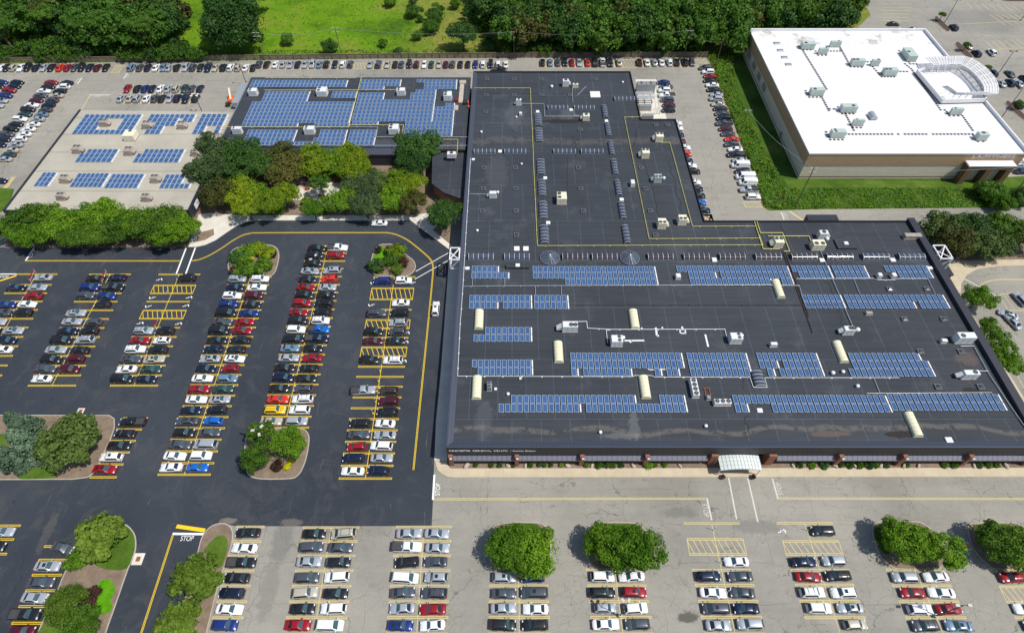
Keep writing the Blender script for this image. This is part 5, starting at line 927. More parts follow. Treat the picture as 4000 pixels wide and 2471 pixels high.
# ================================================================== rooftop units
def unit(label, c, r, x, y, w_, h_, z, Hh, mat='white metal', fans='', group=None, hood=0, par=None, name='rooftop_unit', cat='air conditioner', stand=.25):
    f = T(c, r, x - w_ / 2, y + h_ / 2, z + stand); f2_ = T(c, r, x + w_ / 2, y + h_ / 2, z + stand); b = T(c, r, x, y - h_ / 2, z + stand + Hh)
    wd = f2_[0] - f[0]; dp_ = max(.8, b[1] - f[1]); X, Y = (f[0] + f2_[0]) / 2, f[1] + dp_ / 2
    t = thing(name, label, cat, (X, Y, z), 0, group)
    bw = wd * (.72 if hood else 1); bx = (wd - bw) / 2 * (-hood)
    cs = MB().cbox(bx, 0, bw, dp_, stand, stand + Hh, 0, .05)
    for i in range(1, 3): xx = bx - bw / 2 + bw * i / 3; cs.box(xx - .015, xx + .015, -dp_ / 2 - .02, -dp_ / 2 - .002, stand + .1, stand + Hh - .1, 1)
    cs.obj('casing', [mat, 'galvanised'], t)
    MB().box(bx - bw / 2 - .1, bx + bw / 2 + .1, -dp_ / 2 - .1, dp_ / 2 + .1, 0, stand).obj('base', ['dull metal'], t)
    if hood:
        x0 = hood * (wd / 2 - (wd - bw)); x1 = hood * wd / 2; d2 = dp_ * .38; zb_ = stand + Hh * .2
        vs = [(x0, -d2, zb_), (x0, d2, zb_), (x0, d2, stand + Hh * .85), (x0, -d2, stand + Hh * .85), (x1, -d2, zb_), (x1, d2, zb_), (x1, d2, zb_ + .25), (x1, -d2, zb_ + .25)]
        fs = [(0, 1, 2, 3), (4, 7, 6, 5), (3, 2, 6, 7), (0, 4, 5, 1), (1, 5, 6, 2), (0, 3, 7, 4)]; MB().add(vs, fs if hood > 0 else [q[::-1] for q in fs]).obj('intake_hood', [mat], t)
    if fans:
        kind, nf = fans[:-1], int(fans[-1]); rr = min(bw / (nf + .3) / 2 if 'x' in kind else bw / 2.4, dp_ / (nf + .3) / 2 if 'y' in kind else dp_ / 2.4, .55)
        for i in range(nf):
            fx = bx + (bw * ((i + .5) / nf - .5) if 'x' in kind else 0); fy = dp_ * ((i + .5) / nf - .5) if 'y' in kind else -dp_ / 2 + rr * 1.25
            if 'r' in kind: fx = bx + (fx - bx) * .55 + bw * .2
            if 'l' in kind: fx = bx + (fx - bx) * .55 - bw * .25
            if 'b' in kind: fy = dp_ / 2 - rr * 1.25 - (nf - 1 - i) * rr * 2.2 * (0 if 'x' in kind else 1)
            m = MB().tube((0, 0, 0), (0, 0, .1), rr, n=12, m=1, caps=False); m.add([(rr * .92 * math.cos(2 * PI * j / 12), rr * .92 * math.sin(2 * PI * j / 12), .05) for j in range(12)], [tuple(range(12))], 0)
            for j in range(4): aa = j * PI / 4; m.bar((-rr * .9 * math.cos(aa), -rr * .9 * math.sin(aa), .1), (rr * .9 * math.cos(aa), rr * .9 * math.sin(aa), .1), .03, .02, 1)
            m.tube((0, 0, .05), (0, 0, .12), rr * .2, n=8, m=1); m.obj('fan', ['fan dark', 'galvanised'], t, (fx, fy, stand + Hh))
    return t
W_, Cc = 'white metal', 'cream metal'; gm = 'air conditioners on the dark roof'
for a in [('white unit at the rear edge of the dark wing, above centre', 2, 0, 523, 790, 78, 72, 1.9, W_, 'xb1', 1), ('small tan unit right of the rearmost white unit', 2, 0, 606, 818, 52, 42, 1.2, Cc, 'xb1', 0), ('white unit beside the long yellow pipe at wing left', 2, 0, 55, 974, 68, 66, 1.9, W_, 'xb1', -1), ('cream unit standing in the brown water stain', 2, 0, 696, 1117, 86, 72, 1.6, Cc, 'xb1', -1),
          ('cream two-fan unit, rearmost on the narrow right roof strip', 2, 0, 1393, 1310, 98, 92, 1.9, Cc, 'xb2', -1), ('cream two-fan unit, second on the narrow right roof strip', 2, 0, 1260, 1465, 98, 95, 1.9, Cc, 'xb2', -1), ('tall cream L-shaped unit alone in the middle of the wing', 2, 1, 475, 380, 92, 120, 2.0, Cc, 'yl2', 0), ('white-green two-fan unit with vent dome, narrow right strip', 2, 1, 1378, 190, 98, 80, 1.7, 'grey green metal', 'x2', -1),
          ('cream two-fan unit on a stand at the strip bottom left', 2, 1, 1446, 622, 108, 102, 1.9, Cc, 'x2', 1), ('cream two-fan unit on a stand at the strip bottom right', 2, 1, 1641, 588, 108, 100, 1.9, Cc, 'x2', 1), ('cream two-fan unit inside the yellow pipe loop', 3, 1, 80, 802, 118, 105, 1.9, Cc, 'xb2', -1), ('cream two-fan unit on a steel stand right of the yellow pipes', 3, 1, 475, 827, 118, 104, 1.9, Cc, 'x2', 0),
          ('white unit with round vent at the upper right of the roof', 3, 1, 535, 727, 112, 84, 1.8, W_, 'xb1', 1), ('lone white unit near the left roof edge', 1, 1, 2253, 345, 92, 68, 1.6, W_, '', -1), ('largest white unit with two fans, left of roof centre', 2, 2, 525, 95, 200, 105, 2.0, W_, 'xr2', -1), ('square white unit with two stacked fans at roof centre', 2, 2, 1000, 230, 108, 112, 1.9, W_, 'yr2', 0),
          ('white two-fan unit at the right end of the white pipe', 2, 2, 2135, 205, 112, 108, 1.9, W_, 'yr2', 0), ('white two-fan unit between barrel skylight and vent dome, right', 3, 2, 745, 130, 142, 86, 1.7, W_, 'xr2', -1), ('tall white unit by the dark right rim, upper one', 3, 2, 1868, 202, 165, 110, 2.2, W_, 'xl1', 0), ('white unit by the dark right rim, lower one', 3, 2, 1890, 552, 196, 90, 1.9, W_, 'xr1', -1)]:
    unit(a[0], a[1], a[2], a[3], a[4], a[5], a[6], ZR, a[7], a[8], a[9], gm, a[10])
unit('upright condenser with four fans in a line', 2, 2, 1755, 682, 62, 190, ZR, 1.2, W_, 'y4', gm); unit('low condenser with three fans in a row', 2, 2, 2010, 818, 160, 68, ZR, 1.0, W_, 'x3', gm); unit('small grey condenser with two fans beside the lower left dome', 1, 2, 2230, 660, 40, 96, ZR, 1.2, 'galvanised', 'y2', gm)
for lab, c, r, x, y, w_, h_, hh, mt in (('rust-stained tan box at the rear right roof edge', 3, 1, 1382, 742, 158, 60, 1.0, 'dull metal'), ('narrow white box left of the grey roof duct', 3, 1, 1065, 1120, 36, 56, 1.0, W_), ('narrow white box right of the grey roof duct', 3, 1, 1200, 1120, 40, 58, 1.0, W_), ('white twin-legged exhaust hood in the wing centre right', 2, 1, 1153, 238, 36, 70, 1.2, W_), ('small white exhaust stack right of roof centre', 3, 2, 52, 268, 62, 44, .9, W_),
                                 ('small white box beside the upper rim unit', 3, 2, 1680, 232, 52, 46, .8, W_), ('small white box beside three-fan condenser', 2, 2, 1880, 782, 34, 26, .6, 'galvanised'), ('small exhaust unit left of the upper centre solar gap', 2, 1, 1588, 1128, 44, 60, .9, W_), ('grey exhaust hood above the rear wing stain', 2, 0, 82, 1085, 26, 34, .7, W_), ('toppled vent pipe on the right roof', 3, 1, 968, 1478, 60, 38, .5, 'dull metal')):
    unit(lab, c, r, x, y, w_, h_, ZR, hh, mt, '', 'small boxes on the dark roof', name='vent_box', cat='vent box')
t = thing('steel_frame', 'rusty steel frame lying beside the four-fan condenser', 'frame', (*T(2, 2, 1868, 725, ZR), ZR + .02)); MB().bar((-.5, -.9, .1), (-.5, .9, .1), .15, .15).bar((.5, -.9, .1), (.5, .9, .1), .15, .15).bar((-.8, .9, .28), (.7, .9, .28), .15, .15).bar((-.7, -.9, .28), (.7, -.9, .28), .15, .15).obj('rail', ['rust'], t)
for lab, c, r, x, y, w_, h_ in (('white unit, left of the rear row, panel roof', 0, 0, 2420, 878, 78, 78), ('white unit, second of the rear row, panel roof', 1, 0, 630, 875, 95, 92), ('white unit, third of the rear row, panel roof', 1, 0, 1387, 875, 78, 76), ('white unit at the right end of the panel roof', 1, 0, 1833, 916, 76, 90), ('white unit at the front left corner of the panel roof', 0, 0, 2270, 1243, 88, 72), ('white unit, front left gap of the panel roof', 1, 0, 512, 1242, 95, 82), ('white unit, front middle gap of the panel roof', 1, 0, 1317, 1232, 92, 98)): unit(lab, c, r, x, y, w_, h_, 6.0, 1.8, W_, 'yl2', 'white units among the roof panels')
unit('white unit on the low strip below the panel roof', 1, 0, 1870, 1477, 82, 62, 6.0, 1.3, W_, 'x1', 'white units among the roof panels')
for i, (lab, c, r, x, y, w_, h_) in enumerate((('grey unit inside the ring of panels', 0, 0, 1005, 1172, 92, 74), ('grey unit left of the T-shaped panel block', 0, 0, 1412, 1192, 92, 80), ('grey unit right of the T-shaped panel block', 0, 0, 1745, 1195, 88, 78), ('grey unit, left end of the second row', 0, 0, 748, 1425, 96, 84), ('grey unit, middle of the second row', 0, 0, 1240, 1442, 92, 86), ('grey unit, right end of the second row by the trees', 0, 0, 1872, 1462, 80, 60), ('grey unit, left of the third row', 0, 1, 628, 196, 96, 84), ('grey unit, right of the third row', 0, 1, 1492, 194, 92, 82), ('grey unit, front left above the tree row', 0, 1, 600, 362, 96, 78), ('grey unit, front right above the tree row', 0, 1, 1408, 374, 92, 78))):
    unit(lab + ', gravel roof', c, r, x, y, w_, h_, 5.0, 1.5, 'dull metal', 'xb2', 'grey units on the gravel roof', 1)
unit('large cream unit below the ring of panels, gravel roof', 0, 0, 1240, 1292, 105, 108, 5.0, 1.8, Cc, 'xb1', 'grey units on the gravel roof', 0)
for lab, x, y, w_, h_, f_ in (('rear left', 380, 430, 122, 78, 'xl1'), ('rear, second from left', 640, 418, 102, 60, 'xr1'), ('small, below the rear pair', 522, 490, 90, 50, 'xr1'), ('large, centre of the rear group', 855, 592, 126, 76, 'xl2'), ('small, between two large ones', 1022, 596, 76, 66, 'xr1'), ('large, left of the curved trellis', 1165, 682, 126, 82, 'xl2'), ('long, lying away from the front beside the trellis', 1372, 520, 84, 132, 'yl1'), ('large, left middle', 466, 872, 126, 82, 'xl1'), ('large, centre front', 770, 1030, 146, 86, 'xr1'), ('small, below the centre front one', 856, 1167, 106, 66, 'xl1'), ('large, front left', 665, 1272, 134, 86, 'yl2'), ('below the corner tower', 1795, 1060, 112, 68, 'xl1'), ('front right corner', 2042, 1298, 96, 86, 'xb1')):
    unit('grey-green unit on white gym roof: ' + lab, 3, 0, x, y, w_, h_, GYZ, 1.9, 'grey green metal', f_, 'units on the gym roof')
t = thing('vent_hood', 'rounded grey vent hood in the middle of the white gym roof', 'vent', (*T(3, 0, 992, 1125, GYZ), GYZ)); MB().cbox(0, 0, 2.0, 2.6, 0, .5).obj('base', ['galvanised'], t); m = MB(); prof = [(1.1 * math.cos(PI * i / 8), .5 + .9 * math.sin(PI * i / 8)) for i in range(9)]; vs = [(x, y, z) for y in (-1.5, 1.5) for x, z in prof]; m.add(vs, [(i, i + 1, 10 + i, 9 + i) for i in range(8)] + [tuple(range(8, -1, -1)), tuple(range(9, 18))]); m.obj('hood', ['conduit'], t)
# ================================================================== solar arrays
pn = MB(); pn.box(0, 1, 0, 1, -.02, 0.0, 1); pn.add([(.07, .035, .006), (.93, .035, .006), (.93, .965, .006), (.07, .965, .006)], [(0, 1, 2, 3)], 0)
def solar(label, rects, z, group, tilt=9, pitch=1.33):
    t = None; cells = []
    for q in rects:
        c, r, x0, x1, y0, y1, nr = q[:7]; miss = q[7] if len(q) > 7 else (); A = T(c, r, x0, y0, z + .3); Bq = T(c, r, x1, y0, z + .3); D = T(c, r, x0, y1, z + .3)
        nc = q[8] if len(q) > 8 else max(1, round((Bq[0] - A[0]) / pitch)); pw = (Bq[0] - A[0]) / nc; ph = (A[1] - D[1]) / nr
        for i in range(nc):
            for j in range(nr):
                if (i, j) not in miss: cells.append((A[0] + pw * i, A[1] - ph * (j + 1), pw, ph))
    ox = min(q[0] for q in cells); oy = min(q[1] for q in cells); t = thing('solar_array', label, 'solar panels', (ox, oy, z), 0, group)
    ta = math.radians(tilt); key = None; me_ = None; cells.sort(key=lambda q: q[1]); keep, rest = cells[:100], cells[100:]
    MP = {}
    def pm_(pw, ph, dx):
        W = 1.0 * pw / 1.33 * 1.1; Hh = ph - .1; v = []
        for x, y, zz in pn.v: xx = x * W * math.cos(ta); v.append((xx + .02, y * Hh + .05, zz * 1 + (1 - x) * W * math.sin(ta) + .12))
        return v
    for x, y, pw, ph in keep:
        k = (round(pw, 2), round(ph, 2))
        if k not in MP: m = MB(); m.add(pm_(*k, 0), pn.f, 0); m.mi = list(pn.mi); W = 1.0 * k[0] / 1.33 * 1.1; m.add([(0, .05, .0), (0, k[1] - .05, 0), (.02, k[1] - .05, .12 + W * math.sin(ta)), (.02, .05, .12 + W * math.sin(ta))], [(0, 1, 2, 3), (3, 2, 1, 0)], 1); MP[k] = m.mesh('solar_panel', ['solar cells', 'alu frame'])
        link('solar_panel', MP[k], t, (x - ox, y - oy, 0))
    if rest:
        m = MB()
        for x, y, pw, ph in rest:
            v = pm_(pw, ph, 0); o_ = len(m.f); m.add([(a + x - ox, b + y - oy, c_) for a, b, c_ in v], pn.f, 0); m.mi[o_:] = list(pn.mi)
        o = m.obj('solar_panels', ['solar cells', 'alu frame'], t); o['kind'] = 'stuff'
    rt = []; have = {(round(q[0] + q[2], 1), round(q[1], 1)) for q in cells}; starts = {(round(q[0], 1), round(q[1], 1)) for q in cells}
    for x, y, pw, ph in cells:
        if not any(abs(s[0] - (x + pw)) < .3 and abs(s[1] - y) < .3 for s in starts): rt.append((x + pw - ox, y - oy, ph))
    for x, y, ph in rt:
        k = ('r', round(ph, 2))
        if k not in MP: MP[k] = MB().box(0, .28, .08, ph - .08, .02, .2).mesh('end_rail', ['white paint'])
        link('end_rail', MP[k], t, (x, y, 0))
    return t
gA, gB, gC = 'solar arrays on the long dark roof', 'solar arrays on the panel roof', 'solar arrays on the gravel roof'
M = lambda s: tuple(tuple(int(v) for v in p.split(',')) for p in s.split())
for lab, rects in [('leftmost array of the uppermost row', [(1, 1, 2065, 2412, 1025, 1147, 2, M('5,0 6,0'), 7)]),
    ('array below the two round skylights', [(2, 1, 197, 1358, 1028, 1208, 3, tuple((i, 2) for i in range(6)), 23)]),
    ('array right of the small exhaust unit, uppermost row', [(2, 1, 1568, 2627, 1024, 1203, 3, M('0,1 0,2 1,1 1,2 7,1 17,2 18,2'), 21)]),
    ('small array with a stepped left end, uppermost row', [(3, 1, 213, 570, 1022, 1143, 2, M('0,1'), 7)]), ('six-column array, uppermost row right of the conduit', [(3, 1, 606, 912, 1022, 1142, 2, (), 6)]), ('rightmost array of the uppermost row', [(3, 1, 1103, 1512, 1022, 1143, 2, M('0,1 1,1'), 8)]),
    ('leftmost array of the second row', [(1, 1, 2043, 2627, 1303, 1435, 2, M('5,1'), 11)]), ('six-column array of the second row, left half', [(2, 1, 211, 527, 1303, 1437, 2, (), 6)]), ('seven-column array of the second row, right half', [(3, 1, 318, 685, 1300, 1430, 2, (), 7)]), ('widest array of the second row, at right', [(3, 1, 723, 1665, 1300, 1432, 2, M('12,1'), 18)]),
    ('array right of the upper left cream skylight', [(1, 2, 2085, 2627, 97, 237, 2, M('0,0 1,0'), 10)]), ('array above the lowest left cream skylight', [(1, 2, 2068, 2635, 408, 557, 2, M('0,1'), 10)]),
    ('long gapped array at the roof centre', [(2, 2, 556, 1613, 341, 566, 3, M('1,2 10,2 11,2 12,2 13,2 15,2 18,2'), 19)]), ('ten-column three-row block right of centre', [(2, 2, 1667, 2230, 343, 567, 3, (), 10)]), ('array with missing panels left of the right cream skylight', [(2, 2, 2333, 2902, 343, 568, 3, M('3,1 0,2 2,2'), 10)]), ('block right of the right cream skylight', [(3, 2, 708, 1486, 345, 570, 3, M('0,0 13,0 0,1'), 14)]),
    ('long lowest array, left half', [(2, 2, -125, 1640, 745, 912, 2, M('0,0 1,0 13,1 22,0 23,0 24,0 25,0'), 30)]), ('long lowest array, beside the three-fan condenser', [(2, 2, 2103, 3562, 747, 912, 2, M('2,1 3,1 4,1 5,1'), 25)]), ('lowest array at the right end', [(3, 2, 1133, 2195, 737, 895, 2, (), 18)])]:
    solar(lab + ' on the dark roof', rects, ZR, gA)
for lab, rects in [('thin strip of panels along the rear edge', [(1, 0, -30, 875, 762, 830, 2)]), ('large left block of panels', [(1, 0, 95, 515, 868, 968, 3), (1, 0, -32, 940, 968, 1175, 6), (1, 0, -125, 400, 1175, 1210, 1), (1, 0, 565, 890, 1175, 1210, 1)]), ('small block right of the second rear unit', [(1, 0, 738, 965, 868, 935, 2)]),
    ('rear middle strip right of the yellow pipe', [(1, 0, 1012, 1385, 757, 824, 2), (1, 0, 995, 1222, 824, 852, 1)]), ('rear right block', [(1, 0, 1540, 1918, 757, 788, 1), (1, 0, 1612, 1915, 788, 852, 2)]),
    ('large right block of panels', [(1, 0, 988, 1225, 883, 950, 2), (1, 0, 1530, 1718, 854, 883, 1), (1, 0, 1482, 1715, 883, 950, 2), (1, 0, 970, 1705, 950, 1160, 6), (1, 0, 1815, 1895, 982, 1015, 1), (1, 0, 1708, 1893, 1015, 1160, 4), (1, 0, 925, 1165, 1160, 1190, 1), (1, 0, 1432, 1880, 1160, 1300, 4)]),
    ('front left block by the courtyard trees', [(1, 0, -70, 390, 1237, 1350, 3), (1, 0, -105, 540, 1350, 1385, 1)]), ('front middle block', [(1, 0, 622, 870, 1237, 1312, 2), (1, 0, 557, 852, 1312, 1385, 2)]), ('front right block', [(1, 0, 905, 1152, 1237, 1385, 4)])]:
    solar(lab + ', panel roof', rects, 6.0, gB)
for lab, rects in [('ring-shaped array around a grey unit', [(0, 0, 822, 1362, 1092, 1277, 5, M('4,1 5,1 6,1 7,1 4,2 5,2 6,2 7,2 4,3 5,3 6,3 7,3 10,4'), 11)]), ('T-shaped array', [(0, 0, 1445, 1875, 1090, 1277, 5, M('6,1 0,2 1,2 6,2 7,2 8,2 0,3 4,3 5,3 6,3 7,3 8,3 0,4 4,4 5,4 6,4 7,4 8,4'), 9)]), ('array at the rear right corner', [(0, 0, 1935, 2180, 1088, 1275, 5, M('2,3 3,3 2,4 3,4'), 5)]),
    ('middle left array', [(0, 0, 800, 1138, 1423, 1547, 3, M('0,0'), 7)]), ('middle right array', [(0, 0, 1345, 1770, 1423, 1550, 3, M('0,0'), 9)]), ('smallest array at the left', [(0, 1, 415, 545, 133, 265, 3, (), 3)]), ('front array left of the seam', [(0, 1, 752, 1050, 140, 272, 3, (), 7)]), ('front array right of the seam', [(0, 1, 1078, 1385, 148, 282, 3, (), 7)]), ('front array at the right end with a step', [(0, 1, 1590, 1865, 152, 285, 3, M('4,0 5,0 4,1 5,1'), 6)])]:
    solar(lab + ', gravel roof', rects, 5.0, gC)
pipe('yellow gas pipe across the panel roof between the panel blocks', [(1, 0, [(1008, 735), (885, 1215), (-350, 1215)]), (1, 0, [(75, 862), (1345, 858)]), (1, 0, [(900, 1195), (1410, 1195), (1395, 1285)])], 'gas pipe', .1, 6.0, group='pipes on the panel roof')
pipe('grey conduit along the front of the panel roof', [(1, 0, [(-200, 1390), (2030, 1392)]), (1, 0, [(900, 1213), (1165, 1215), (1140, 1308), (2030, 1310)])], 'conduit', .1, 6.0, group='pipes on the panel roof')
pipe('yellow pipe on the low strip beside the long building', [(1, 0, [(1650, 1333), (1930, 1333), (1920, 1480)])], 'gas pipe', .09, 6.0, group='pipes on the panel roof')
pipe('yellow guard rail along the rear edge of the panel roof', [(1, 0, [(90, 745), (960, 745)])], 'gas pipe', .09, 6.6, group='pipes on the panel roof')
# ================================================================== vegetation
def quads(P, N, size, rs, asp=1.0):
    """leaf-sized quads at points P facing roughly along N"""
    n = len(P); N = N + rs.normal(0, .55, (n, 3)); N /= np.linalg.norm(N, axis=1)[:, None] + 1e-9
    R = rs.normal(0, 1, (n, 3)); U_ = np.cross(N, R); U_ /= np.linalg.norm(U_, axis=1)[:, None] + 1e-9; V_ = np.cross(N, U_)
    s = size * rs.uniform(.6, 1.35, (n, 1)); U_ = U_ * s * .5 * asp; V_ = V_ * s * .5
    return np.stack([P - U_ - V_, P + U_ - V_, P + U_ * .8 + V_, P - U_ * .8 + V_], 1).reshape(-1, 3)
def qmesh(name, V, mat):
    me = bpy.data.meshes.new(name); n = len(V) // 4; me.vertices.add(len(V)); me.vertices.foreach_set('co', V.astype(np.float32).ravel())
    me.loops.add(n * 4); me.polygons.add(n); me.loops.foreach_set('vertex_index', np.arange(n * 4)); me.polygons.foreach_set('loop_start', np.arange(0, n * 4, 4)); me.polygons.foreach_set('loop_total', np.full(n, 4))
    me.materials.append(MATS[mat]); me.update(calc_edges=True); return me
def crown(seed, nl=30, per=170, leaf=.085, flat=.75, lobe=(.22, .38), kind='broad'):
    """unit-radius crown, its middle at the origin"""
    rs = np.random.RandomState(seed); VV = []
    if kind == 'cone':
        for k in range(nl):
            h = rs.uniform(0, 1) ** 1.3; a = rs.uniform(0, 2 * PI); rr = (1 - h) * .82 + .05; c = np.array([rr * math.cos(a) * .75, rr * math.sin(a) * .75, -1 + 2.3 * h]); lr = .13 + .2 * (1 - h)
            D = rs.normal(0, 1, (per, 3)); D /= np.linalg.norm(D, axis=1)[:, None]; VV.append(quads(c + D * lr * np.array([1.15, 1.15, .7]), D + np.array([0, 0, .4]), leaf, rs))
        return np.concatenate(VV)
    for k in range(nl):
        d = rs.normal(0, 1, 3); d[2] = abs(d[2]) * .9 - .35; d /= np.linalg.norm(d); rr = rs.uniform(.3, .8) if k % 5 else rs.uniform(.8, 1.02); c = d * rr * np.array([1, 1, flat]); lr = rs.uniform(*lobe)
        D = rs.normal(0, 1, (per, 3)); D /= np.linalg.norm(D, axis=1)[:, None]; rad = lr * rs.uniform(.72, 1.06, (per, 1)); VV.append(quads(c + D * rad * np.array([1, 1, .78]), D + np.array([0, 0, .25]), leaf, rs))
    # loose sprays beyond the outline
    n = per * 2; D = rs.normal(0, 1, (n, 3)); D[:, 2] = np.abs(D[:, 2]) * .8 - .2; D /= np.linalg.norm(D, axis=1)[:, None]; VV.append(quads(D * rs.uniform(.8, 1.12, (n, 1)) * np.array([1, 1, flat]), D, leaf * .9, rs))
    return np.concatenate(VV)
CR = {'broad': [crown(s, 38, 280, .058) for s in (1, 2, 3)], 'open': [crown(s, 34, 190, .055, .62, (.16, .3)) for s in (4, 5)], 'clump': [crown(s, 46, 130, .12, .8, (.2, .3)) for s in (6, 7)], 'cone': [crown(8, 80, 90, .085, kind='cone'), crown(18, 80, 90, .085, kind='cone')], 'shrub': [crown(s, 14, 110, .14, .6, (.3, .5)) for s in (9, 10)], 'pine': [crown(11, 60, 150, .07, .85, (.17, .28))]}
CMESH = {}
def crown_mesh(kind, i):
    if (kind, i) not in CMESH: CMESH[(kind, i)] = qmesh('crown', CR[kind][i], 'leaf mid')
    return CMESH[(kind, i)]
tb = MB().tube((0, 0, 0), (.02, .01, .5), .055, .04, 8).tube((.02, .01, .5), (0, 0, 1), .04, .02, 8)
for k in range(5):
    a = k * 2 * PI / 5 + .3; tb.tube((.01, .01, .48 + .07 * k), (.33 * math.cos(a), .33 * math.sin(a), .85 + .05 * k), .024, .008, 5)
TRUNK = tb.mesh('trunk', ['bark'])
def tree(X, Y, R, hc, kind, mat, label, name='broadleaf_tree', cat='tree', group=None, z=0.0, sz=1.0):
    t = thing(name, label, cat, (X, Y, z), rnd.uniform(0, 6.28), group); i = rnd.randrange(len(CR[kind]))
    if name != 'shrub': tr_ = link('trunk', TRUNK, t); tr_.scale = (hc * .9, hc * .9, hc)
    c = link('crown' if name != 'shrub' else 'foliage', crown_mesh(kind, i), t, (0, 0, hc)); c.scale = (R * rnd.uniform(.93, 1.07), R * rnd.uniform(.93, 1.07), R * sz); c.material_slots[0].link = 'OBJECT'; c.material_slots[0].material = MATS[mat]
    return t
def TT(c, r, x, y, rpx, hc, kind, mat, label, **k):
    X, Y = T(c, r, x, y, hc); v = (px(c, r, x, y)[1] - 1235.5) / F; s = F * (ST + v * CT) / (H - hc) * 2.4475; tree(X, Y, rpx / s, hc, kind, mat, label, **k)
# islands of the near lots
TT(0, 3, 950, 580, 205, 3.6, 'clump', 'leaf olive', 'olive-green linden at the top of the lower left lawn island')
TT(0, 3, 630, 1230, 175, 3.4, 'broad', 'leaf olive', 'yellowish tree over the parked cars, lower left lawn island'); TT(0, 3, 740, 1470, 185, 3.2, 'broad', 'leaf mid', 'loose green tree at the bottom of the lower left lawn island')
TT(0, 3, 735, 805, 98, 1.2, 'shrub', 'leaf vivid', 'bright round shrub at the left kerb of the lower left lawn island', name='shrub', cat='shrub', sz=.7)
TT(0, 3, 898, 1118, 62, .9, 'shrub', 'leaf purple', 'upper dark purple shrub beside the lime ground cover', name='shrub', cat='shrub', sz=.8); TT(0, 3, 842, 1245, 70, .9, 'shrub', 'leaf purple', 'lower dark purple shrub beside the lime ground cover', name='shrub', cat='shrub', sz=.8)
TT(0, 3, 1870, 975, 210, 3.6, 'clump', 'leaf olive', 'olive-green linden beside the road STOP marking'); TT(0, 3, 1705, 1430, 200, 3.6, 'clump', 'leaf olive', 'olive-green linden at the bottom edge, mulch island'); TT(0, 3, 1875, 1215, 58, .8, 'shrub', 'needle dark', 'dark low shrub between the two lindens of the mulch island', name='shrub', cat='shrub', sz=.7)
for c, r, x, y, rp, lab, k, m in ((1, 3, 2400, 670, 200, 'left tree of the first tree island, grey lot', 'broad', 'leaf vivid'), (2, 3, 220, 730, 215, 'right tree of the first tree island, grey lot', 'broad', 'leaf vivid'), (2, 3, 70, 830, 140, 'small low tree at the front of the first tree island', 'open', 'leaf mid'),
                                  (2, 3, 865, 645, 190, 'left tree of the second tree island, grey lot', 'broad', 'leaf vivid'), (2, 3, 1060, 710, 215, 'middle tree of the second tree island, grey lot', 'broad', 'leaf vivid'), (2, 3, 1270, 700, 205, 'right tree of the second tree island, grey lot', 'open', 'leaf vivid'),
                                  (3, 3, 1290, 640, 195, 'left tree of the third tree island, grey lot', 'broad', 'leaf vivid'), (3, 3, 1480, 650, 180, 'middle tree of the third tree island, grey lot', 'open', 'leaf vivid'), (3, 3, 1690, 730, 205, 'right tree of the third tree island, grey lot', 'open', 'leaf vivid'),
                                  (3, 3, 2190, 660, 180, 'left tree of the rightmost tree island', 'broad', 'leaf mid'), (3, 3, 2420, 690, 220, 'right tree of the rightmost tree island', 'broad', 'leaf mid'),
                                  (1, 2, 50, 1110, 140, 'upper left tree on the island with yellow flowers', 'open', 'leaf mid'), (1, 2, 320, 1205, 165, 'right tree on the island with yellow flowers', 'broad', 'leaf vivid'), (1, 2, -10, 1340, 135, 'lower left tree on the island with yellow flowers', 'broad', 'leaf mid')):
    TT(c, r, x, y, rp, 4.2, k, m, lab, group='trees on the lot islands')
for x, y, rp, m, lab in ((205, 1425, 58, 'leaf purple', 'dark brown shrub left of the yellow flowers'), (332, 1385, 28, 'leaf yellow', 'upper clump of bright yellow flowers'), (298, 1437, 32, 'leaf yellow', 'lower clump of bright yellow flowers')): TT(1, 2, x, y, rp, .6, 'shrub', m, lab, name='shrub', cat='shrub' if m != 'leaf yellow' else 'flowers', sz=.9)
# spruce island
TT(0, 2, 640, 1195, 275, 4.5, 'pine', 'needle dark', 'huge dark green pine on the spruce island', name='pine_tree', sz=.78)
for x, y, rp, hc, lab in ((185, 1030, 150, 4.2, 'rear blue spruce on the left island'), (245, 1215, 175, 4.6, 'largest blue spruce beside the big pine'), (75, 1345, 150, 4.2, 'front left blue spruce at the picture edge')): TT(0, 2, x, y, rp, hc, 'cone', 'leaf blue', lab, name='spruce_tree', sz=1.15, group='blue spruces')
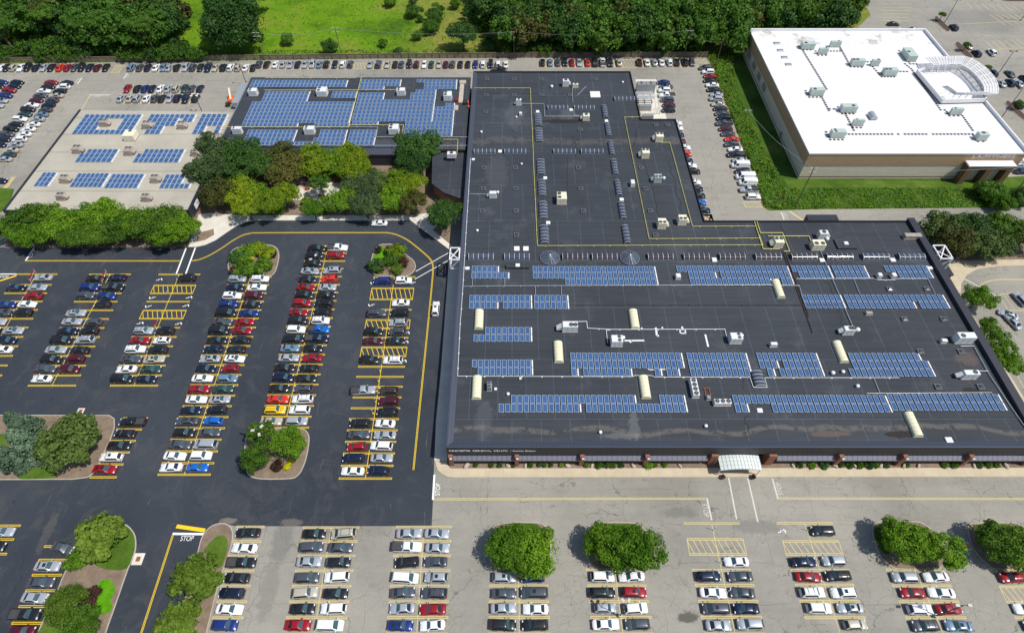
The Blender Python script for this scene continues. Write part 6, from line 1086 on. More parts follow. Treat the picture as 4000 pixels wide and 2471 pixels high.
# shrub islands
gs = 'shrubs on the two rounded islands'
for c, x, y, rp, m, lab in ((0, 2270, 945, 90, 'leaf deep', 'dark dense shrub at the left edge, left shrub island'), (0, 2370, 880, 85, 'leaf vivid', 'light green bushy shrub at the top left, left shrub island'), (0, 2345, 985, 70, 'leaf vivid', 'low bright shrub at the centre, left shrub island'), (0, 2402, 955, 26, 'leaf yellow', 'small yellow shrub, left shrub island'), (0, 2340, 1060, 105, 'leaf mid', 'rounded green shrub at the front, left shrub island'), (0, 2225, 1065, 38, 'leaf purple', 'small purple shrub at the left front, left shrub island'),
                            (1, 10, 860, 80, 'leaf bright', 'yellow-green small tree at the top, left shrub island'), (1, 105, 905, 75, 'leaf bright', 'yellow-green small tree at the right, left shrub island'), (1, 60, 1035, 95, 'leaf mid', 'dense round shrub at the right front, left shrub island'), (1, 160, 915, 40, 'leaf purple', 'small purple shrub at the right, left shrub island'),
                            (1, 1172, 868, 34, 'leaf purple', 'left purple shrub at the top, right shrub island'), (1, 1262, 870, 38, 'leaf purple', 'right purple shrub at the top, right shrub island'), (1, 1355, 890, 90, 'leaf bright', 'yellow-green small tree at the top right, right shrub island'), (1, 1160, 1020, 85, 'leaf deep', 'dark shrub at the left, right shrub island'), (1, 1295, 975, 75, 'leaf mid', 'green shrub at the centre, right shrub island'), (1, 1415, 990, 50, 'leaf purple', 'reddish shrub at the right, right shrub island'), (1, 1350, 1065, 60, 'leaf olive', 'low olive shrub at the front, right shrub island')):
    TT(c, 1, x, y, rp, 1.3, 'shrub', m, lab, name='shrub', cat='shrub', group=gs, sz=.85)
# row before the gravel roof
row_ = sorted([(70, 640, 165), (235, 590, 160), (420, 550, 170), (600, 625, 165), (790, 560, 165), (985, 545, 170), (1130, 660, 165), (1290, 590, 165), (1450, 640, 165), (1600, 560, 165), (1740, 650, 155), (300, 735, 130), (700, 735, 130), (930, 720, 130), (1560, 730, 130)])
for i, (x, y, rp) in enumerate(row_): TT(0, 1, x, y + 12, rp * 1.08, 4.8, 'open' if i % 3 == 0 else 'broad', 'leaf mid' if i % 2 else 'leaf vivid', '%s tree from left in the tight row before the gravel roof' % ordw(i), group='tree row before the gravel roof', sz=.8)
# courtyard
gc = 'trees of the courtyard'; ctl = []
for i, (c, r, x, y, rp, m, lk) in enumerate([(0, 0, 2050, 1400, 160, 'leaf greyish', 'dark greyish'), (0, 0, 2330, 1430, 150, 'leaf deep', 'dense dark'), (0, 1, 2010, 110, 165, 'leaf greyish', 'dark greyish'), (0, 1, 2260, 110, 160, 'leaf deep', 'dense dark'), (0, 1, 2080, 330, 150, 'leaf brown', 'brownish'), (0, 1, 2290, 300, 140, 'leaf bright', 'yellow-green'), (0, 1, 2350, 455, 120, 'leaf bright', 'yellow-green'),
                                         (1, 1, 60, 50, 150, 'leaf deep', 'dark'), (1, 1, 270, 110, 160, 'leaf brown', 'brown-green'), (1, 1, 560, 60, 160, 'leaf bright', 'yellow-green'), (1, 1, 770, 30, 150, 'leaf vivid', 'bright green'), (1, 1, 930, 110, 140, 'leaf bright', 'yellow-green'), (1, 1, 610, 230, 95, 'leaf mid', 'small green'), (1, 1, 265, 335, 110, 'leaf bright', 'yellow-green'), (1, 1, 130, 430, 115, 'leaf bright', 'yellow-green'), (1, 1, -10, 330, 120, 'leaf vivid', 'green'),
                                         (1, 1, 540, 475, 85, 'leaf vivid', 'low green'), (1, 1, 800, 400, 130, 'leaf vivid', 'bright green'), (1, 1, 950, 240, 110, 'leaf greyish', 'greyish'), (1, 1, 1130, 220, 120, 'leaf greyish', 'greyish'), (1, 1, 1040, 440, 125, 'leaf greyish', 'loose greyish'), (1, 1, 1330, 230, 150, 'leaf bright', 'yellow-green'), (1, 1, 1330, 390, 130, 'leaf vivid', 'bright green'), (1, 1, 1500, 240, 110, 'leaf bright', 'yellow-green'), (1, 1, 1500, 410, 125, 'leaf brown', 'brownish'),
                                         (1, 0, 1540, 1400, 175, 'leaf deep', 'dense dark'), (1, 0, 1480, 1560, 140, 'leaf deep', 'dark'), (1, 0, 540, 1460, 120, 'leaf bright', 'yellow-green'), (1, 0, 900, 1490, 120, 'leaf bright', 'yellow-green'), (1, 0, 240, 1490, 130, 'leaf brown', 'brown-green')]):
    gx_ = px(c, r, x, y)[0]; ctl.append((gx_, c, r, x, y, rp, m, lk, i))
ctl.sort()
for n_, (gx_, c, r, x, y, rp, m, lk, i) in enumerate(ctl):
    fr_ = 'rear' if r == 0 or y < 180 else 'front' if y > 350 else 'middle'
    TT(c, r, x, y, rp * 1.15, 5.5 if m != 'leaf vivid' else 4.5, 'broad' if i % 3 else 'open', m, '%s courtyard tree, %s from left, in the %s part' % (lk, ordw(n_), fr_), group=gc, sz=.85)
TT(1, 1, 1805, 520, 165, 6.2, 'broad', 'leaf deep', 'big round dark tree against the left wall of the long building', sz=.85)
for i, (x, y) in enumerate([(1500, 70), (1850, 25), (100, 490), (220, 500), (640, 500), (480, 410), (720, 130)]): TT(1, 1, x, y, 50, .8, 'shrub', 'leaf vivid', 'low green courtyard shrub %s' % (('under the dark rear tree', 'beside the link wing', 'front left by the walk', 'front left, second by the walk', 'front centre by the walk', 'beside the red bench', 'behind the patio')[i]), name='shrub', cat='shrub')
# right side
for i, (c, r, x, y, rp, m, hc) in enumerate([(3, 1, 1640, 660, 150, 'needle dark', 5), (3, 1, 1780, 800, 150, 'needle dark', 5), (3, 1, 1950, 650, 130, 'leaf deep', 5), (3, 1, 2070, 790, 150, 'leaf deep', 5), (3, 1, 2290, 680, 140, 'leaf deep', 5), (3, 1, 2200, 830, 110, 'leaf deep', 4.5), (3, 1, 2490, 720, 130, 'leaf deep', 5)]):
    TT(c, r, x, y, rp * 1.2, hc, 'broad', ['needle dark', 'leaf brown', 'leaf deep', 'needle dark', 'leaf mid', 'needle dark', 'leaf brown'][i], '%s dark tree from left in the mulch strip right of the long building' % ordw(i), group='dark trees right of the long building', sz=.9)
for c, r, x, y, rp, lab in ((3, 1, 2030, 1330, 150, 'upper bright tree on the pavement right of the long building'), (3, 2, 2120, 110, 115, 'small bright tree, second on the pavement right of the long building'), (3, 2, 2200, 250, 140, 'third bright tree on the pavement right of the long building'), (3, 2, 2300, 430, 150, 'lowest bright tree on the pavement right of the long building')): TT(c, r, x, y, rp, 4.2, 'open', 'leaf vivid', lab, group='bright trees right of the long building')
TT(3, 1, 1720, 925, 60, 1.2, 'shrub', 'leaf purple', 'purple shrub beside the white truss on the right', name='shrub', cat='shrub')
for c, r, x, y, rp, m, lab in ((3, 1, 2150, 330, 130, 'leaf wood', 'bushy tree on the slope below the gym portal'), (3, 1, 2240, 430, 100, 'leaf vivid', 'bright bush at the foot of the slope, right'), (3, 1, 2420, 370, 110, 'leaf deep', 'dark tree beside the right utility pole')): TT(c, r, x, y, rp, 2.6, 'broad', m, lab)
# gym lot saplings
for x, y, lab in ((1672, 140, 'sapling on the rear mulch island of the gym lot'), (1905, 425, 'sapling on the middle mulch island of the gym lot'), (2110, 645, 'sapling beside the trellis in the gym lot'), (2410, 985, 'sapling on the front mulch island of the gym lot')): TT(3, 0, x, y, 32, 2.8, 'broad', 'leaf mid', lab, group='saplings in the gym lot')
# meadow trees and bushes one can tell apart
for x, y, rp, m, lab, hc, kd in ((-230, 250, 290, 'leaf deep', 'huge round dark tree behind the fence, left of the meadow', 9, 'broad'), (1975, 320, 135, 'leaf deep', 'tall dark tree at the right end of the meadow', 7, 'broad'), (705, 440, 75, 'leaf deep', 'dark bush beside the middle utility pole', 3, 'broad'), (300, 370, 60, 'leaf wood', 'round bush left of the middle of the meadow', 2.5, 'broad'), (1515, 105, 75, 'leaf wood', 'round bush, upper right meadow, left one', 2.5, 'broad'), (1710, 155, 80, 'leaf wood', 'round bush, upper right meadow, middle one', 2.5, 'broad'),
                                 (1680, 255, 85, 'leaf wood', 'wide bush, right meadow, front middle', 2.5, 'broad'), (1545, 335, 55, 'leaf mid', 'small bush, right meadow, front left', 2, 'broad'), (1905, 40, 50, 'leaf vivid', 'bright bush at the top right of the meadow', 2, 'broad'), (1720, 50, 35, 'leaf wood', 'small bush at the top of the meadow', 2, 'broad'), (1770, 85, 35, 'leaf wood', 'small bush below the top one, right meadow', 2, 'broad'), (1570, 180, 32, 'leaf deep', 'small dark bush between two round ones', 1.5, 'broad'),
                                 (1215, 415, 48, 'leaf wood', 'low bush near the fence, middle of the meadow', 1.5, 'shrub'), (1355, 488, 42, 'leaf deep', 'low dark bush at the fence, middle', 1.5, 'shrub'), (2235, 430, 65, 'leaf deep', 'dark bush at the fence, right of the tall tree', 2.5, 'broad'), (2070, 70, 70, 'leaf wood', 'bush at the wood edge, upper right meadow', 3, 'broad'), (2170, 170, 80, 'leaf wood', 'bush at the wood edge, middle right', 3, 'broad'), (1500, 20, 45, 'leaf greyish', 'greyish bush at the top edge of the picture', 2, 'broad'), (1280, 15, 60, 'leaf mid', 'pale bush at the top edge, left of the greyish one', 2, 'shrub')):
    TT(1, 0, x, y, rp, hc, kd, m, lab)
# woods: masses
def wood(name, spots, label, leaf=.55, per=2300, mats=('leaf wood',)):
    VV = {m: [] for m in mats}; base = crown(33, 30, 75, .11, .85, (.2, .36)).reshape(-1, 4, 3)
    base2 = crown(34, 26, 85, .11, .9, (.2, .4)).reshape(-1, 4, 3)
    for i, (X, Y, R, hc, m) in enumerate(spots):
        a = rnd.uniform(0, 6.28); B = base if i % 2 else base2; Rm = np.array([[math.cos(a), -math.sin(a), 0], [math.sin(a), math.cos(a), 0], [0, 0, 1]]); V = (B.reshape(-1, 3) @ Rm.T) * np.array([R, R, R * 1.05]) + np.array([X, Y, hc]); VV[m].append(V)
    me = qmesh(name, np.concatenate([np.concatenate(v) for v in VV.values() if v]), mats[0]); idx = []
    for k, (m, v) in enumerate(VV.items()):
        if k: me.materials.append(MATS[m])
        idx += [k] * (sum(len(q) for q in v) // 4)
    me.polygons.foreach_set('material_index', idx); return stuff(link(name, me), label, 'woods')
wm = ('leaf wood', 'leaf deep', 'leaf mid', 'leaf brown')
def spots(c, r, regions, hc0=8, step=155):
    S_ = []
    for (x0, x1, y0, y1, skip) in regions:
        y = y0
        while y < y1:
            x = x0 + rnd.uniform(0, step * .5)
            while x < x1:
                xx, yy = x + rnd.uniform(-30, 30), y + rnd.uniform(-25, 25)
                if not any(((xx - a) / ra) ** 2 + ((yy - b) / rb) ** 2 < 1 for a, b, ra, rb in skip):
                    X, Y = T(c, r, xx, yy, hc0); S_.append((X, Y, rnd.uniform(4.6, 7.2), hc0 + rnd.uniform(-2, 2), rnd.choice(['leaf wood'] * 5 + ['leaf deep'] * 3 + ['leaf mid'] * 2 + ['leaf brown'])))
                x += step
            y += 62
    return S_
hole = [(395, 255, 300, 75), (200, 250, 110, 60), (1850, 240, 110, 260), (1780, 60, 120, 160)]
A_ = spots(0, 0, [(-150, 1660, -260, 350, hole)], 8); A_ += [(*T(0, 0, x, y, 2.5), rnd.uniform(2.2, 4), 2.2, rnd.choice(['leaf mid', 'leaf wood', 'leaf deep'])) for x, y in [(rnd.uniform(-50, 1950), rnd.uniform(420, 520)) for _ in range(75)]] + [(*T(0, 0, x, y, 8), 6, 8, 'leaf deep') for x, y in ((2080, 10), (2200, -40), (2300, 20), (2420, -60))]
for i, (x, y, R_) in enumerate([(90, 552, 4.6), (180, 550, 4.2), (600, 432, 4.8), (915, 522, 3.8), (1052, 512, 4.6), (1095, 480, 4.4), (1500, 550, 4.4), (1600, 470, 4.8)]):
    X, Y = T(0, 0, x, y); tree(X, Y, R_, 12.5, 'open', 'leaf wood', 'tall tree with bare pale trunk, %s from left at the wood edge by the fence' % ordw(i), group='pale trunked trees at the wood edge', sz=.8)
wood('left_wood', A_, 'dense dark woodland behind the fence, upper left', mats=wm)
Bx = spots(2, 0, [(-260, 3400, -260, 60, [(3300, 60, 500, 150)]), (-60, 2250, 60, 345, [(2240, 420, 130, 110)]), (2250, 3340, -60, 235, [(3330, 240, 150, 110)])], 8); Bx += [(*T(2, 0, x, y, 2), rnd.uniform(1.8, 3.2), 1.8, rnd.choice(['leaf mid', 'leaf wood', 'leaf mid'])) for x, y in [(rnd.uniform(-60, 1850), rnd.uniform(395, 478)) for _ in range(75)]] + [(*T(1, 0, x, y, 2), rnd.uniform(1.6, 3.4), 1.6, rnd.choice(['leaf mid', 'leaf wood', 'leaf deep'])) for x, y in [(rnd.uniform(2080, 2450), rnd.uniform(-40, 420)) for _ in range(16)]]
wood('right_wood', Bx, 'dense dark woodland behind the fence, upper middle and right', mats=wm)
# bushy slopes
def under(name, P, dens, hmax, leaf, mats, label, seed=1):
    rs = np.random.RandomState(seed); xs = [p[0] for p in P]; ys = [p[1] for p in P]; area = (max(xs) - min(xs)) * (max(ys) - min(ys)); n = int(area * dens); X = rs.uniform(min(xs), max(xs), n); Y = rs.uniform(min(ys), max(ys), n)
    k = np.array([inside((a, b), P) for a, b in zip(X, Y)]) & ((np.sin(X * .5 + 1.3 * np.sin(Y * .23)) * np.sin(Y * .62 + 1.7 * np.sin(X * .19)) + rs.uniform(-.6, .6, len(X))) > -.45); X, Y = X[k], Y[k]
    hgt = (.35 + .65 * (np.sin(X * .9 + np.sin(Y * .7) * 2) * np.sin(Y * 1.1 + np.cos(X * .6) * 2) * .5 + .5)) * hmax * (.5 + .5 * np.sin(X * .21 + Y * .13) ** 2) ; Z = hgt * rs.uniform(.45, 1.0, len(X)) + .1
    V = quads(np.stack([X, Y, Z], 1), np.tile([0, 0, .9], (len(X), 1)), leaf, rs); me = qmesh(name, V, mats[0]); sel = (np.sin(X * .35 + 1) * np.sin(Y * .3 + X * .1) + rs.uniform(-.5, .5, len(X))); idx = np.clip(((sel + 1.2) / 2.4 * len(mats)).astype(int), 0, len(mats) - 1)
    for m in mats[1:]: me.materials.append(MATS[m])
    me.polygons.foreach_set('material_index', idx.astype(np.int32)); return stuff(link(name, me), label, 'bushes')
S1 = [U(*p) for p in [(2762, 222), (2770, 249), (2832, 392), (2868, 482), (2917, 618), (2938, 659), (2970, 753), (2985, 808), (3060, 822), (3070, 745), (3018, 650), (2950, 520), (2912, 430), (2874, 340), (2862, 250), (2870, 205), (2800, 200)]]
under('slope_bushes', S1, 17, 1.7, .33, ['leaf mid', 'leaf wood', 'leaf vivid', 'leaf brown'], 'bushy green slope between the car file and the gym')
S2 = poly(3, 1, [(60, 490), (150, 330), (240, 285), (1860, 290), (2100, 300), (2600, 270), (2600, 470), (500, 488)])
under('bank_bushes', S2, 13, .8, .28, ['leaf mid', 'leaf vivid', 'leaf wood'], 'overgrown green bank below the gym lawn', 2)
S3 = [U(0, 205), U(900, 200), U(1700, 195), U(2000, 190), U(2000, 226), U(1480, 229), U(900, 236), U(0, 246)]
under('fence_weeds', S3, 4, .9, .4, ['leaf vivid', 'leaf mid', 'leaf wood'], 'green weeds along the rear of the wooden fence', 3)
S4 = [U(650, -60), U(2100, -60), U(2100, 190), U(1000, 205), U(700, 190)]
under('meadow_grass', S4, .4, .12, .5, ['meadow blade'], 'tall bright grass of the meadow', 4)
# planting before the facade
for i, (c, x, s, m) in enumerate([(1, 2100, .5, 0), (1, 2255, .6, 0), (1, 2330, .6, 1), (2, 15, .6, 3), (2, 175, .65, 0), (2, 260, .5, 1), (2, 315, .5, 0), (2, 372, .5, 1), (2, 470, .5, 2), (2, 710, .6, 0), (2, 830, .85, 0), (2, 900, .7, 1), (2, 960, .8, 0), (2, 1045, .6, 1), (2, 1305, .95, 2), (2, 1360, .6, 0), (2, 1460, .6, 2), (3, 300, .7, 0), (3, 418, .8, 2), (3, 540, .95, 1), (3, 700, .6, 0), (3, 780, .8, 0), (3, 880, .8, 0), (3, 960, .9, 1), (3, 1020, .8, 0), (3, 1130, .7, 1), (3, 1330, .6, 0), (3, 1690, .7, 0), (3, 1780, .8, 0), (3, 2020, .7, 1), (3, 2110, .7, 0), (3, 2190, .6, 0)]):
    X, Y = T(c, 2, x, 1420, .4); t = tree(X, Y, s, .4, 'shrub', ['leaf mid', 'leaf deep', 'leaf vivid', 'leaf brown'][m], '%s shrub from left in the bed before the long facade' % ordw(i), name='shrub', cat='shrub', group='shrubs in the facade bed', z=.1, sz=.9)
bm_ = MB(); bm_.sphere((0, 0, .25), .62, .42, .35, 7, 4)
bm_.v = [(x + .12 * math.sin(7 * y + 3 * z), y + .1 * math.sin(5 * x), z + .06 * math.sin(9 * x)) for x, y, z in bm_.v]; bm_.sm = [False] * len(bm_.sm); bme = bm_.mesh('boulder', ['boulder'])
for i, (c, x, s) in enumerate([(1, 2012, 1.25), (1, 2412, 1), (2, 130, .9), (2, 535, 1.1), (2, 765, .9), (2, 1160, 1), (2, 1605, .9), (3, 240, .9), (3, 640, 1), (3, 830, .8), (3, 1080, 1), (3, 1300, 1.1), (3, 1440, .9), (3, 1970, .9), (3, 2275, 1.1)]):
    X, Y = T(c, 2, x, 1425, .3); o = link('boulder', bme, None, (X, Y, .1), rnd.uniform(0, 6)); o.scale = (s, s, s); tag(o, 'pale boulder, %s from left in the bed before the long facade' % ordw(i), 'boulder', 'boulders in the facade bed')
# ================================================================== fence
fe = thing('wooden_fence', 'long weathered wooden fence behind the rear row of cars', 'fence'); FP = [U(x, y) for x, y in ((-120, 246), (240, 244), (900, 236), (1480, 229), (1950, 226), (2300, 224), (2762, 223))]
bd = MB()
for a, b in zip(FP, FP[1:]):
    for k in range(3): bd.bar((*a, .35 + k * .62), (*b, .35 + k * .62), .04, .52)
    bd.bar((a[0], a[1], 2.02), (b[0], b[1], 2.02), .2, .06)
bd.obj('boards', ['wood fence'], fe); psm = MB().cbox(0, 0, .16, .16, 0, 2.15, 0, .03).mesh('post', ['wood fence'])
x = FP[0][0]; np_ = 0
while x < FP[-1][0] and np_ < 99:
    for a, b in zip(FP, FP[1:]):
        if a[0] <= x < b[0]: link('post', psm, fe, (x, a[1] + (b[1] - a[1]) * (x - a[0]) / (b[0] - a[0]) - .14, 0)); np_ += 1
    x += 2.9
# ================================================================== poles and lamps
def lamp(label, c, r, bx, by, Hh, heads, mat='pole dark', hm='pole dark', group='tall lamp posts'):
    X, Y = T(c, r, bx, by, 0); t = thing('lamp_post', label, 'lamp post', (X, Y, 0), 0, group)
    MB().tube((0, 0, 0), (0, 0, .8), .35, .33, 12).obj('base', ['pole light'], t); MB().tube((0, 0, .8), (0, 0, Hh), .13, .08, 8).obj('pole', [mat], t)
    for a in heads:
        a = math.radians(a); d = Vector((math.cos(a), math.sin(a), 0)); h = MB().bar((0, 0, Hh - .1), d * .7 + Vector((0, 0, Hh)), .08, .08).obj('arm', [mat], t); MB().cbox(0, 0, .75, .5, -.08, .12, 0, .05).obj('lamp_head', [hm], t, d * 1.05 + Vector((0, 0, Hh)), a)
lamp('dark lamp post between the white cars, fourth double row of the grey lot', 2, 3, 1030, 1350, 8, (60, 120), 'pole dark', 'pole light'); lamp('two-headed lamp post at the lower right', 3, 3, 1590, 1355, 9, (0, 180), 'pole dark', 'pole light')
lamp('lamp post beside the silver sedan, long row left of the shrub island', 1, 1, 622, 1115, 6.5, (90, 200), 'pole dark', 'pole light'); lamp('lamp post rising from the trees of the yellow flower island', 1, 2, 150, 1270, 9, (60, 180, 300), 'pole dark', 'pole light')
lamp('lamp post with four lights behind the gravel roof', 0, 0, 1940, 1085, 7, (30, 150, 210, 330), 'pole dark', 'white paint'); lamp('lamp post at the rear left corner of the panel roof', 0, 0, 2362, 815, 8, (180,)); lamp('rear lamp post on a mulch island in the gym lot', 3, 0, 1690, 218, 9, (0, 180)); lamp('lamp post right of the curved trellis', 3, 0, 2195, 716, 9, (0, 180)); lamp('lamp post at the right edge above the gym lot cars', 3, 0, 2415, 200, 8, (150, 330)); lamp('lamp post right of the gym roof edge', 3, 0, 2205, 1160, 12, (0, 180))
def upole(label, c, r, bx, by, Hh, cross=2, lean=0):
    X, Y = T(c, r, bx, by, 0); t = thing('utility_pole', label, 'utility pole', (X, Y, 0), 0, 'utility poles'); MB().tube((0, 0, 0), (lean, 0, Hh), .17, .11, 8).obj('pole', ['utility wood'], t)
    for k in range(cross): z = Hh - .4 - k * 1.3; m = MB().bar((lean - 1.3, 0, z), (lean + 1.3, 0, z), .12, .14); m.obj('crossarm', ['pole light'], t); [MB().tube((lean + s, 0, z + .07), (lean + s, 0, z + .3), .06, .04, 6).obj('insulator', ['pole light'], t) for s in (-1.1, 1.1)]
    return (X + lean, Y, Hh - .3)
W1 = upole('utility pole at the fence, left of the meadow', 1, 0, 85, 580, 11); W2 = upole('utility pole with two crossarms before the meadow', 1, 0, 824, 560, 12); W3 = upole('utility pole at the fence between meadow and wood', 2, 0, 20, 558, 10.5, 1); W4 = upole('utility pole at the fence before the right wood', 2, 0, 1640, 560, 11, 1); W5 = upole('plain utility pole on the slope behind the car file', 2, 0, 1943, 642, 10, 0)
W6 = upole('utility pole on the slope beside the gym wall', 2, 0, 2180, 1275, 9, 1); W7 = upole('leaning brown utility pole before the gym corner', 3, 1, 272, 437, 13.5, 2); W8 = upole('utility pole at the right edge beside the bushy bank', 3, 1, 2345, 345, 11, 1)
def cable(a, b, lab, sag=1.6):
    m = MB(); P = [Vector(a).lerp(Vector(b), i / 14) - Vector((0, 0, sag * 4 * (i / 14) * (1 - i / 14))) for i in range(15)]
    for p, q in zip(P, P[1:]): m.tube(p, q, .035, n=4, caps=False)
    tag(m.obj('power_line', ['conduit']), lab, 'cable', 'power lines')
cable(W1, W2, 'power line between the two poles before the meadow'); cable(W2, W3, 'power line along the right half of the meadow'); cable(W3, W4, 'power line before the right wood'); cable(W4, W5, 'short power line at the slope corner'); cable(W7, W8, 'power line sagging across the bushy bank'); cable(W6, W7, 'power line beside the gym wall')
# small sign posts of the row beside the building: yellow foot, slim post, blue-white plate
gsn = 'small sign posts'
for i, (c, r, x, y, lab, yf) in enumerate([(1, 2, 1188, 525, 'top', 1), (1, 2, 1173, 623, 'second', 1), (1, 2, 1158, 720, 'third', 1), (1, 2, 1147, 823, 'fourth', 1), (1, 2, 1121, 929, 'fifth', 1), (1, 2, 1215, 250, 'upper', 0), (1, 2, 1205, 340, 'lower', 0), (1, 1, 1290, 1290, 'hatched box', 0), (0, 1, 1690, 1150, 'uppermost wheelchair bay', 0), (0, 1, 1630, 1320, 'middle wheelchair bay', 0), (0, 1, 1592, 1408, 'lower wheelchair bay', 0), (2, 3, 1925, 530, 'fifth row upper', 0), (2, 3, 1998, 842, 'fifth row lower', 0), (3, 3, 378, 535, 'sixth row upper', 0), (3, 3, 487, 830, 'sixth row middle', 0), (3, 3, 575, 1125, 'sixth row lower', 0), (2, 3, 2052, 1128, 'fifth row bottom', 0)]):
    X, Y = T(c, r, x, y, 0); t = thing('sign_post', ('slim sign post on a yellow foot, %s one of the row nearest the long building' if yf else 'slim sign post without yellow foot, %s') % (lab if yf else {'upper': 'nearest row beside the maroon car', 'lower': 'nearest row in the lower hatched box', 'hatched box': 'nearest row in the upper hatched box'}.get(lab, 'at ' + lab)), 'sign', (X, Y, .02), 0, gsn)
    MB().tube((0, 0, 0), (0, 0, .5 if yf else .15), .2, .18, 10).obj('foot', ['yellow line' if yf else 'galvanised'], t); MB().tube((0, 0, 0), (0, 0, 2.0), .04, n=6).obj('post', ['galvanised'], t); MB().cbox(0, 0, .32, .04, 1.5, 2.05).obj('sign_plate', ['white metal'], t)
# red and white barrier boards
for c, r, x0, y0, x1, y1, lab in ((0, 1, 340, 1085, 300, 1180, 'leftmost row'), (0, 1, 1022, 1090, 985, 1190, 'second row'), (0, 2, 1510, 45, 1490, 105, 'wheelchair row')):
    a, b = T(c, r, x0, y0), T(c, r, x1, y1); t = thing('barrier_fence', 'low red barrier at the head of the ' + lab, 'barrier', (*b, .03), 0, 'red barriers'); d = Vector((a[0] - b[0], a[1] - b[1], 0)); m = MB(); n = 5
    for i in range(n): m.bar(d * (i / n) + Vector((-.25, 0, .9)), d * ((i + .6) / n) + Vector((.25, 0, .9)), .16, .25)
    m.obj('board', ['paint red'], t); MB().bar((0, 0, .45), d + Vector((0, 0, .45)), .08, .12).tube((0, 0, 0), (0, 0, 1), .05).tube(d, d + Vector((0, 0, 1)), .05).obj('frame', ['white metal'], t)
# ================================================================== entrance canopy and white trusses
c0 = T(2, 2, 1995, 1470, 3.0); c1 = T(2, 2, 2390, 1465, 3.0); c2 = T(2, 2, 1985, 1318, 3.6)
cw, cd = c1[0] - c0[0], c2[1] - c0[1] + .2; t = thing('entrance_canopy', 'white arched canopy over the main entrance at the facade', 'canopy', ((c0[0] + c1[0]) / 2, c0[1], 0)); n = 12; vs = []
for y in (0, cd):
    for i in range(n + 1): u = -1 + 2 * i / n; vs.append((u * cw / 2, y, 3.9 - .75 * u * u))
m = MB().add(vs, [(i, i + 1, n + 2 + i, n + 1 + i) for i in range(n)], 0, True).add([(x, y, z - .12) for x, y, z in vs], [(i + 1, i, n + 1 + i, n + 2 + i) for i in range(n)], 0, True)
m.add([*vs[:n + 1], *[(x, y, z - .3) for x, y, z in vs[:n + 1]]], [(i, n + 1 + i, n + 2 + i, i + 1) for i in range(n)]); m.obj('roof', ['canopy white'], t)
rb = MB(); [rb.bar(Vector(vs[i]) + Vector((0, 0, .03)), Vector(vs[n + 1 + i]) + Vector((0, 0, .03)), .05, .04) for i in range(0, n + 1, 1)]
for k in (1, 2, 3): [rb.bar(Vector(vs[i]).lerp(Vector(vs[n + 1 + i]), k / 4) + Vector((0, 0, .03)), Vector(vs[i + 1]).lerp(Vector(vs[n + 2 + i]), k / 4) + Vector((0, 0, .03)), .04, .04) for i in range(n)]
rb.obj('rib', ['galvanised'], t)
for s in (-1, 1): [MB().tube((s * (cw / 2 - .15), y, .1), (s * (cw / 2 - .15), y, 3.1), .1).obj('post', ['white metal'], t) for y in (.3, cd - .6)]
for s in (-1, 1):
    X = (c0[0] + c1[0]) / 2 + s * (cw / 2 - 1.1); p = thing('flower_planter', 'round planter with dark red flowers, %s of the entrance canopy' % ('left front' if s < 0 else 'right front'), 'planter', (X, c0[1] - .4, .15), 0, 'planters at the entrance'); MB().tube((0, 0, 0), (0, 0, .5), .38, .5, 12).obj('pot', ['dull metal'], p); f = link('flowers', crown_mesh('shrub', 0), p, (0, 0, .6)); f.scale = (.5, .5, .4); f.material_slots[0].link = 'OBJECT'; f.material_slots[0].material = MATS['leaf purple']
def truss(label, x0, x1, y0, y1, z0, z1):
    t = thing('white_truss', label, 'truss', (x0, y0, z0), 0, 'white entrance trusses'); X, Y, Z = x1 - x0, y1 - y0, z1 - z0; m = MB(); c = [(0, 0), (X, 0), (X, Y), (0, Y)]
    for i in range(4):
        a, b = c[i], c[(i + 1) % 4]; m.bar((*a, 0), (*b, 0), .26, .26).bar((*a, Z), (*b, Z), .28, .28).bar((*a, 0), (*a, Z), .26, .26)
    m.obj('frame', ['white paint'], t); MB().bar((0, 0, Z + .02), (X, Y, Z + .02), .24, .2).bar((X, 0, Z + .04), (0, Y * .6, Z + .04), .22, .2).bar((0, 0, 0), (X, 0, Z), .22, .2).obj('brace', ['white paint'], t)
a = T(1, 1, 1850, 970, 7.6); b = T(1, 1, 1925, 857, 7.6); truss('white box truss over the crossing at the left wall of the long building', a[0], XL - .1, a[1], b[1], 4.2, 7.6); MB_ = 0
a = T(3, 1, 1610, 970, 7.6); b = T(3, 1, 1640, 850, 7.6); truss('white box truss on the right side of the long building', XR + .35, 112.3, 104.9, 109.6, 4.0, 8.2)
q = [T(3, 1, *p, 3.6) for p in ((1690, 980), (1780, 1115), (1710, 1115), (1640, 1000))]; ca = thing('side_canopy', 'dark side entrance canopy below the right white truss', 'canopy', (0, 0, 0)); MB().prism([(XR + .1, q[0][1]), (q[1][0], q[0][1]), (q[1][0], q[1][1]), (XR + .1, q[1][1])], 3.2, 3.6).obj('roof', ['dark parapet'], ca); [MB().box(q[1][0] - .5, q[1][0] - .2, y, y + .3, 0, 3.2).obj('post', ['brick'], ca) for y in (q[1][1] + .2, q[0][1] - .6)]
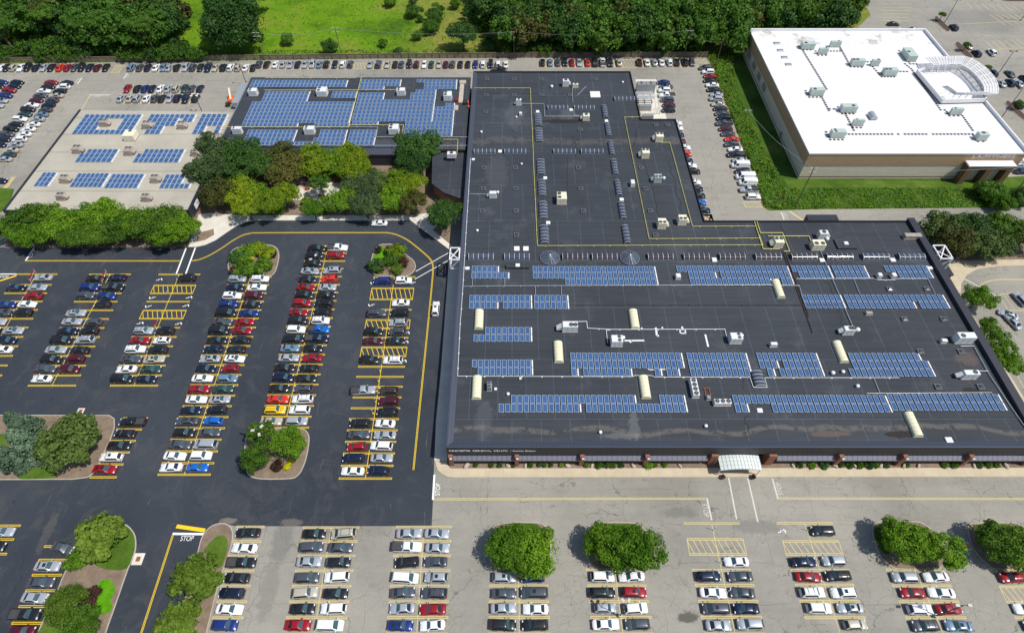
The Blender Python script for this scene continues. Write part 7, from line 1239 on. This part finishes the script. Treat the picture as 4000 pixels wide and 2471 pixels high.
# ================================================================== yards
X, Y = T(2, 1, 1868, 575, 1.2); dm = thing('dumpster', 'open green dumpster full of rubbish behind the inner corner', 'dumpster', (X, Y, .03)); MB().box(-1.5, 1.5, -1.4, -1.3, 0, 1.5).box(-1.5, 1.5, 1.3, 1.4, 0, 1.5).box(-1.5, -1.4, -1.3, 1.3, 0, 1.5).box(1.4, 1.5, -1.3, 1.3, 0, 1.5).box(-1.4, 1.4, -1.3, 1.3, 0, .3).obj('bin', ['dumpster green'], dm)
m = MB(); [m.cbox(rnd.uniform(-1, 1), rnd.uniform(-.9, .9), rnd.uniform(.3, .8), rnd.uniform(.3, .7), .25, rnd.uniform(.7, 1.4), 0, .08) for _ in range(16)]; m.obj('rubbish', ['trash'], dm)
gy = 'machines of the cooling yard'
for lab, x, y, w_, h_, Hh, mt, ct in (('left grey cooling tower in the yard right of the rear wing', 1228, 832, 86, 108, 3.2, 'galvanised', 'cooling tower'), ('right grey cooling tower in the yard right of the rear wing', 1317, 832, 88, 108, 3.2, 'galvanised', 'cooling tower'), ('long grey generator in the cooling yard', 1268, 1025, 118, 62, 1.8, 'galvanised', 'generator'), ('low grey box below the cooling yard', 1295, 1118, 110, 36, 1.2, 'galvanised', 'box')): unit(lab, 2, 0, x, y, w_, h_, 0, Hh, mt, 'y2' if 'tower' in lab else '', gy, 0, name='cooling_tower' if 'tower' in lab else 'generator', cat=ct)
dk = thing('chiller_pipes', 'shiny horizontal pipes between the cooling towers and the generator', 'pipes', (*T(2, 0, 1270, 925, 1.5), 0), 0, gy)
for k in range(4): MB().tube((-3, -1.6 + k * 1.3, 2.0 - .3 * (k % 2)), (3, -1.6 + k * 1.3, 2.0 - .3 * (k % 2)), .32, n=10).obj('pipe', ['shiny duct'], dk)
m = MB(); [m.bar((x, -2, .2), (x, 3, .2), .12, .12).bar((x, -2, 0), (x, -2, 1.6), .1, .1).bar((x, 2.6, 0), (x, 2.6, 1.6), .1, .1) for x in (-2.5, 0, 2.5)]; m.obj('frame', ['fan dark'], dk)
e = [T(2, 0, *p, 0) for p in ((1375, 780), (1412, 1090), (1240, 1095))]; yf = thing('yard_fence', 'wire fence around the cooling yard', 'fence', (0, 0, 0)); m = MB()
for a, b in zip(e, e[1:]): m.bar((*a, 2), (*b, 2), .06, .06).bar((*a, .1), (*b, .1), .06, .06); [m.bar((a[0] + (b[0] - a[0]) * i / 6, a[1] + (b[1] - a[1]) * i / 6, 0), (a[0] + (b[0] - a[0]) * i / 6, a[1] + (b[1] - a[1]) * i / 6, 2), .07, .07) for i in range(7)]
m.obj('frame', ['galvanised'], yf)
# trailer and lift by the left end of the panel roof
X, Y = T(0, 0, 2290, 890, 2.6); tr2 = thing('white_trailer', 'long flat white trailer beside the left end of the panel roof', 'trailer', (X, Y, .03), math.radians(0)); MB().cbox(0, 0, 2.4, 12, 1.0, 2.6, 0, .05).obj('body', ['conduit'], tr2); [MB().tube((s, y, .45), (s * 1.25, y, .45), .45, n=12).obj('wheel', ['black rubber'], tr2) for s in (-.9, .9) for y in (-4, -2.9)]
X, Y = T(0, 0, 2205, 935, 1.5); lf = thing('boom_lift', 'orange and cream boom lift left of the white trailer', 'lift', (X, Y, .03), .3); MB().cbox(0, 0, 1.8, 3.4, .6, 1.5, 0, .1).obj('chassis', ['orange paint'], lf); MB().bar((0, -1, 1.5), (.3, 2.2, 3.8), .5, .5).obj('boom', ['cream metal'], lf); MB().cbox(-1.2, -2.6, 1.4, 1.2, .3, 1.3).obj('bucket', ['fan dark'], lf); [MB().tube((s, y, .5), (s * 1.35, y, .5), .5, n=12).obj('wheel', ['black rubber'], lf) for s in (-.8, .8) for y in (-1.2, 1.2)]
for lab, x, y, w_, h_, Hh, mt in (('tan plank ramp between panel roof and long building', 1965, 880, 40, 190, .3, 'boulder'), ('tan scaffold platform at the rear between the two roofs', 1978, 795, 62, 26, .6, 'boulder'), ('pink crate beside the plank ramp', 1920, 962, 26, 26, .5, 'paint red'), ('brown pallet beside the plank ramp', 1915, 1035, 36, 40, .3, 'boulder'), ('black wheeled machine on the strip between the roofs', 2000, 988, 30, 32, .8, 'fan dark'), ('upper orange barrel beside the long building wall', 2028, 992, 14, 20, .8, 'orange paint'), ('lower orange barrel beside the long building wall', 2035, 1035, 14, 20, .8, 'orange paint')):
    f = T(1, 0, x, y, 6); X, Y = f; wd = w_ / 28.; dp_ = h_ / 14.5
    if 'barrel' in lab: o = MB().tube((0, 0, 0), (0, 0, .9), .3, .28, 10).tube((0, 0, .25), (0, 0, .35), .32, n=10).tube((0, 0, .6), (0, 0, .7), .32, n=10).obj('barrel', [mt], None, (X, Y, 6.0))
    else:
        m = MB().cbox(0, 0, wd, dp_, .02, Hh, 0, .04); [m.box(-wd / 2 - .05, wd / 2 + .05, -dp_ / 2 + dp_ * (i + .4) / 4, -dp_ / 2 + dp_ * (i + .6) / 4, 0, Hh + .05) for i in range(4)]; o = m.obj('building_material', [mt], None, (X, Y, 6.0))
    tag(o, lab, 'barrel' if 'barrel' in lab else 'material', 'building materials between the roofs')
# roofing spots: small flags along the front slope of the panel roof
for i in range(0): pass
# courtyard furniture
for i, (x, y, w_, d_, lab) in enumerate([(490, 288, 1.5, 1.0, 'red table at the patio centre'), (430, 250, 2.4, .6, 'red bench behind the patio'), (172, 275, .5, 1.6, 'short red bench at the left end of the patio'), (625, 355, 1.8, .7, 'red bench under the middle patio trees'), (930, 340, 1.6, .6, 'red bench at the right part of the patio'), (480, 205, .6, 1.6, 'red bench along the rear path'), (233, 415, .6, .8, 'small red seat front left'), (775, 215, 1.6, 1.6, 'dark red round table at the rear right')]):
    X, Y = T(1, 1, x, y, .5); t = thing('garden_bench' if 'bench' in lab or 'seat' in lab else 'garden_table', lab + ' of the courtyard' , 'bench' if 'bench' in lab or 'seat' in lab else 'table', (X, Y, .13), 0, 'red furniture of the courtyard'); MB().cbox(0, 0, w_, d_, .4, .48, 0, .02).obj('top', ['red bench'], t); [MB().box(a * w_ * .4 - .05, a * w_ * .4 + .05, -d_ * .4, d_ * .4, 0, .4).obj('leg', ['red bench'], t) for a in (-1, 1)]
# walkers
for x, y, c, r, shirt, lab in ((2316, 1110, 0, 2, 'paint dark grey', 'person in dark clothes walking across the dark lot'),):
    X, Y = T(c, r, x, y, .9); sk = bpy.data.meshes.new('person'); vv = [(0, 0, .95), (0, 0, 1.2), (0, 0, 1.42), (0, 0, 1.52), (0, .02, 1.66), (.19, 0, 1.4), (.27, .05, 1.12), (.27, .16, .9), (-.19, 0, 1.4), (-.27, -.05, 1.12), (-.27, .04, .88), (.1, 0, .9), (.11, .14, .48), (.11, .2, .06), (.11, .32, .04), (-.1, 0, .9), (-.11, -.06, .48), (-.11, -.22, .08), (-.11, -.1, .03)]
    ee = [(0, 1), (1, 2), (2, 3), (3, 4), (2, 5), (5, 6), (6, 7), (2, 8), (8, 9), (9, 10), (0, 11), (11, 12), (12, 13), (13, 14), (0, 15), (15, 16), (16, 17), (17, 18)]; sk.from_pydata(vv, ee, []); o = link('person', sk, None, (X, Y, .03), 2.2); md = o.modifiers.new('Skin', 'SKIN'); sk.skin_vertices or None
    if not sk.skin_vertices:
        pass
    rad = [.15, .15, .15, .06, .1, .07, .05, .035, .07, .05, .035, .1, .07, .045, .035, .1, .07, .045, .035]
    if sk.skin_vertices:
        for i, q_ in enumerate(rad): sk.skin_vertices[0].data[i].radius = (q_, q_ * .85)
        sk.skin_vertices[0].data[0].use_root = True
    o.modifiers.new('Sub', 'SUBSURF').levels = 1; sk.materials.append(MATS[shirt]); tag(o, lab, 'person'); MB().sphere((0, .02, 1.7), .12, .13, .12, 8, 6, 0, True).obj('hair', ['fan dark'], o)
print('objects', len(bpy.data.objects))
